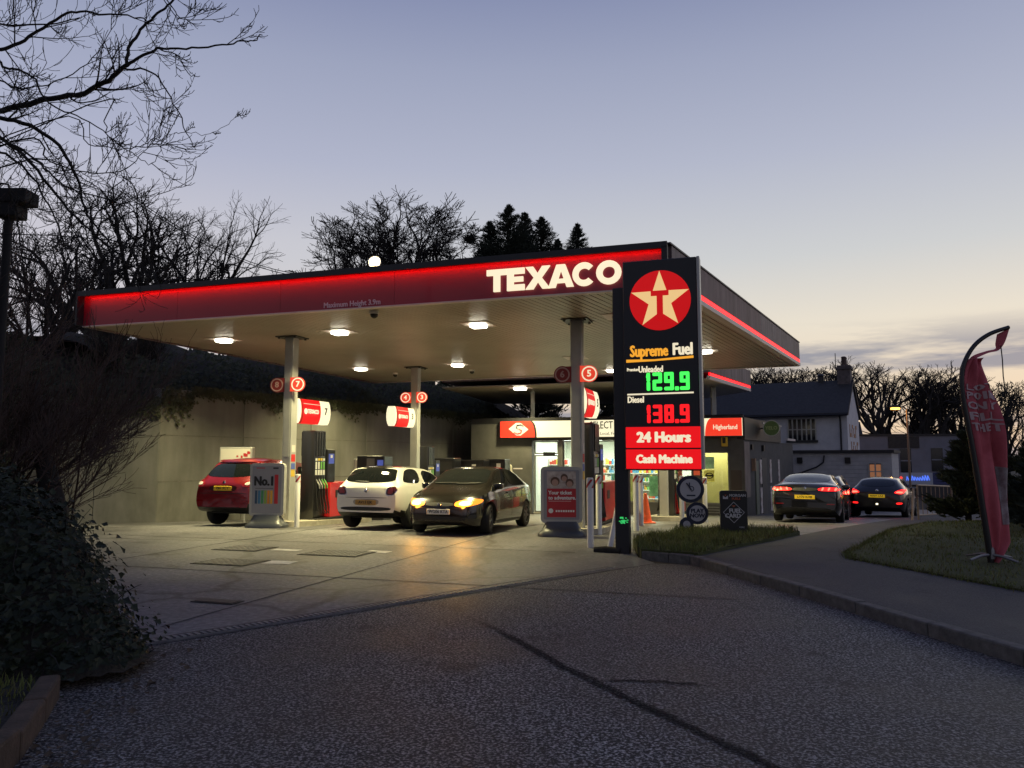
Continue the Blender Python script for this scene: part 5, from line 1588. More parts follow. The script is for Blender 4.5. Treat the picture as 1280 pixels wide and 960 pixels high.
# fuel card board
fb = thing('fuel_card_board', 'black upright board with white diamond reading FUEL CARD', 'sign', (4.52, 15.85, vz(4.52, 15.85) - 0.02), R(-6))
bk = mat('board_black', (0.012, 0.012, 0.014), 0.5)
MB().prism(rrect(-0.27, 0.27, 0.0, 0.90, 0.05), -0.04, 0.04).build('panel', bk, parent=fb)
wpr = mat('board_white', (0.50, 0.50, 0.52), 0.6); opr = mat('board_orange', (0.45, 0.10, 0.04), 0.6)
mb = MB(); s_ = 0.215; cz_ = 0.46
for k in range(4):
    a = Vector((math.cos(R(90 * k)), math.sin(R(90 * k)))) * s_; b_ = Vector((math.cos(R(90 * k + 90)), math.sin(R(90 * k + 90)))) * s_
    mb.prism([(a.x, cz_ + a.y), (b_.x, cz_ + b_.y), (b_.x * 0.94, cz_ + b_.y * 0.94), (a.x * 0.94, cz_ + a.y * 0.94)], -0.043, -0.040)
mb.build('diamond', wpr, parent=fb)
text('lettering', 'FUEL', 0.115, wpr, fb, FR(0.03, -0.043, 0.49), bold=0.005)
text('lettering', 'CARD', 0.115, wpr, fb, FR(-0.02, -0.043, 0.39), bold=0.005)
text('lettering', 'MORGAN', 0.075, wpr, fb, FR(0.08, -0.043, 0.80), bold=0.002)
text('lettering', 'FUELS', 0.065, opr, fb, FR(0.05, -0.043, 0.735), bold=0.002)
MB().prism([(-0.21, 0.73), (-0.11, 0.73), (-0.11, 0.80), (-0.16, 0.76), (-0.21, 0.80)], -0.043, -0.040).build('emblem', wpr, parent=fb)
MB().prism([(-0.18, 0.815), (-0.14, 0.815), (-0.16, 0.785)], -0.043, -0.040).build('emblem', opr, parent=fb)
text('lettering', 'HERE', 0.045, wpr, fb, FR(0.15, -0.043, 0.16))
MB().prism([(-0.04, 0.60), (0.04, 0.60), (0.0, 0.565)], -0.043, -0.040).build('emblem', opr, parent=fb)
MB().bbox(-0.24, 0.24, -0.16, 0.16, -0.04, 0.03, 0.01).build('foot', bk, parent=fb)
# ------------------------------------------------------------------ the shop
SH = Vector((8.9, 29.6)); FL = -0.62
shop = thing('shop', 'single storey dark grey filling station shop with lit cream and red fascia', 'shop', (SH.x, SH.y, 0.0), -A18)
def sp(name, x0, x1, y0, y1, z0, z1, m, par=None, b=0.0):
    mb = MB()
    if b: mb.bbox(x0, x1, y0, y1, z0, z1, b)
    else: mb.box(x0, x1, y0, y1, z0, z1)
    return mb.build(name, m, parent=par or shop)
sp('wall', -11.2, -8.48, 0.0, 0.25, FL - 0.6, 3.05, M['shopwall'])
sp('wall', -8.48, -0.02, 0.05, 0.25, 2.34, 3.05, M['shopwall'])
sp('wall', -1.95, -1.64, 0.0, 0.25, FL - 0.4, 2.34, M['shopwall'])
sp('wall', -0.56, -0.02, 0.0, 0.25, FL - 0.4, 2.34, M['shopwall'])
sp('wall', -1.64, -0.56, 0.0, 0.25, 1.86, 2.34, M['shopwall'])
sp('wall', -1.64, -0.56, 0.0, 0.25, FL - 0.4, -0.16, M['shopwall'])
sp('wall', -7.25, -1.95, 0.0, 0.2, FL - 0.4, -0.15, M['shopwall'])
sp('roof', -11.2, 0.0, 0.0, 8.0, 3.052, 3.30, M['darkmetal'])
sp('dark_panel', -0.50, -0.10, -0.012, 0.0, FL, 1.15, mat('brown_panel', (0.05, 0.035, 0.03), 0.5))
# interior
room = mat('shop_interior', (0.72, 0.74, 0.68), 0.7)
sp('interior_wall', -8.48, -1.9, 5.8, 5.9, FL, 2.5, room); sp('interior_wall', -8.50, -8.44, 0.26, 5.8, FL, 2.5, room); sp('interior_wall', -1.9, -1.84, 0.26, 5.8, FL, 2.5, room)
sp('interior_floor', -8.44, -1.9, 0.02, 5.8, FL - 0.05, FL, mat('shop_floor', (0.4, 0.38, 0.34), 0.35)); sp('interior_ceiling', -8.44, -1.9, 0.26, 5.8, 2.44, 2.5, room)
sp('backroom_wall', -1.84, -0.3, 1.6, 1.7, FL, 2.4, mat('yellow_room', (0.75, 0.70, 0.36), 0.7))
sp('backroom_wall', -0.3, -0.25, 0.26, 1.7, FL, 2.4, mat('yellow_room', (0.75, 0.70, 0.36), 0.7))
tube_m = glow_mat('shop_tube', (0.93, 1.0, 0.88), 7.0)
for k in range(5):
    sp('ceiling_tube', -8.2 + k * 1.3, -7.5 + k * 1.3, 0.7, 1.0, 2.39, 2.435, tube_m)
    sp('ceiling_tube', -8.2 + k * 1.3, -7.5 + k * 1.3, 3.2, 3.5, 2.39, 2.435, tube_m)
def room_light(x, y, z, e, c, sx, sy, rot=(0, 0, 0)):
    ld = bpy.data.lights.new('room_light', 'AREA'); ld.shape = 'RECTANGLE'; ld.size = sx; ld.size_y = sy; ld.energy = e; ld.color = c
    lo = bpy.data.objects.new('room_light', ld); col.objects.link(lo); lo.parent = shop; lo.location = (x, y, z); lo.rotation_euler = rot
room_light(-5.2, 2.6, 2.36, 420, (0.95, 1.0, 0.82), 6.0, 4.0)
room_light(-1.1, 0.9, 2.3, 34, (1.0, 0.93, 0.55), 0.9, 0.8)
# door and glazing
def pane(name, x0, x1, z0, z1, fr=0.05, par=None):
    w = sp(name, x0, x1, 0.08, 0.13, z0, z0 + fr, M['shopframe'], par)
    sp('frame', x0, x1, 0.08, 0.13, z1 - fr, z1, M['shopframe'], w); sp('frame', x0, x0 + fr, 0.08, 0.13, z0 + fr, z1 - fr, M['shopframe'], w); sp('frame', x1 - fr, x1, 0.08, 0.13, z0 + fr, z1 - fr, M['shopframe'], w)
    sp('pane', x0 + fr, x1 - fr, 0.10, 0.106, z0 + fr, z1 - fr, M['clear'], w)
    return w
dr = pane('door', -8.40, -7.36, FL, 1.74)
sp('handle', -7.52, -7.49, 0.02, 0.06, 0.2, 0.9, M['chrome'], dr)
pane('transom', -8.40, -7.36, 1.78, 2.33)
sp('closer', -8.0, -7.5, 0.03, 0.08, 1.70, 1.86, M['black'])
sp('pier', -7.36, -7.16, 0.0, 0.25, FL - 0.4, 2.34, M['shopframe'])
for k in range(4):
    x0 = -7.16 + k * 1.3025; pane('window', x0, x0 + 1.3025, -0.15, 2.33)
w = pane('window', -1.64, -0.56, -0.16, 1.86)
# posters in the yellow window and beside it
posters = [(-1.48, -1.12, 1.20, 1.66, (0.30, 0.55, 0.30)), (-1.50, -1.12, 0.70, 1.14, (0.80, 0.72, 0.10))]
for x0, x1, z0, z1, c in posters:
    sp('poster', x0, x1, 0.065, 0.07, z0, z1, mat('poster_print', c, 0.5, c2=tuple(min(1, v * 1.5 + .1) for v in c), scale=7))
mb = MB(); o_, i_ = ring(-1.31, 0.93, 0.115, 0.085, 0, 360, kx=1.35); band_letter(mb, o_, i_, 0.058, 0.062); mb.build('poster_mark', M['black'], parent=shop)
sp('poster_mark', -1.42, -1.20, 0.056, 0.0635, 0.90, 0.96, M['black'])
sp('poster', -1.90, -1.66, -0.006, -0.001, 0.95, 1.15, glow_mat('orange_poster', (1.0, 0.14, 0.05), 0.35))
for k in range(3):
    sp('window_rail', -1.64, -0.56, -0.03, 0.0, -0.30 - k * 0.1, -0.26 - k * 0.1, M['shopframe'])
sp('poster', -9.3, -8.9, -0.008, 0.0, 1.15, 1.2, M['dimtext'])
# posters along the main glazing
for k, (x, z0, z1, c) in enumerate(((-5.6, 0.0, 0.7, (0.15, 0.45, 0.40)), (-4.9, 0.2, 1.0, (0.10, 0.40, 0.35)), (-4.2, -0.1, 0.9, (0.55, 0.6, 0.2)), (-3.4, 0.1, 0.9, (0.2, 0.5, 0.3)), (-2.6, 0.3, 1.2, (0.5, 0.1, 0.08)))):
    sp('poster', x - 0.25, x + 0.25, 0.115, 0.12, z0, z1, mat('window_poster', c, 0.5, c2=tuple(min(1, v * 1.7 + .15) for v in c), scale=5))
# illuminated fascia
sp('fascia_box', -9.86, 0.02, -0.16, 0.04, 2.43, 3.20, M['darkmetal'])
fy = -0.162
def fpart(name, poly, m, d0, d1): return MB().prism(poly, fy - d1, fy - d0).build(name, m, parent=shop)
fpart('cream_panel', [(-9.82, 2.47), (-0.02, 2.47), (-0.02, 3.15), (-9.82, 3.15)], M['sig_cream'], 0.0, 0.012)
fpart('red_end_panel', [(-9.82, 2.47)] + [(-8.30 - 0.22 * (1 - math.cos(R(90 * k / 8))), 2.47 + 0.68 * math.sin(R(90 * k / 8))) for k in range(9)] + [(-9.82, 3.15)], M['sig_orange'], 0.013, 0.020)
fpart('edge_band', [(-8.30, 2.47), (-8.22, 2.47)] + [(-8.22 - 0.22 * (1 - math.cos(R(90 * k / 8))), 2.47 + 0.68 * math.sin(R(90 * k / 8))) for k in range(1, 9)] + [(-8.30 - 0.22 * (1 - math.cos(R(90 * k / 8))), 2.47 + 0.68 * math.sin(R(90 * k / 8))) for k in range(8, -1, -1)], M['black'], 0.013, 0.021)
fpart('red_end_panel', [(-1.42, 2.47)] + [(-1.42 + 0.24 * (1 - math.cos(R(90 * k / 8))), 2.47 + 0.68 * math.sin(R(90 * k / 8))) for k in range(1, 9)] + [(-0.04, 3.15), (-0.04, 2.47)], M['sig_orange'], 0.013, 0.020)
fpart('emblem', [(-9.45, 2.83), (-9.13, 3.08), (-8.92, 3.08), (-8.58, 2.80), (-8.92, 2.55), (-9.10, 2.55)], M['sig_pale'], 0.021, 0.026)
mb = MB(); s1 = [(-8.78, 2.95), (-8.92, 3.0), (-9.08, 2.97), (-9.10, 2.88), (-8.98, 2.83)]
mb.tube([(x, fy - 0.03, z) for x, z in s1], 0.032, 6); mb.build('emblem_stroke', M['black'], parent=shop, smooth=60)
mb = MB(); s2 = [(-8.98, 2.82), (-8.88, 2.76), (-8.90, 2.66), (-9.05, 2.62), (-9.22, 2.68)]
mb.tube([(x, fy - 0.028, z) for x, z in s2], 0.032, 6); mb.build('emblem_stroke', M['sig_orange'], parent=shop, smooth=60)
text('lettering', 'SELECT', 0.42, M['black'], shop, FR(-5.98, fy - 0.018, 2.93), align='LEFT', bold=0.003, sx=0.70)
text('lettering', 'Local, Fre', 0.17, M['black'], shop, FR(-5.55, fy - 0.018, 2.60), align='LEFT')
text('lettering', 'Higherland', 0.26, M['sig_pale'], shop, FR(-0.66, fy - 0.026, 2.80), bold=0.004, sx=0.80)
# alarm box
sp('alarm_box', -0.82, -0.58, -0.10, -0.0, 2.06, 2.42, mat('alarm_yellow', (0.65, 0.42, 0.03), 0.5), b=0.02)
sp('alarm_face', -0.78, -0.66, -0.11, -0.10, 2.18, 2.40, M['black'])
# side wall along the lane
dl = Vector((0.208, 0.978)); dl.normalize(); nl = Vector((dl.y, -dl.x))
Mw = Matrix(((dl.x, -nl.x, 0, 0), (dl.y, -nl.y, 0, 0), (0, 0, 1, 0), (0, 0, 0, 1)))
def sd_(name, t0, t1, y0, y1, z0, z1, m, par=None):
    return MB().box(t0, t1, y0, y1, z0, z1).build(name, m, parent=par or shop, M=None if par else Mw)
sd_('side_wall', 0.0, 10.2, 0.0, 0.25, FL - 1.0, 2.32, M['shopwall'])
sd_('side_parapet', 0.0, 7.0, -0.05, 0.25, 2.322, 3.18, M['darkmetal'])
sd_('parapet_rail', 3.2, 7.2, -0.07, -0.05, 3.05, 3.12, M['steel'])
sd_('corner_panel', 0.02, 0.9, -0.02, 0.0, 0.1, 2.25, mat('worn_cladding', (0.16, 0.12, 0.11), 0.7, c2=(0.26, 0.22, 0.2), scale=3, stretch=(1, 1, .3)))
sd_('side_door', 3.0, 3.9, -0.03, 0.0, FL - 0.3, 1.62, mat('side_door_grey', (0.05, 0.05, 0.055), 0.5))
nb = sd_('notice_board', 1.75, 2.25, -0.05, 0.0, -0.65, 1.5, mat('notice_green', (0.15, 0.17, 0.13), 0.6))
slit = mat('white_poster_strip', (0.75, 0.72, 0.70), 0.6, c2=(0.35, 0.25, 0.23), scale=6)
for t_ in (2.62, 4.55, 6.35):
    sd_('poster_strip', t_, t_ + 0.32, -0.03, 0.0, 0.55, 1.55, slit); sd_('poster_strip', t_, t_ + 0.32, -0.03, 0.0, -0.65, 0.40, slit)
sd_('wall_light', 1.2, 1.34, -0.16, 0.0, 1.1, 1.6, mat('wall_light_body', (0.3, 0.2, 0.13), 0.5))
sd_('wall_vent', 1.1, 1.3, -0.08, 0.0, 1.95, 2.15, M['black']); sd_('wall_vent', 3.1, 3.3, -0.10, 0.0, 1.9, 2.15, M['black'])
sd_('strip_lamp', 8.2, 10.2, -0.14, -0.01, 2.45, 2.55, M['lip'])
# projecting round green sign
gsx = SH + Vector((0.5, 0.866)) * 2.9
gsn = thing('round_sign', 'round green sign reading YELO above the shop side wall', 'sign', (gsx.x + 0.42, gsx.y - 0.2, 2.85), R(-20))
MB().lathe([(0.0, -0.06), (0.33, -0.06), (0.33, 0.06), (0.0, 0.06)], 32, axis='y').build('drum', mat('sign_rim', (0.6, 0.6, 0.48), 0.5), parent=gsn, smooth=40)
MB().lathe([(0.0, -0.066), (0.30, -0.066), (0.30, -0.058)], 32, axis='y').build('sign_face', mat('sign_green', (0.12, 0.20, 0.04), 0.5, var=0.1), parent=gsn)
text('lettering', 'YELO', 0.20, mat('sign_green_print', (0.45, 0.52, 0.20), 0.6), gsn, FR(0, -0.07, 0.0), bold=0.004)
MB().tube([(0.0, 0.0, 0.0), (-0.55, 0.15, 0.0)], 0.03, 6).build('bracket', M['darkmetal'], parent=gsn)

# cream kiosk cabinet against the dark wall
kc = SH + EX * (-9.85) + EY * (-0.45)
kb = thing('vending_cabinet', 'cream rounded cabinet against the dark wall behind the dark hatchback', 'cabinet', (kc.x, kc.y, gz(kc.x, kc.y)), -A18)
MB().bbox(-0.58, 0.58, -0.3, 0.3, 0.0, 2.05, 0.10, seg=3).build('body', mat('cabinet_cream', (0.55, 0.52, 0.40), 0.45), parent=kb, smooth=50)
MB().box(-0.42, 0.42, -0.306, -0.30, 0.9, 1.75).build('front_panel', mat('cabinet_panel', (0.45, 0.43, 0.36), 0.4), parent=kb)

# shelving inside the shop: each unit a thing with its shelves and goods
goods = [mat('goods_%d' % k, c, 0.5) for k, c in enumerate(((0.6, 0.08, 0.05), (0.7, 0.55, 0.1), (0.1, 0.3, 0.5), (0.65, 0.62, 0.55), (0.15, 0.4, 0.12), (0.5, 0.25, 0.06)))]
shelfm = mat('shelf_white', (0.75, 0.76, 0.72), 0.5)
for (sx_, sy_, w_, lb) in ((-8.0, 2.4, 0.9, 'white stocked shelf unit seen through the shop door'), (-6.3, 2.8, 1.6, 'white stocked shelf unit behind the window right of the door'), (-4.2, 2.6, 1.8, 'white stocked shelf unit in the shop behind the price sign')):
    c = SH + EX * sx_ + EY * sy_
    t = thing('shelf_unit', lb, 'shelf', (c.x, c.y, FL), -A18, 'shelf units inside the shop')
    MB().box(-w_ / 2, w_ / 2, 0.30, 0.34, 0.0, 2.2).build('back_panel', shelfm, parent=t)
    mb = MB()
    for k in range(6):
        MB().box(-w_ / 2, w_ / 2, -0.05, 0.295, 0.12 + k * 0.36, 0.15 + k * 0.36).build('shelf', shelfm, parent=t)
        x_ = -w_ / 2 + 0.03
        while x_ < w_ / 2 - 0.1:
            gw = rnd.uniform(0.05, 0.12); gh = rnd.uniform(0.12, 0.27)
            mb.box(x_, x_ + gw, -0.03, 0.15, 0.152 + k * 0.36, 0.152 + k * 0.36 + gh, rnd.randrange(6)); x_ += gw + 0.01
    mb.build('goods', goods, parent=t, kind='stuff')

# machines along the retaining wall: air line boxes and poster cases
def case(x, y, rz, w, h, z, label, pr_):
    t = thing('poster_case', label, 'poster case', (x, y, gz(x, y)), rz)
    MB().bbox(-w / 2, w / 2, -0.09, 0.09, z, z + h, 0.03).build('case', M['steel'], parent=t)
    MB().box(-w / 2 + 0.05, w / 2 - 0.05, -0.096, -0.09, z + 0.05, z + h - 0.05).build('poster', mat('poster_white', (0.6, 0.58, 0.52), 0.5), parent=t)
    for px_ in (-0.3, 0.3):
        MB().box(px_ * w - 0.03, px_ * w + 0.03, -0.03, 0.03, -0.1, z).build('leg', M['steel'], parent=t)
    if pr_ == 'red':
        mb = MB()
        rr_ = random.Random(3)
        for k in range(18):
            u = rr_.uniform(0.0, w / 2 - 0.08); v_ = z + h * rr_.uniform(0.35, 0.9)
            mb.box(u, u + rr_.uniform(.03, .09), -0.099 - k * .0003, -0.096, v_ - rr_.uniform(.03, .09), v_)
        mb.build('poster_print', M['redprint'], parent=t)
        MB().box(-w / 2 + 0.12, 0.0, -0.099, -0.096, z + h * 0.4, z + h * 0.46).build('poster_print', M['redprint'], parent=t)
    else:
        text('lettering', pr_, 0.28, M['black'], t, FR(0.1, -0.098, z + h * 0.45), bold=0.006)
    return t
case(-7.75, 21.75, R(-10), 1.0, 1.15, 0.95, 'pale poster case with red print above the red car', 'red')
case(-4.55, 24.5, R(-10), 0.95, 1.0, 0.9, 'pale poster case with black letters behind the white hatchback', 'No.')
for (x, y, w_, h_, lb) in ((-2.6, 29.8, 1.1, 1.85, 'dark vending machine beside the rear pump column'), (-1.5, 30.4, 1.1, 1.8, 'dark vending machine with pale label right of its twin'), (-0.55, 30.8, 0.8, 1.85, 'narrow dark machine with pale front beyond the dark hatchback')):
    t = thing('vending_machine', lb, 'machine', (x, y, gz(x, y)), -A18, 'dark machines by the rear wall')
    MB().bbox(-w_ / 2, w_ / 2, -0.35, 0.35, 0, h_ + 0.35, 0.03).build('body', M['pumpblack'], parent=t)
    MB().box(-w_ / 2 + 0.1, w_ / 2 - 0.1, -0.356, -0.35, h_ - 0.15, h_ + 0.2).build('front_panel', mat('machine_panel', (0.03, 0.03, 0.032), 0.3), parent=t)
    if 'pale' in lb:
        MB().bbox(0.05, 0.22, -0.365, -0.356, h_ - 0.05, h_ + 0.18, 0.01).build('label_plate', M['white'], parent=t)
bn = thing('litter_bin', 'black square litter bin box left of the rear column', 'bin', CLZ(-10.05, 8.1, 0.0), -A18)
MB().bbox(-0.5, 0.45, -0.3, 0.3, 0.0, 1.98, 0.03).build('body', M['pumpblack'], parent=bn)
MB().box(-0.15, 0.12, -0.306, -0.30, 1.62, 1.9).build('label_plate', mat('bin_label', (0.12, 0.12, 0.13), 0.4), parent=bn)
MB().box(0.22, 0.42, -0.306, -0.30, 1.5, 1.85).build('display', screen, parent=bn)

# ------------------------------------------------------------------ the pub and houses beyond
A30 = R(30)
whitewash = mat('whitewash', (0.48, 0.48, 0.51), 0.9, c2=(0.60, 0.60, 0.63), scale=2.0, detail=7, bump=0.4, bscale=9, bdist=0.02)
slate = mat('slate_roof', (0.030, 0.028, 0.029), 0.7, var=0.3, scale=6, bump=0.5, bscale=14)
darkglass = mat('dark_window', (0.012, 0.014, 0.018), 0.08)
pub = thing('pub', 'whitewashed two storey pub with dark slate roof and end chimney', 'building', (19.2, 44.0, -1.35), -A30)
E0 = 5.52; RG = 7.55; DW = 6.0
MB().box(-15, 0, 0.0, DW, 0, E0).build('wall', whitewash, parent=pub)
MB().prism([(0.0, E0), (DW, E0), (DW / 2, RG)], -0.25, 0.0, axis='x').build('gable_wall', whitewash, parent=pub)
rf = MB().prism([(-0.35, E0 - 0.12), (-0.35, E0 + 0.03), (DW / 2, RG + 0.18), (DW + 0.35, E0 + 0.03), (DW + 0.35, E0 - 0.12), (DW / 2, RG)], -15.2, 0.12, axis='x').build('roof', slate, parent=pub)
MB().bbox(-0.75, 0.0, DW / 2 - 0.45, DW / 2 + 0.45, RG - 0.6, RG + 1.05, 0.02, seg=1).build('chimney', mat('chimney_brick', (0.12, 0.10, 0.10), 0.9, var=0.3, scale=5), parent=rf)
MB().box(-0.82, 0.07, DW / 2 - 0.52, DW / 2 + 0.52, RG + 0.80, RG + 0.95).build('chimney_band', mat('chimney_brick2', (0.10, 0.085, 0.085), 0.9), parent=rf)
for k in (-0.22, 0.22):
    MB().lathe([(0.15, RG + 1.05), (0.13, RG + 1.5), (0.16, RG + 1.55), (0.10, RG + 1.6)], 12, M=Matrix.Translation((-0.37, DW / 2 + k, 0))).build('chimney_pot', mat('chimney_pot', (0.09, 0.06, 0.05), 0.8), parent=rf, smooth=40)
MB().lathe([(0.2, RG - 0.2), (0.18, RG + 0.45), (0.23, RG + 0.5), (0.12, RG + 0.62)], 12, M=Matrix.Translation((-1.75, DW / 2, 0))).build('roof_cowl', M['darkmetal'], parent=rf, smooth=40)
MB().tube([(-0.9, DW / 2 + 0.3, RG + 0.6), (-0.9, DW / 2 + 0.3, RG + 1.9)], 0.025, 5).build('aerial', M['darkmetal'], parent=rf)
def win(par, x0, x1, z0, z1, bars, y=-0.03, sill=True):
    w = MB().box(x0, x1, y, y + 0.02, z0, z1).build('window', darkglass, parent=par)
    for k in range(bars + 1):
        xx = x0 + (x1 - x0) * k / bars
        MB().box(xx - 0.035, xx + 0.035, y - 0.03, y, z0, z1).build('glazing_bar', M['steel'], parent=w)
    MB().box(x0, x1, y - 0.028, y, (z0 + z1) / 2 - 0.025, (z0 + z1) / 2 + 0.025).build('glazing_bar', M['steel'], parent=w)
    if sill: MB().box(x0 - 0.1, x1 + 0.1, y - 0.10, y + 0.02, z0 - 0.14, z0 - 0.01).build('sill', slate, parent=w)
    return w
win(pub, -3.25, -1.70, 4.02, 5.25, 6)
mb = MB()
letm = mat('painted_brown_lettering', (0.30, 0.13, 0.05), 0.7)
for row, (n_, z_, h_) in enumerate(((4, 4.2, 0.75), (4, 3.3, 0.65))):
    for k in range(n_):
        y_ = 1.0 + k * 0.95 + row * 0.5
        mb.box(0.001, 0.02, y_, y_ + 0.2, z_, z_ + h_ * rnd.uniform(.6, 1)); mb.box(0.001, 0.02, y_ + 0.2, y_ + 0.62, z_ + (h_ * .7 if k % 2 else 0), z_ + (h_ if k % 2 else h_ * .3))
mb.build('gable_lettering', letm, parent=pub)
MB().tube([(-8.5, -0.42, E0 - 0.08), (0.1, -0.42, E0 - 0.08)], 0.07, 6).build('gutter', M['darkmetal'], parent=pub)
MB().tube([(-0.35, -0.40, E0 - 0.1), (-0.35, -0.08, E0 - 0.45), (-0.35, -0.06, 0.0)], 0.05, 6).build('downpipe', M['darkmetal'], parent=pub)
MB().tube([(-6.2, -0.40, E0 - 0.1), (-6.2, -0.08, E0 - 0.45), (-6.2, -0.06, 0.0)], 0.05, 6).build('downpipe', M['darkmetal'], parent=pub)
# cross wing
wg = MB(); wg.box(-14.6, -8.6, -3.0, 0.0, 0, 5.0)
wg.build('wing_wall', whitewash, parent=pub)
MB().prism([(-14.6, 5.0), (-8.6, 5.0), (-11.6, 6.9)], -3.0, 0.0).build('wing_gable', whitewash, parent=pub)
MB().prism([(-15.0, 4.85), (-15.0, 5.0), (-11.6, 7.1), (-8.2, 5.0), (-8.2, 4.85), (-11.6, 6.92)], -3.2, 2.5).build('wing_roof', slate, parent=pub)

ext = thing('pub_extension', 'low flat roofed painted brick extension in front of the pub', 'building', (18.7, 38.0, -1.2), -A30)
brick = mat('painted_brick', (0.38, 0.37, 0.38), 0.9, c2=(0.50, 0.49, 0.49), scale=3, bump=0.5, bscale=20)
nrow = 15
for r_ in range(nrow):       # courses stand a few millimetres apart
    MB().box(-5.2 - 0.0, 0.0, -0.006 * (r_ % 2), 5.0, 0.205 * r_, 0.205 * r_ + 0.198).build('brick_course', brick, parent=ext)
MB().box(-5.35, 0.12, -0.15, 5.1, 3.08, 3.22).build('roof_edge', slate, parent=ext)
win(ext, -1.05, -0.45, 1.75, 2.55, 2, y=-0.035)
MB().box(-1.0, -0.5, -0.045, -0.04, 1.8, 2.5).build('lit_pane', glow_mat('warm_pane', (1.0, 0.42, 0.2), 0.2), parent=ext)
for xx in (-4.3, -2.0):
    MB().box(xx - 0.13, xx + 0.13, -0.12, -0.01, 2.55, 2.85).build('vent', M['black'], parent=ext)
MB().tube([(-3.1, -0.05, 2.95), (-3.15, -0.06, 2.6), (-3.5, -0.06, 2.35), (-5.1, -0.05, 1.75)], 0.04, 6).build('waste_pipe', M['darkmetal'], parent=ext)
MB().box(-6.6, -5.22, 0.3, 4.5, 0.0, 2.7).build('link_wall', whitewash, parent=ext)
MB().box(-6.7, -5.36, 0.1, 4.6, 2.70, 2.85).build('link_roof', slate, parent=ext)

far = thing('far_building', 'blue grey flat roofed block with blue lit shop sign beyond the pub', 'building', (31.4, 60.0, -1.6), R(-6))
bg = mat('blue_grey_cladding', (0.17, 0.18, 0.23), 0.8, var=0.12, scale=1.0)
MB().box(-5.2, 5.2, 0, 9, 0, 4.95).build('wall', bg, parent=far)
MB().box(-5.3, 5.3, -0.1, 9.1, 4.95, 5.1).build('roof_edge', slate, parent=far)
MB().box(-2.0, 0.3, -0.06, 0.0, 4.0, 4.9).build('dark_panel', slate, parent=far)
for x0, x1, z0, z1 in ((-1.15, -0.35, 2.1, 3.95), (1.15, 2.0, 2.2, 4.0), (3.3, 4.3, 3.3, 4.1)):
    w = MB().box(x0, x1, -0.04, 0.0, z0, z1).build('window', darkglass, parent=far)
    MB().box(x0, x1, -0.07, -0.041, (z0 + z1) / 2 - 0.05, (z0 + z1) / 2 + 0.05).build('glazing_bar', bg, parent=w)
MB().box(-5.2, 5.2, -0.03, 0.0, 0.0, 1.15).build('shop_front', mat('dark_shopfront', (0.03, 0.03, 0.035), 0.5), parent=far)
MB().box(-1.3, 1.1, -0.2, 0.0, 1.18, 2.1).build('sign_box', mat('far_sign_grey', (0.35, 0.38, 0.45), 0.6), parent=far)
MB().box(1.12, 2.3, -0.15, 0.0, 1.18, 2.1).build('blue_panel', mat('far_blue', (0.03, 0.04, 0.14), 0.6), parent=far)
blue = glow_mat('blue_neon', (0.10, 0.22, 1.0), 1.1)
mb = MB(); x_ = -0.85
for k in range(9):
    h_ = rnd.uniform(0.22, 0.42)
    mb.tube([(x_, -0.23, 1.5), (x_ + 0.05, -0.23, 1.5 + h_), (x_ + 0.12, -0.23, 1.5 + h_ * .5), (x_ + 0.16, -0.23, 1.5)], 0.03, 5); x_ += 0.19
mb.build('blue_lettering', blue, parent=far)
MB().lathe([(0, -0.26), (0.10, -0.26), (0.10, -0.2)], 12, axis='y', M=Matrix.Translation((-1.25, 0, 1.7))).build('red_lamp', glow_mat('far_red', (1, 0.05, 0.03), 1.5), parent=far)
# low far terrace filling the view between pub and shop
lo_ = thing('far_house', 'dim far house low behind the pub extension roof', 'building', (24.5, 66.0, -1.6), R(-20))
MB().box(-5, 5, 0, 7, 0, 4.6).build('wall', bg, parent=lo_)
MB().prism([(-0.3, 4.5), (3.5, 6.4), (7.3, 4.5)], -5.2, 5.2, axis='x').build('roof', slate, parent=lo_)
for xx in (-3, 0, 3):
    w = MB().box(xx - 0.5, xx + 0.5, -0.03, 0, 2.6, 3.9).build('window', darkglass, parent=lo_)

# street lamp
sl = thing('street_lamp', 'slim street lamp glowing orange beyond the pub', 'street lamp', (28.3, 55.0, -1.4))
MB().tube([(0, 0, 0), (0, 0, 3), (0, 0, 6.55)], [0.09, 0.075, 0.06], 8).build('post', mat('lamp_post_paint', (0.22, 0.15, 0.10), 0.6), parent=sl, smooth=50)
MB().tube([(0, 0, 6.5), (-0.25, 0, 6.68), (-0.55, 0, 6.70)], [0.05, 0.045, 0.04], 6).build('arm', M['darkmetal'], parent=sl)
MB().bbox(-1.15, -0.5, -0.14, 0.14, 6.62, 6.78, 0.04).build('head', M['darkmetal'], parent=sl)
MB().bbox(-1.12, -0.53, -0.17, 0.12, 6.48, 6.63, 0.05).build('lamp_glass', glow_mat('sodium', (1.0, 0.42, 0.07), 5.0), parent=sl)
ld = bpy.data.lights.new('sodium_light', 'POINT'); ld.energy = 60; ld.color = (1.0, 0.5, 0.14); ld.shadow_soft_size = 0.15
lo = bpy.data.objects.new('sodium_light', ld); col.objects.link(lo); lo.parent = sl; lo.location = (-0.8, -0.1, 6.3)

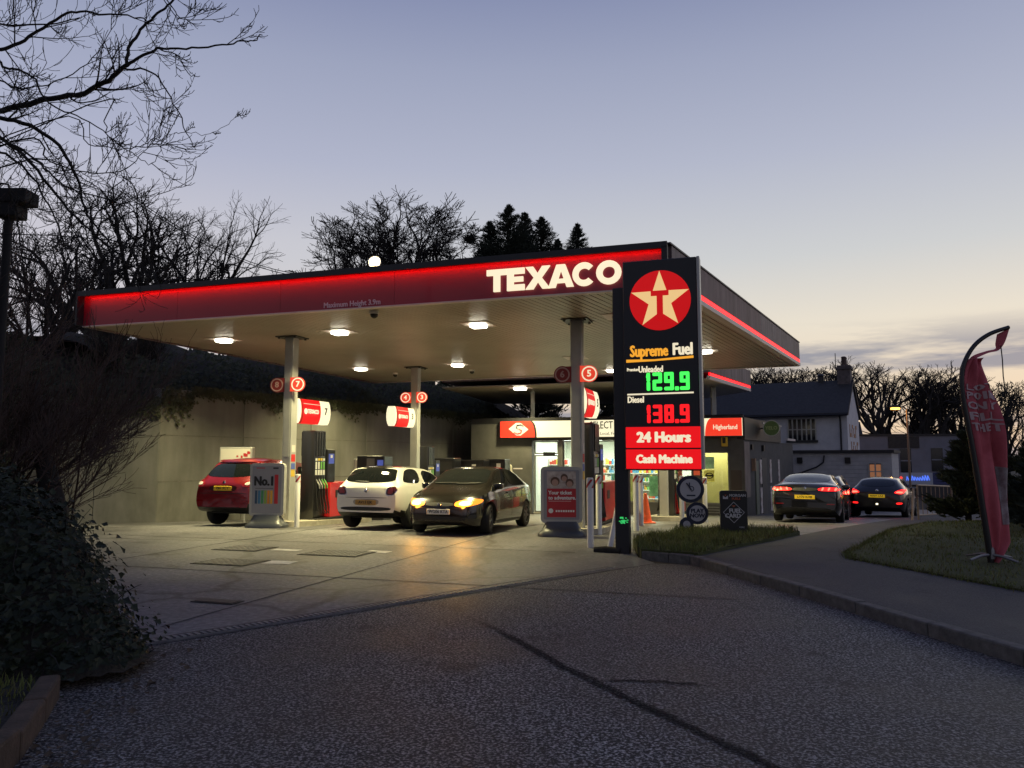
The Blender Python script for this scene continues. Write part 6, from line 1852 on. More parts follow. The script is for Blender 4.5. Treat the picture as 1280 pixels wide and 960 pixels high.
# guard rail
gr = thing('guard_rail', 'galvanised pedestrian guard rail at the end of the footway', 'railing', (12.45, 23.8, 0))
ga = Vector((0, 0)); gb = Vector((2.75, 3.0)); nbar = 8
def gzz(p): return gz(12.45 + p.x, 23.8 + p.y) + 0.01
railm = mat('rail_paint', (0.34, 0.25, 0.18), 0.5, 0.2, var=0.2, scale=5)
for nm, h_ in (('top_rail', 1.05), ('bottom_rail', 0.14)):
    MB().tube([(ga.x, ga.y, gzz(ga) + h_), (gb.x, gb.y, gzz(gb) + h_)], 0.028 if nm == 'top_rail' else 0.02, 8).build(nm, railm, parent=gr, smooth=50)
for k in range(nbar + 1):
    p = ga.lerp(gb, k / nbar); e_ = k in (0, nbar)
    MB().tube([(p.x, p.y, gzz(p) - 0.1 if e_ else gzz(p) + 0.14), (p.x, p.y, gzz(p) + 1.05)], 0.028 if e_ else 0.012, 8).build('post' if e_ else 'baluster', railm, parent=gr, smooth=50)
MB().tube([(-0.45, -0.5, gzz(ga)), (-0.12, 0.0, gzz(ga) + 0.95)], 0.035, 8).build('leaning_strut', railm, parent=gr, smooth=50)

# ------------------------------------------------------------------ feather flag
fY = 11.05
def interp(tab, x):
    if x <= tab[0][0]: return tab[0][1]
    for (a, va), (b, vb) in zip(tab, tab[1:]):
        if x <= b:
            return va + (vb - va) * (x - a) / (b - a)
    return tab[-1][1]
def fp(px, py, dy=0.0): return at(px, py, fY + dy)
fl0 = fp(1240, 712)
flag = thing('feather_flag', 'tattered red feather flag on a bowed black pole standing on the lawn', 'flag', (fl0.x, fl0.y, fl0.z))
def catmull(P_, m=8):
    Q = []
    for i in range(len(P_) - 1):
        a = P_[max(0, i - 1)]; b_ = P_[i]; c = P_[i + 1]; d = P_[min(len(P_) - 1, i + 2)]
        for k in range(m):
            t = k / m
            Q.append(0.5 * ((2 * b_) + (c - a) * t + (2 * a - 5 * b_ + 4 * c - d) * t * t + (3 * b_ - a - 3 * c + d) * t ** 3))
    Q.append(P_[-1]); return Q
pole_px = [(1240, 712), (1233, 665), (1224, 610), (1214, 552), (1205, 505), (1202, 478), (1205, 455), (1217, 433), (1236, 418), (1261, 409)]
PQ = catmull([fp(*p) - fl0 for p in pole_px])
MB().tube(PQ, [0.046 - 0.018 * i / len(PQ) for i in range(len(PQ))], 8).build('pole', M['black'], parent=flag, smooth=60)
left = catmull([fp(*p) - fl0 for p in ((1243, 704), (1234, 655), (1225, 605), (1215, 550), (1207, 505), (1204.5, 478), (1208, 455), (1213, 447))], 7)
lp = [(1243, 704), (1234, 655), (1225, 605), (1215, 550), (1207, 505), (1204.5, 478), (1208, 455), (1213, 447)]
rt_ = [(447, 1226), (485, 1240), (535, 1250), (580, 1258), (622, 1265), (640, 1267), (680, 1266), (704, 1244.5)]
lq = catmull([Vector((p[0], p[1], 0)) for p in lp], 7)
right = [fp(interp(rt_, p.y), p.y) - fl0 for p in lq]
nl_ = len(left); NU = 22
def cloth(u, i):
    a = left[min(nl_ - 1, i)]; b_ = right[min(nl_ - 1, i)]
    p = a.lerp(b_, u); s_ = i / (nl_ - 1)
    p = p + Vector((0.012 * math.sin(9 * u + 7 * s_), 0.08 * math.sin(u * 7 + s_ * 9) * u + 0.045 * math.sin(u * 17 - s_ * 12) * (0.3 + u), 0.01 * math.sin(11 * u)))
    return p
mb = MB()
for i in range(nl_):
    for j in range(NU + 1):
        mb.v.append(tuple(cloth(j / NU, i)))
for i in range(nl_ - 1):
    for j in range(NU):
        mb.f.append((i * (NU + 1) + j, i * (NU + 1) + j + 1, (i + 1) * (NU + 1) + j + 1, (i + 1) * (NU + 1) + j)); mb.m.append(0)
flagm = mat('flag_cloth', (0.54, 0.12, 0.15), 0.85, c2=(0.42, 0.075, 0.095), scale=5)
mb.build('cloth', flagm, parent=flag, smooth=70)
def cloth_uv(u, v):
    q = v * (nl_ - 1); i = min(nl_ - 2, int(q)); return cloth(u, i).lerp(cloth(u, i + 1), q - i)
flagw = mat('flag_print', (0.55, 0.42, 0.43), 0.8)
def flag_text(s, v, hv, u0, u1):
    me = letters(s, 1.0, bold=0.03, depth=0.0, align='LEFT')
    xs = [q.co.x for q in me.vertices]; ys = [q.co.y for q in me.vertices]
    ax, bx, ay, by = min(xs), max(xs), min(ys), max(ys)
    bm = bmesh.new(); bm.from_mesh(me); bmesh.ops.triangulate(bm, faces=bm.faces[:])
    for _ in range(2):
        bmesh.ops.subdivide_edges(bm, edges=[e for e in bm.edges if e.calc_length() > 0.12], cuts=1); bmesh.ops.triangulate(bm, faces=bm.faces[:])
    for q in bm.verts:
        u = u0 + (q.co.x - ax) / (bx - ax) * (u1 - u0); vv = v + (q.co.y - ay) / (by - ay) * hv
        q.co = cloth_uv(min(1, u), vv) + Vector((0, -0.018, 0))
    m2 = MB(); m2.addbm(bm); bm.free(); bpy.data.meshes.remove(me)
    m2.build('lettering', flagw, parent=flag)
for s, v, hv in (('LOT', 0.655, 0.045), ('POIN', 0.595, 0.05), ('ON Y', 0.545, 0.038), ('FILL', 0.50, 0.033), ('THE T', 0.46, 0.03)):
    flag_text(s, v, hv, 0.10, 0.97)
m2 = MB(); nb_ = 8
for i in range(nb_ + 1):
    for j in range(nb_ + 1):
        p = cloth_uv(0.58 + 0.4 * j / nb_ , 0.14 + 0.20 * i / nb_); m2.v.append(tuple(p + Vector((0, -0.012, 0))))
for i in range(nb_):
    for j in range(nb_):
        m2.f.append((i * 9 + j, i * 9 + j + 1, i * 9 + j + 10, i * 9 + j + 9)); m2.m.append(0)
m2.build('printed_box', mat('flag_box_print', (0.36, 0.32, 0.33), 0.8, c2=(0.18, 0.12, 0.13), scale=9), parent=flag, smooth=70)
# torn strip twisting from the pole tip back to the cloth, with a loose cord
A_ = [fp(*p) - fl0 for p in ((1262, 410), (1256, 428), (1248, 438), (1236, 441), (1222, 447), (1212, 452))]
B_ = [fp(*p, 0.05) - fl0 for p in ((1246, 418), (1244, 430), (1244, 436), (1232, 439), (1214, 446), (1206, 460))]
A_ = catmull(A_, 4); B_ = catmull(B_, 4); mb = MB()
for a, b_ in zip(A_, B_): mb.v += [tuple(a), tuple(b_)]
for i in range(len(A_) - 1): mb.f.append((2 * i, 2 * i + 1, 2 * i + 3, 2 * i + 2)); mb.m.append(0)
mb.build('torn_strip', flagm, parent=flag)
MB().tube([fp(1251, 432) - fl0, fp(1253, 450) - fl0, fp(1254, 470) - fl0, fp(1257, 492) - fl0], 0.008, 5).build('cord', M['blackm'], parent=flag)
mb = MB()
for a in (20, 110, 200, 290):
    d_ = Vector((math.cos(R(a)), math.sin(R(a)) , 0)); mb.tube([Vector((0, 0, 0.06)), d_ * 0.18 + Vector((0, 0, 0.05)), d_ * 0.40 + Vector((0, 0, 0.0))], [0.022, 0.02, 0.016], 6)
mb.lathe([(0.05, 0.0), (0.05, 0.12), (0.035, 0.16)], 12)
mb.build('foot', M['galv'], parent=flag, smooth=50, M=Matrix.Translation((0.0, 0.0, 0.15)))
# ------------------------------------------------------------------ cars
def interp(tab, x):
    if x <= tab[0][0]: return tab[0][1]
    for (a, va), (b, vb) in zip(tab, tab[1:]):
        if x <= b:
            return va + (vb - va) * (x - a) / (b - a)
    return tab[-1][1]
def smooth_tab(tab, xs, rad):
    v = [interp(tab, x) for x in xs]
    for _ in range(3):
        w = []
        for i in range(len(v)):
            r_ = min(rad, i, len(v) - 1 - i)
            seg = v[i - r_:i + r_ + 1]; w.append(sum(seg) / len(seg))
        v = w
    return v

def paint_mat(name, c, metal=0.3, rough=0.32):
    return mat(name, c, rough, metal, coat=1.0, var=0.04, scale=3)
trimM = mat('car_trim', (0.013, 0.013, 0.014), 0.5)
plateY = mat('number_plate_yellow', (0.75, 0.48, 0.02), 0.45)
plateYl = mat('lit_plate_yellow', (0.75, 0.48, 0.02), 0.45, emit=(1.0, 0.62, 0.03), es=0.28, sample=False)
plateW = mat('number_plate_white', (0.66, 0.66, 0.62), 0.45)
tailM = mat('tail_lens', (0.22, 0.008, 0.010), 0.12, coat=0.6)
tailDark = mat('tail_lens_dark', (0.05, 0.006, 0.008), 0.15, coat=0.6)
tailOn = mat('tail_lens_lit', (0.5, 0.01, 0.01), 0.3, emit=(1.0, 0.014, 0.012), es=2.0, sample=False)
tailHot = mat('tail_lamp_lit', (0.5, 0.05, 0.02), 0.3, emit=(1.0, 0.10, 0.06), es=4.0, sample=False)
lampHighlight = mat('lamp_highlight', (0.55, 0.5, 0.48), 0.08, coat=0.8)
headOff = mat('head_lens', (0.30, 0.30, 0.30), 0.1, coat=0.8)
headOn = mat('head_lens_lit', (0.5, 0.2, 0.05), 0.3, emit=(1.0, 0.27, 0.015), es=1.7, sample=False)
headHot = mat('head_lamp_lit', (0.9, 0.6, 0.3), 0.3, emit=(1.0, 0.62, 0.17), es=4.5, sample=False)

def make_wheel(root, x, y, r, w, spokes, rim_m, steer=0.0):
    s = 1 if y > 0 else -1
    mb = MB()
    prof = [(r * 0.66, -w / 2), (r * 0.90, -w / 2), (r * 0.97, -w * 0.40), (r, -w * 0.25), (r, w * 0.25), (r * 0.97, w * 0.40), (r * 0.90, w / 2), (r * 0.66, w / 2), (r * 0.64, w * 0.2)]
    mb.lathe([(r * 0.3, -w * 0.45)] + prof, 30, axis='y')
    wh = mb.build('wheel', M['rubber'], parent=root, smooth=40)
    wh.matrix_local = Matrix.Translation((x, y, r)) @ Matrix.Rotation(steer, 4, 'Z')
    mb = MB()
    mb.lathe([(r * 0.67, s * w * 0.30), (r * 0.665, s * w * 0.50), (r * 0.61, s * w * 0.50), (r * 0.58, s * w * 0.22)], 30, axis='y')
    for k in range(spokes):
        a = 2 * math.pi * k / spokes
        q = [(-0.035, r * 0.08), (0.035, r * 0.08), (0.022, r * 0.62), (-0.022, r * 0.62)]
        y0, y1 = sorted((s * w * 0.26, s * w * 0.44))
        mb.prism([(p[0] * math.cos(a) - p[1] * math.sin(a), p[0] * math.sin(a) + p[1] * math.cos(a)) for p in q], y0, y1)
    mb.lathe([(r * 0.16, s * w * 0.2), (r * 0.15, s * w * 0.47), (0.0, s * w * 0.48)], 14, axis='y')
    mb.build('rim', rim_m, parent=wh, smooth=35)
    MB().lathe([(r * 0.60, s * w * 0.10), (0.0, s * w * 0.12)], 20, axis='y').build('brake_disc', M['darkmetal'], parent=wh)
    return wh

def car(name, label, loc, az, S, paint, group=None):
    """S: side profile and plan of the body; +x is the front of the car"""
    L = S['L']; W = S['W'] / 2
    f_az = R(az); hd = Vector((math.sin(f_az), math.cos(f_az)))
    a_ = Vector(loc) + hd * 1.3; b_ = Vector(loc) - hd * 1.3
    za, zb = gz(a_.x, a_.y), gz(b_.x, b_.y)
    root = thing(name, label, 'car', (loc[0], loc[1], (za + zb) / 2), 0, group)
    root.rotation_mode = 'XYZ'
    root.rotation_euler = (Matrix.Rotation(R(90) - f_az, 3, 'Z') @ Matrix.Rotation(-math.atan2(za - zb, 2.6), 3, 'Y')).to_euler()
    n = int(L / 0.032)
    xs = [-L / 2 + L * i / n for i in range(n + 1)]
    top = smooth_tab(S['top'], xs, 3); belt = smooth_tab(S['belt'], xs, 3); low = smooth_tab(S['low'], xs, 2)
    wd_ = smooth_tab([(x, w * W) for x, w in S['w']], xs, 3); wr = smooth_tab([(x, w * W) for x, w in S['wr']], xs, 3)
    wf, wb_, wrad = S['wf'], S['wb'], S['wrad']
    FR_ = [0, 0.05, 0.12, 0.20, 0.30, 0.42, 0.55, 0.68, 0.80, 0.91, 1.0]
    GR_ = [0.12, 0.3, 0.5, 0.7, 0.86, 1.0]
    HR_ = [0.10, 0.22, 0.4, 0.6, 0.8, 1.0]
    rows = 0
    V = []; half_n = len(FR_) + len(GR_) + len(HR_)
    clad = S.get('clad', 0)
    for i, x in enumerate(xs):
        zl = low[i]
        Ra = wrad + 0.055
        for xw in (wf, wb_):
            if abs(x - xw) < Ra:
                zl = max(zl, wrad + math.sqrt(Ra * Ra - (x - xw) ** 2))
        zb_ = max(belt[i], zl + 0.04); zt = max(top[i], zb_ + 0.02)
        w = wd_[i]; cr_ = min(0.055, (zt - zb_) * 0.5)
        half = []
        base_l = low[i]
        for f in FR_:
            z = zl + (zb_ - zl) * f
            fz_ = (z - base_l) / max(0.05, (zb_ - base_l))
            k = 1.0
            if fz_ < 0.32: k = 1 - 0.07 * ((0.32 - fz_) / 0.32) ** 1.6
            elif fz_ > 0.55: k = 1 - 0.055 * ((fz_ - 0.55) / 0.45) ** 1.7
            # crease under the belt line
            k += 0.008 * math.exp(-((fz_ - 0.74) / 0.05) ** 2)
            half.append((w * k, z))
        ze = zt - cr_
        wb0 = half[-1][0]
        for g_ in GR_:
            y = wb0 + (min(wr[i], wb0 * 0.985) - wb0) * (g_ ** 1.12)
            half.append((y, zb_ + (ze - zb_) * g_))
        wt = half[-1][0]
        for h in HR_:
            half.append((wt * (1 - h), ze + cr_ * (1 - (1 - h) ** 2.6)))
        # ring: left side up to the roof centre, then right side down
        ring_ = [(x, y, z) for y, z in half] + [(x, -y, z) for y, z in reversed(half[:-1])]
        V.append(ring_)
    m = len(V[0])
    mb = MB()
    for rg_ in V: mb.v.extend(rg_)
    for i in range(n):
        for j in range(m - 1):
            jj = min(j, m - 2 - j)
            zc = (V[i][j][2] + V[i][j + 1][2] + V[i + 1][j][2] + V[i + 1][j + 1][2]) / 4
            mb.f.append((i * m + j, i * m + j + 1, (i + 1) * m + j + 1, (i + 1) * m + j)); mb.m.append(1 if zc < clad and jj < len(FR_) else 0)
        mb.f.append((i * m + m - 1, i * m, (i + 1) * m, (i + 1) * m + m - 1)); mb.m.append(1)
    mb.f.append(tuple(range(m - 1, -1, -1))); mb.m.append(0)
    mb.f.append(tuple(range(n * m, n * m + m))); mb.m.append(0)
    # face direction: flip so that normals point outwards
    mb.f = [tuple(reversed(f)) for f in mb.f]
    body = mb.build('body', [paint, trimM], parent=root, smooth=38)
    bvh = BVHTree.FromPolygons([Vector(p) for p in mb.v], mb.f)
    # underbody so nothing shows through between the wheels
    MB().box(-L / 2 + 0.35, L / 2 - 0.35, -W * 0.62, W * 0.62, min(low) + 0.02, min(belt) * 0.9).build('underbody', M['blackm'], parent=root)

    def decal(nm, poly, axis, m_, off=0.006, par=None, res=0.07, rnd_=2):
        """a panel cut to an outline and laid on the body along an axis"""
        for _ in range(rnd_):
            q = []
            for k in range(len(poly)):
                a = Vector(poly[k]); b2 = Vector(poly[(k + 1) % len(poly)]); q += [a.lerp(b2, 0.22), a.lerp(b2, 0.78)]
            poly = q
        bm = bmesh.new()
        vs_ = [bm.verts.new((p[0], p[1], 0)) for p in poly]
        bm.faces.new(vs_); bmesh.ops.triangulate(bm, faces=bm.faces[:])
        for _ in range(4):
            lg = [e for e in bm.edges if e.calc_length() > res]
            if not lg: break
            bmesh.ops.subdivide_edges(bm, edges=lg, cuts=1); bmesh.ops.triangulate(bm, faces=bm.faces[:])
        sgn = 1 if axis[0] == '+' else -1; ax = 'xyz'.index(axis[1]); d = Vector((0, 0, 0)); d[ax] = -sgn
        nrm0 = None
        for q in bm.verts:
            u, v_ = q.co.x, q.co.y
            o = Vector((0, 0, 0)); o[ax] = 5.0 * sgn
            if ax == 0: o.y, o.z = u, v_
            elif ax == 1: o.x, o.z = u, v_
            else: o.x, o.y = u, v_
            h, nr, _i, _d = bvh.ray_cast(o, d)
            if h is None:
                h, nr, _i, _d = bvh.find_nearest(o - Vector([o[k] if k == ax else 0 for k in range(3)]))
            if nr.dot(d) > 0: nr = -nr
            q.co = h + nr * off
        m2 = MB(); m2.addbm(bm); bm.free()
        return m2.build(nm, m_, parent=par or root, smooth=60)

    for sd2 in ('+y', '-y'):
        for nm, poly in S['side_glass']:
            decal(nm, poly, sd2, M['carglass'])
        for nm, poly in S.get('side_trim', []):
            decal(nm, poly, sd2, trimM, 0.009, rnd_=1)
        for x0, z0, x1, z1 in S.get('seams', []):
            dxx, dzz = x1 - x0, z1 - z0; ln = math.hypot(dxx, dzz); px_, pz_ = -dzz / ln * 0.007, dxx / ln * 0.007
            decal('door_seam', [(x0 - px_, z0 - pz_), (x1 - px_, z1 - pz_), (x1 + px_, z1 + pz_), (x0 + px_, z0 + pz_)], sd2, trimM, 0.003, rnd_=0, res=0.12)
        for (hx, hz) in S.get('handles', []):
            decal('door_handle', [(hx - 0.09, hz - 0.016), (hx + 0.09, hz - 0.016), (hx + 0.09, hz + 0.016), (hx - 0.09, hz + 0.016)], sd2, S.get('handle_m', paint), 0.03, rnd_=1)
    if 'screen' in S: decal('windscreen', S['screen'], '+x', M['carglass'])
    if 'rear_glass' in S: decal('rear_window', S['rear_glass'], '-x', M['carglass'])
    for nm, axis, poly, m_, off in S.get('extra', []):
        mats_ = m_
        decal(nm, poly, axis, mats_, off)
        if nm in ('headlight', 'tail_light', 'lamp_bulb', 'fog_light', 'reflector', 'bumper_grille', 'light_surround') and axis[1] == 'x':
            decal(nm, [(-u, v_) for u, v_ in reversed(poly)], axis, mats_, off)
    # plate
    for pl in S['plates']:
        axis, z_, txt, m_, w_ = pl
        sg = 1 if axis == '+x' else -1
        hit = bvh.ray_cast(Vector((5 * sg, 0, z_)), Vector((-sg, 0, 0)))[0]
        p = MB().bbox(-w_ / 2, w_ / 2, -0.012, 0.0, -0.055, 0.055, 0.006, seg=1)
        Mx = Matrix.Translation((hit.x + 0.012 * sg, 0, z_)) @ Matrix.Rotation(R(90) * sg, 4, 'Z')
        po = p.build('number_plate', m_, parent=root); po.matrix_local = Mx
        text('plate_lettering', txt, 0.088, M['black'], po, FR(0, -0.013, 0), bold=0.002, sx=1.0, depth=0.001)
    # badge
    for axis, y_, z_, r_ in S.get('badges', []):
        sg = 1 if axis == '+x' else -1
        hit = bvh.ray_cast(Vector((5 * sg, y_, z_)), Vector((-sg, 0, 0)))[0]
        MB().lathe([(0.0, 0.0), (r_, 0.0), (r_ * 0.8, 0.012 * sg), (0, 0.014 * sg)], 14, axis='x', M=Matrix.Translation((hit.x + 0.004 * sg, y_, z_))).build('badge', M['chrome'], parent=root, smooth=40)
    # mirrors
    mx, mz = S['mirror']
    for s_ in (1, -1):
        hit = bvh.ray_cast(Vector((mx, 5 * s_, mz)), Vector((0, -s_, 0)))[0]
        y = abs(hit.y) if hit else W * 0.9
        y0, y1 = sorted((s_ * (y - 0.02), s_ * (y + 0.19)))
        MB().bbox(mx - 0.07, mx + 0.07, y0, y1, mz - 0.055, mz + 0.085, 0.045, seg=3).build('door_mirror', S.get('mirror_m', paint), parent=root, smooth=60)
    # wheels
    tr_ = W - S.get('inset', 0.115)
    for xw, st in ((wf, S.get('steer', 0.0)), (wb_, 0.0)):
        for s_ in (1, -1):
            make_wheel(root, xw, s_ * tr_, wrad, 0.215, S.get('spokes', 7), S.get('rim', M['alloy']), st)
    for fn in S.get('post', []): fn(root, bvh)
    return root

def poly_rect(u0, u1, v0, v1): return [(u0, v0), (u1, v0), (u1, v1), (u0, v1)]

# --- dark hatchback with a wedge nose, facing the camera
civic = dict(L=4.25, W=1.78, wf=1.33, wb=-1.30, wrad=0.315,
    top=[(-2.125, 0.80), (-2.09, 0.98), (-1.98, 1.06), (-1.55, 1.27), (-1.1, 1.39), (-0.5, 1.455), (0.0, 1.46), (0.35, 1.41), (0.8, 1.22), (1.2, 1.02), (1.32, 0.985), (1.7, 0.88), (1.95, 0.78), (2.06, 0.70), (2.125, 0.58)],
    belt=[(-2.125, 0.74), (-2.0, 0.98), (-1.2, 1.01), (0.0, 0.95), (0.9, 0.90), (1.25, 0.90), (1.6, 0.82), (1.9, 0.72), (2.06, 0.62), (2.125, 0.52)],
    low=[(-2.125, 0.40), (-2.0, 0.27), (-1.7, 0.20), (1.8, 0.18), (2.0, 0.20), (2.125, 0.28)],
    w=[(-2.125, 0.74), (-2.05, 0.84), (-1.85, 0.93), (-1.4, 0.985), (-0.5, 1.0), (0.9, 1.0), (1.4, 0.985), (1.75, 0.92), (1.95, 0.84), (2.06, 0.75), (2.125, 0.62)],
    wr=[(-2.125, 0.62), (-1.9, 0.66), (-1.2, 0.645), (0.0, 0.66), (0.4, 0.67), (0.9, 0.74), (1.3, 0.80), (1.8, 0.72), (2.125, 0.45)],
    clad=0.0,
    side_glass=[('side_window', [(1.0, 0.945), (0.42, 1.30), (-0.05, 1.385), (-0.10, 0.985)]), ('side_window', [(-0.17, 0.99), (-0.13, 1.385), (-0.75, 1.365), (-1.30, 1.21), (-1.48, 1.06)])],
    side_trim=[('sill_trim', [(-0.85, 0.215), (0.92, 0.215), (0.92, 0.27), (-0.85, 0.27)])],
    seams=[(1.02, 0.90, 0.98, 0.35), (-0.14, 0.96, -0.10, 0.33), (-0.95, 0.99, -0.78, 0.55)],
    handles=[(0.12, 0.86)], mirror=(0.82, 0.99),
    screen=[(-0.66, 1.03), (0.66, 1.03), (0.60, 1.20), (0.53, 1.385), (-0.53, 1.385), (-0.60, 1.20)],
    rear_glass=[(-0.55, 1.10), (0.55, 1.10), (0.48, 1.33), (-0.48, 1.33)],
    plates=[('+x', 0.475, 'WG06 KTA', plateW, 0.52)], badges=[('+x', 0.0, 0.615, 0.045)],
    extra=[('headlight', '+x', [(0.33, 0.585), (0.60, 0.575), (0.80, 0.64), (0.82, 0.745), (0.60, 0.735), (0.34, 0.685)], headOn, 0.008),
           ('lamp_bulb', '+x', [(0.42, 0.60), (0.66, 0.60), (0.69, 0.70), (0.44, 0.69)], headHot, 0.013),
           ('grille', '+x', [(-0.30, 0.585), (0.30, 0.585), (0.32, 0.66), (-0.32, 0.66)], trimM, 0.007),
           ('lower_grille', '+x', [(-0.55, 0.25), (0.55, 0.25), (0.60, 0.38), (-0.60, 0.38)], trimM, 0.007),
           ('bonnet_seam', '+z', [(1.20, 0.645), (2.00, 0.50), (2.00, 0.508), (1.20, 0.653)], trimM, 0.003), ('bonnet_seam', '+z', [(1.20, -0.653), (2.00, -0.508), (2.00, -0.50), (1.20, -0.645)], trimM, 0.003),
           ('bumper_seam', '+x', [(-0.60, 0.555), (0.60, 0.555), (0.60, 0.562), (-0.60, 0.562)], trimM, 0.004),
           ('wiper', '+x', [(-0.55, 1.045), (0.05, 1.055), (0.05, 1.07), (-0.55, 1.06)], trimM, 0.02), ('wiper', '+x', [(0.0, 1.035), (0.55, 1.05), (0.55, 1.065), (0.0, 1.05)], trimM, 0.02),
           ('bumper_grille', '+x', [(0.62, 0.34), (0.76, 0.36), (0.77, 0.43), (0.64, 0.42)], trimM, 0.008)],
    spokes=7, rim=M['alloy_dark'], steer=R(10), inset=0.12)
c_ = CL(-4.95, 3.40)
cv = car('parked_car', 'dark brown hatchback with glowing amber headlights facing out of the forecourt', c_, 198.0, civic, paint_mat('bronze_paint', (0.010, 0.0090, 0.0085), 0.4, 0.22), 'cars at the pumps')
for s_ in (1, -1):
    ld = bpy.data.lights.new('headlamp_light', 'SPOT'); ld.energy = 14; ld.color = (1.0, 0.50, 0.10); ld.spot_size = R(120); ld.spot_blend = 0.8; ld.shadow_soft_size = 0.06
    lo = bpy.data.objects.new('headlamp_light', ld); col.objects.link(lo); lo.parent = cv; lo.location = (2.16, 0.5 * s_, 0.63); lo.rotation_euler = (0, R(-68), 0)
    ld = bpy.data.lights.new('bumper_glow_fill', 'POINT'); ld.energy = 14.0; ld.color = (1.0, 0.38, 0.04); ld.shadow_soft_size = 0.07  # extra light added ahead of the lens so the bumper glows orange
    lo = bpy.data.objects.new('bumper_glow_fill', ld); col.objects.link(lo); lo.parent = cv; lo.location = (2.13, 0.54 * s_, 0.64)

# --- white hatchback seen from behind
ds = dict(L=3.95, W=1.72, wf=1.22, wb=-1.24, wrad=0.31,
    top=[(-1.975, 0.92), (-1.94, 0.99), (-1.86, 1.06), (-1.62, 1.36), (-1.50, 1.425), (-1.0, 1.455), (-0.4, 1.46), (0.15, 1.40), (0.6, 1.20), (0.95, 1.02), (1.1, 0.97), (1.6, 0.88), (1.85, 0.76), (1.975, 0.60)],
    belt=[(-1.975, 0.88), (-1.9, 0.98), (-1.2, 1.0), (0.0, 0.96), (0.9, 0.92), (1.2, 0.88), (1.7, 0.74), (1.975, 0.50)],
    low=[(-1.975, 0.38), (-1.8, 0.30), (-1.5, 0.25), (1.6, 0.22), (1.975, 0.30)],
    w=[(-1.975, 0.86), (-1.92, 0.93), (-1.75, 0.97), (-1.2, 0.995), (0.8, 1.0), (1.3, 0.97), (1.7, 0.88), (1.975, 0.66)],
    wr=[(-1.975, 0.76), (-1.8, 0.72), (-1.5, 0.68), (-0.4, 0.70), (0.4, 0.72), (0.95, 0.80), (1.5, 0.74), (1.975, 0.5)],
    clad=0.42,
    side_glass=[('side_window', [(0.72, 0.99), (0.25, 1.29), (-0.55, 1.385), (-0.58, 1.03), (-0.1, 1.0)]), ('side_window', [(-0.80, 1.04), (-0.72, 1.385), (-1.35, 1.36), (-1.62, 1.10), (-1.60, 1.05)])],
    seams=[(0.75, 0.93, 0.72, 0.35), (-0.62, 1.0, -0.55, 0.34)], handles=[(-0.40, 0.90)], mirror=(0.62, 1.0), mirror_m=M['chrome'],
    screen=[(-0.62, 1.03), (0.62, 1.03), (0.55, 1.38), (-0.55, 1.38)],
    rear_glass=[(-0.64, 1.045), (0.64, 1.045), (0.60, 1.22), (0.54, 1.375), (-0.54, 1.375), (-0.60, 1.22)],
    plates=[('-x', 0.60, 'AV13 EJK', mat('unlit_plate', (0.30, 0.18, 0.05), 0.5), 0.52)], badges=[('-x', 0.0, 0.865, 0.05)],
    extra=[('light_surround', '-x', [(0.47, 0.75), (0.72, 0.752), (0.76, 0.955), (0.52, 0.955)], M['chrome'], 0.007),
           ('tail_light', '-x', [(0.49, 0.765), (0.71, 0.767), (0.745, 0.94), (0.535, 0.94)], tailDark, 0.014),
           ('lamp_bulb', '-x', [(0.54, 0.80), (0.67, 0.802), (0.69, 0.905), (0.565, 0.905)], tailM, 0.02),
           ('rear_diffuser', '-x', [(-0.60, 0.415), (0.60, 0.415), (0.66, 0.50), (-0.66, 0.50)], trimM, 0.008),
           ('plate_recess', '-x', [(-0.31, 0.53), (0.31, 0.53), (0.33, 0.68), (-0.33, 0.68)], mat('recess_grey', (0.30, 0.29, 0.27), 0.5), 0.004),
           ('tailgate_seam', '-x', [(-0.52, 0.70), (0.52, 0.70), (0.52, 0.712), (-0.52, 0.712)], trimM, 0.005),
           ('wiper', '-x', [(-0.02, 1.045), (0.34, 1.06), (0.34, 1.075), (-0.02, 1.065)], trimM, 0.02),
           ('roof_panel', '+z', [(-1.55, -0.56), (-0.1, -0.58), (-0.1, 0.58), (-1.55, 0.56)], mat('black_roof', (0.012, 0.011, 0.011), 0.2, coat=1.0), 0.006)],
    spokes=5, rim=M['alloy_dark'])
c_ = CL(-7.02, 3.95)
car('parked_car', 'white three door hatchback with black roof at pump seven', c_, 18.5, ds, paint_mat('white_car_paint', (0.66, 0.65, 0.60), 0.0, 0.35), 'cars at the pumps')

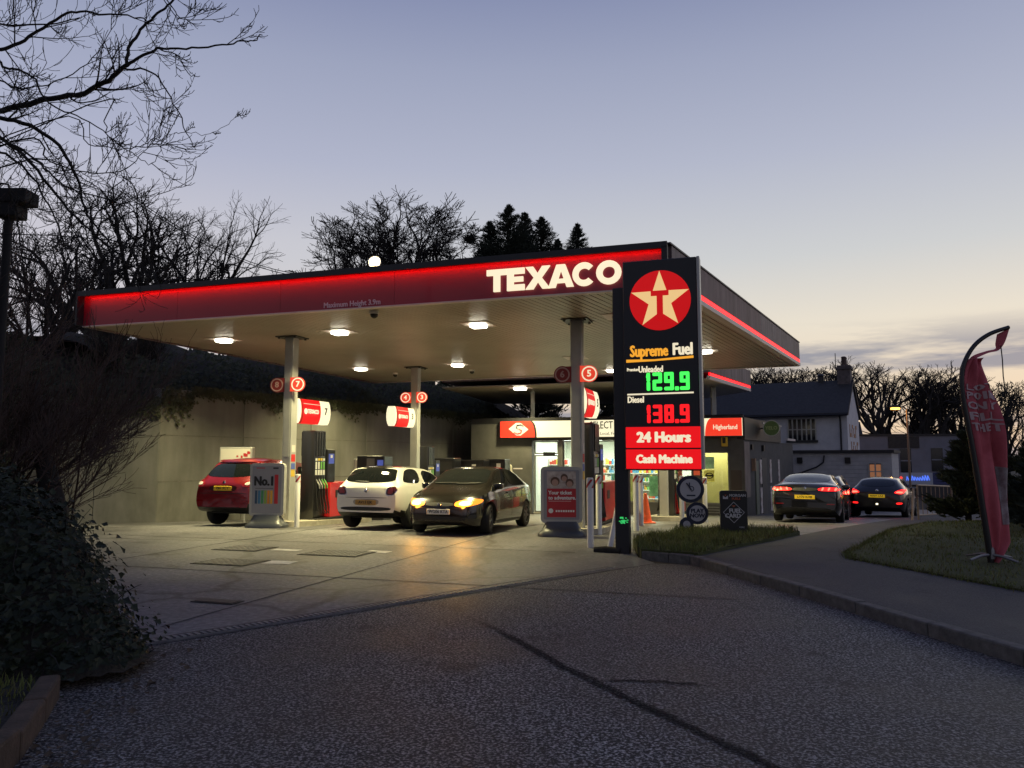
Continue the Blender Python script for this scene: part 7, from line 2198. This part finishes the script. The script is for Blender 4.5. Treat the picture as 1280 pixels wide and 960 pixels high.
# --- red SUV seen from behind
suv = dict(L=4.41, W=1.82, wf=1.32, wb=-1.32, wrad=0.35,
    top=[(-2.205, 1.00), (-2.16, 1.10), (-2.08, 1.18), (-1.80, 1.52), (-1.68, 1.64), (-1.2, 1.71), (-0.4, 1.72), (0.3, 1.66), (0.7, 1.38), (1.05, 1.16), (1.2, 1.12), (1.7, 1.02), (2.05, 0.88), (2.205, 0.70)],
    belt=[(-2.205, 0.95), (-2.1, 1.12), (-1.3, 1.14), (0.0, 1.06), (1.0, 1.02), (1.3, 1.0), (1.8, 0.90), (2.205, 0.60)],
    low=[(-2.205, 0.46), (-2.05, 0.37), (-1.7, 0.32), (1.8, 0.28), (2.205, 0.36)],
    w=[(-2.205, 0.84), (-2.15, 0.91), (-1.95, 0.965), (-1.3, 0.995), (0.9, 1.0), (1.5, 0.97), (1.9, 0.88), (2.205, 0.66)],
    wr=[(-2.205, 0.74), (-2.0, 0.70), (-1.7, 0.66), (-0.4, 0.68), (0.4, 0.70), (1.05, 0.80), (1.7, 0.74), (2.205, 0.5)],
    clad=0.58,
    side_glass=[('side_window', [(0.85, 1.10), (0.35, 1.47), (-0.15, 1.55), (-0.2, 1.13)]), ('side_window', [(-0.28, 1.13), (-0.24, 1.55), (-0.95, 1.555), (-1.05, 1.17)]), ('side_window', [(-1.15, 1.18), (-1.08, 1.55), (-1.45, 1.52), (-1.75, 1.27)])],
    seams=[(0.9, 1.05, 0.85, 0.42), (-0.23, 1.1, -0.2, 0.40), (-1.1, 1.12, -0.95, 0.7)], handles=[(-0.05, 0.98), (-0.92, 1.02)], mirror=(0.75, 1.14),
    screen=[(-0.66, 1.18), (0.66, 1.18), (0.58, 1.55), (-0.58, 1.55)],
    rear_glass=[(-0.68, 1.19), (0.68, 1.19), (0.60, 1.40), (0.52, 1.535), (-0.52, 1.535), (-0.60, 1.40)],
    plates=[('-x', 0.915, 'FJ61 XCY', plateY, 0.52)], badges=[('-x', 0.0, 1.055, 0.045)],
    extra=[('tail_light', '-x', [(0.50, 0.96), (0.78, 0.94), (0.84, 1.13), (0.62, 1.12)], tailM, 0.010),
           ('lamp_bulb', '-x', [(0.60, 1.00), (0.74, 0.99), (0.78, 1.07), (0.64, 1.07)], lampHighlight, 0.016),  # pale lens section, the lamp's highlight is put into its colour
           ('plate_recess', '-x', [(-0.36, 0.83), (0.36, 0.83), (0.42, 0.99), (-0.42, 0.99)], mat('recess_dark_red', (0.06, 0.004, 0.006), 0.4), 0.003),
           ('bumper_seam', '-x', [(-0.70, 0.785), (0.70, 0.785), (0.70, 0.80), (-0.70, 0.80)], trimM, 0.005),
           ('reflector', '-x', [(0.56, 0.60), (0.74, 0.60), (0.74, 0.635), (0.56, 0.635)], tailM, 0.008),
           ('spoiler', '-x', [(-0.54, 1.545), (0.54, 1.545), (0.52, 1.60), (-0.52, 1.60)], paint_mat('red_spoiler', (0.16, 0.008, 0.012), 0.5, 0.3), 0.05)],
    spokes=6)
c_ = CL(-11.05, 4.35)
car('parked_car', 'dark red SUV parked against the retaining wall', c_, 18.0, suv, paint_mat('red_car_paint', (0.21, 0.006, 0.011), 0.35, 0.28), 'cars at the pumps')

# --- black saloon leaving, tail lamps on
sal = dict(L=4.75, W=1.87, wf=1.42, wb=-1.36, wrad=0.335,
    top=[(-2.375, 0.86), (-2.34, 0.99), (-2.26, 1.055), (-2.0, 1.09), (-1.45, 1.28), (-0.9, 1.39), (-0.3, 1.42), (0.2, 1.38), (0.7, 1.18), (1.1, 1.0), (1.3, 0.95), (1.9, 0.85), (2.2, 0.72), (2.375, 0.58)],
    belt=[(-2.375, 0.80), (-2.28, 0.99), (-1.9, 1.02), (-1.0, 0.98), (0.9, 0.92), (1.3, 0.88), (1.9, 0.76), (2.375, 0.5)],
    low=[(-2.375, 0.36), (-2.2, 0.25), (-1.9, 0.19), (1.9, 0.18), (2.375, 0.28)],
    w=[(-2.375, 0.84), (-2.3, 0.92), (-2.1, 0.965), (-1.4, 0.995), (0.9, 1.0), (1.6, 0.96), (2.05, 0.86), (2.375, 0.62)],
    wr=[(-2.375, 0.80), (-2.1, 0.76), (-1.5, 0.66), (-0.8, 0.62), (0.0, 0.64), (0.6, 0.70), (1.1, 0.80), (1.9, 0.72), (2.375, 0.48)],
    clad=0.0,
    side_glass=[('side_window', [(0.80, 0.98), (0.30, 1.27), (-0.2, 1.34), (-0.25, 1.0)]), ('side_window', [(-0.32, 1.0), (-0.28, 1.345), (-0.9, 1.315), (-1.35, 1.17), (-1.45, 1.05)])],
    seams=[(0.85, 0.93, 0.82, 0.35), (-0.28, 0.96, -0.25, 0.33), (-1.15, 0.99, -0.95, 0.55)], handles=[(0.0, 0.88), (-0.95, 0.91)], mirror=(0.68, 1.0),
    screen=[(-0.66, 1.0), (0.66, 1.0), (0.54, 1.33), (-0.54, 1.33)],
    rear_glass=[(-0.66, 1.105), (0.66, 1.105), (0.55, 1.345), (-0.55, 1.345)],
    plates=[('-x', 0.70, 'LY70 KHB', plateYl, 0.52)], badges=[('-x', 0.0, 0.93, 0.045)],
    extra=[('tail_light', '-x', [(0.34, 0.865), (0.86, 0.865), (0.90, 0.965), (0.34, 0.955)], tailOn, 0.008),
           ('lamp_bulb', '-x', [(0.42, 0.875), (0.47, 0.875), (0.50, 0.955), (0.45, 0.955)], tailHot, 0.014),
           ('lamp_bulb', '-x', [(0.58, 0.875), (0.63, 0.875), (0.66, 0.955), (0.61, 0.955)], tailHot, 0.014),
           ('lamp_bulb', '-x', [(0.74, 0.875), (0.79, 0.875), (0.82, 0.955), (0.77, 0.955)], tailHot, 0.014),
           ('rear_band', '-x', [(-0.33, 0.865), (0.33, 0.865), (0.33, 0.955), (-0.33, 0.955)], trimM, 0.006),
           ('rear_diffuser', '-x', [(-0.62, 0.27), (0.62, 0.27), (0.70, 0.42), (-0.70, 0.42)], trimM, 0.008),
           ('reflector', '-x', [(0.55, 0.50), (0.76, 0.50), (0.76, 0.53), (0.55, 0.53)], tailM, 0.008)],
    spokes=10)
hd = Vector((math.sin(R(26)), math.cos(R(26))))
c_ = Vector((8.02, 21.25)) + hd * 2.375
sal_car = car('departing_car', 'black saloon with red tail lamps driving away past the shop', c_, 26.0, sal, paint_mat('black_car_paint', (0.013, 0.013, 0.016), 0.4, 0.25), 'cars leaving the forecourt')

# --- dark hatchback queueing further down the lane
meg = dict(L=4.30, W=1.80, wf=1.30, wb=-1.34, wrad=0.32,
    top=[(-2.15, 0.84), (-2.11, 0.96), (-2.02, 1.03), (-1.7, 1.28), (-1.5, 1.37), (-0.9, 1.43), (-0.3, 1.44), (0.25, 1.38), (0.7, 1.18), (1.1, 1.0), (1.3, 0.95), (1.8, 0.84), (2.05, 0.72), (2.15, 0.58)],
    belt=[(-2.15, 0.80), (-2.05, 0.97), (-1.3, 1.03), (0.0, 0.96), (0.9, 0.92), (1.3, 0.87), (1.8, 0.75), (2.15, 0.5)],
    low=[(-2.15, 0.34), (-2.0, 0.25), (-1.7, 0.19), (1.8, 0.18), (2.15, 0.28)],
    w=[(-2.15, 0.82), (-2.08, 0.90), (-1.9, 0.96), (-1.3, 0.995), (0.9, 1.0), (1.5, 0.96), (1.9, 0.86), (2.15, 0.62)],
    wr=[(-2.15, 0.72), (-1.9, 0.68), (-1.5, 0.63), (-0.4, 0.65), (0.5, 0.70), (1.1, 0.80), (1.8, 0.72), (2.15, 0.48)],
    clad=0.30,
    side_glass=[('side_window', [(0.80, 0.98), (0.30, 1.28), (-0.35, 1.36), (-0.40, 1.01)]), ('side_window', [(-0.48, 1.02), (-0.43, 1.36), (-0.95, 1.34), (-1.45, 1.14)])],
    seams=[(0.85, 0.93, 0.82, 0.35), (-0.44, 0.99, -0.38, 0.33)], handles=[(-0.2, 0.9)], mirror=(0.68, 1.0),
    screen=[(-0.64, 1.0), (0.64, 1.0), (0.54, 1.35), (-0.54, 1.35)],
    rear_glass=[(-0.58, 1.06), (0.58, 1.06), (0.50, 1.32), (-0.50, 1.32)],
    plates=[('-x', 0.735, 'NX09 CAZ', plateYl, 0.52)], badges=[('-x', 0.0, 0.92, 0.05)],
    extra=[('tail_light', '-x', [(0.52, 0.84), (0.80, 0.80), (0.86, 0.94), (0.84, 1.00), (0.62, 0.92)], tailOn, 0.008),
           ('lamp_bulb', '-x', [(0.58, 0.85), (0.78, 0.83), (0.81, 0.90), (0.64, 0.90)], tailHot, 0.014),
           ('fog_light', '-x', [(0.60, 0.46), (0.78, 0.47), (0.78, 0.53), (0.60, 0.52)], tailOn, 0.008),
           ('reverse_lamp', '-x', [(-0.04, 0.43), (0.04, 0.43), (0.04, 0.49), (-0.04, 0.49)], glow_mat('white_tail_lamp', (1, 0.9, 0.6), 2.0), 0.012),
           ('rear_diffuser', '-x', [(-0.55, 0.26), (0.55, 0.26), (0.60, 0.36), (-0.60, 0.36)], trimM, 0.008)],
    spokes=5)
hd = Vector((math.sin(R(33)), math.cos(R(33))))
c_ = Vector((12.65, 26.9)) + hd * 2.15
meg_car = car('departing_car', 'dark hatchback with bright brake lamps furthest along the lane', c_, 33.0, meg, paint_mat('graphite_paint', (0.022, 0.020, 0.020), 0.5, 0.3), 'cars leaving the forecourt')
def tail_glow(root, xr, y, z, e, c=(1.0, 0.06, 0.03)):
    ld = bpy.data.lights.new('tail_light_glow', 'SPOT'); ld.energy = e; ld.color = c; ld.spot_size = R(150); ld.spot_blend = 1.0; ld.shadow_soft_size = 0.08
    lo = bpy.data.objects.new('tail_light_glow', ld); col.objects.link(lo); lo.parent = root; lo.location = (xr, y, z); lo.rotation_euler = (0, R(75), 0)
for s_ in (1, -1):
    tail_glow(sal_car, -2.42, 0.6 * s_, 0.9, 2.2); tail_glow(meg_car, -2.2, 0.7 * s_, 0.88, 4.0)

# --- another dark hatchback waiting ahead of the saloon
meg2 = dict(meg); meg2['plates'] = [('-x', 0.735, 'KP12 OVD', plateY, 0.52)]
meg2['extra'] = [e for e in meg['extra'] if e[0] not in ('lamp_bulb', 'fog_light', 'reverse_lamp', 'tail_light')] + [('tail_light', '-x', [(0.52, 0.84), (0.80, 0.80), (0.86, 0.94), (0.84, 1.00), (0.62, 0.92)], tailM, 0.008)]
meg2['top'] = [(x, z + 0.10 * max(0, 1 - abs(x + 0.3) / 2)) for x, z in meg['top']]
hd = Vector((math.sin(R(28)), math.cos(R(28))))
c_ = Vector((10.55, 26.6)) + hd * 2.15
car('departing_car', 'dark car waiting ahead of the black saloon, mostly hidden by it', c_, 28.0, meg2, paint_mat('midnight_paint', (0.010, 0.012, 0.016), 0.4, 0.3), 'cars leaving the forecourt')
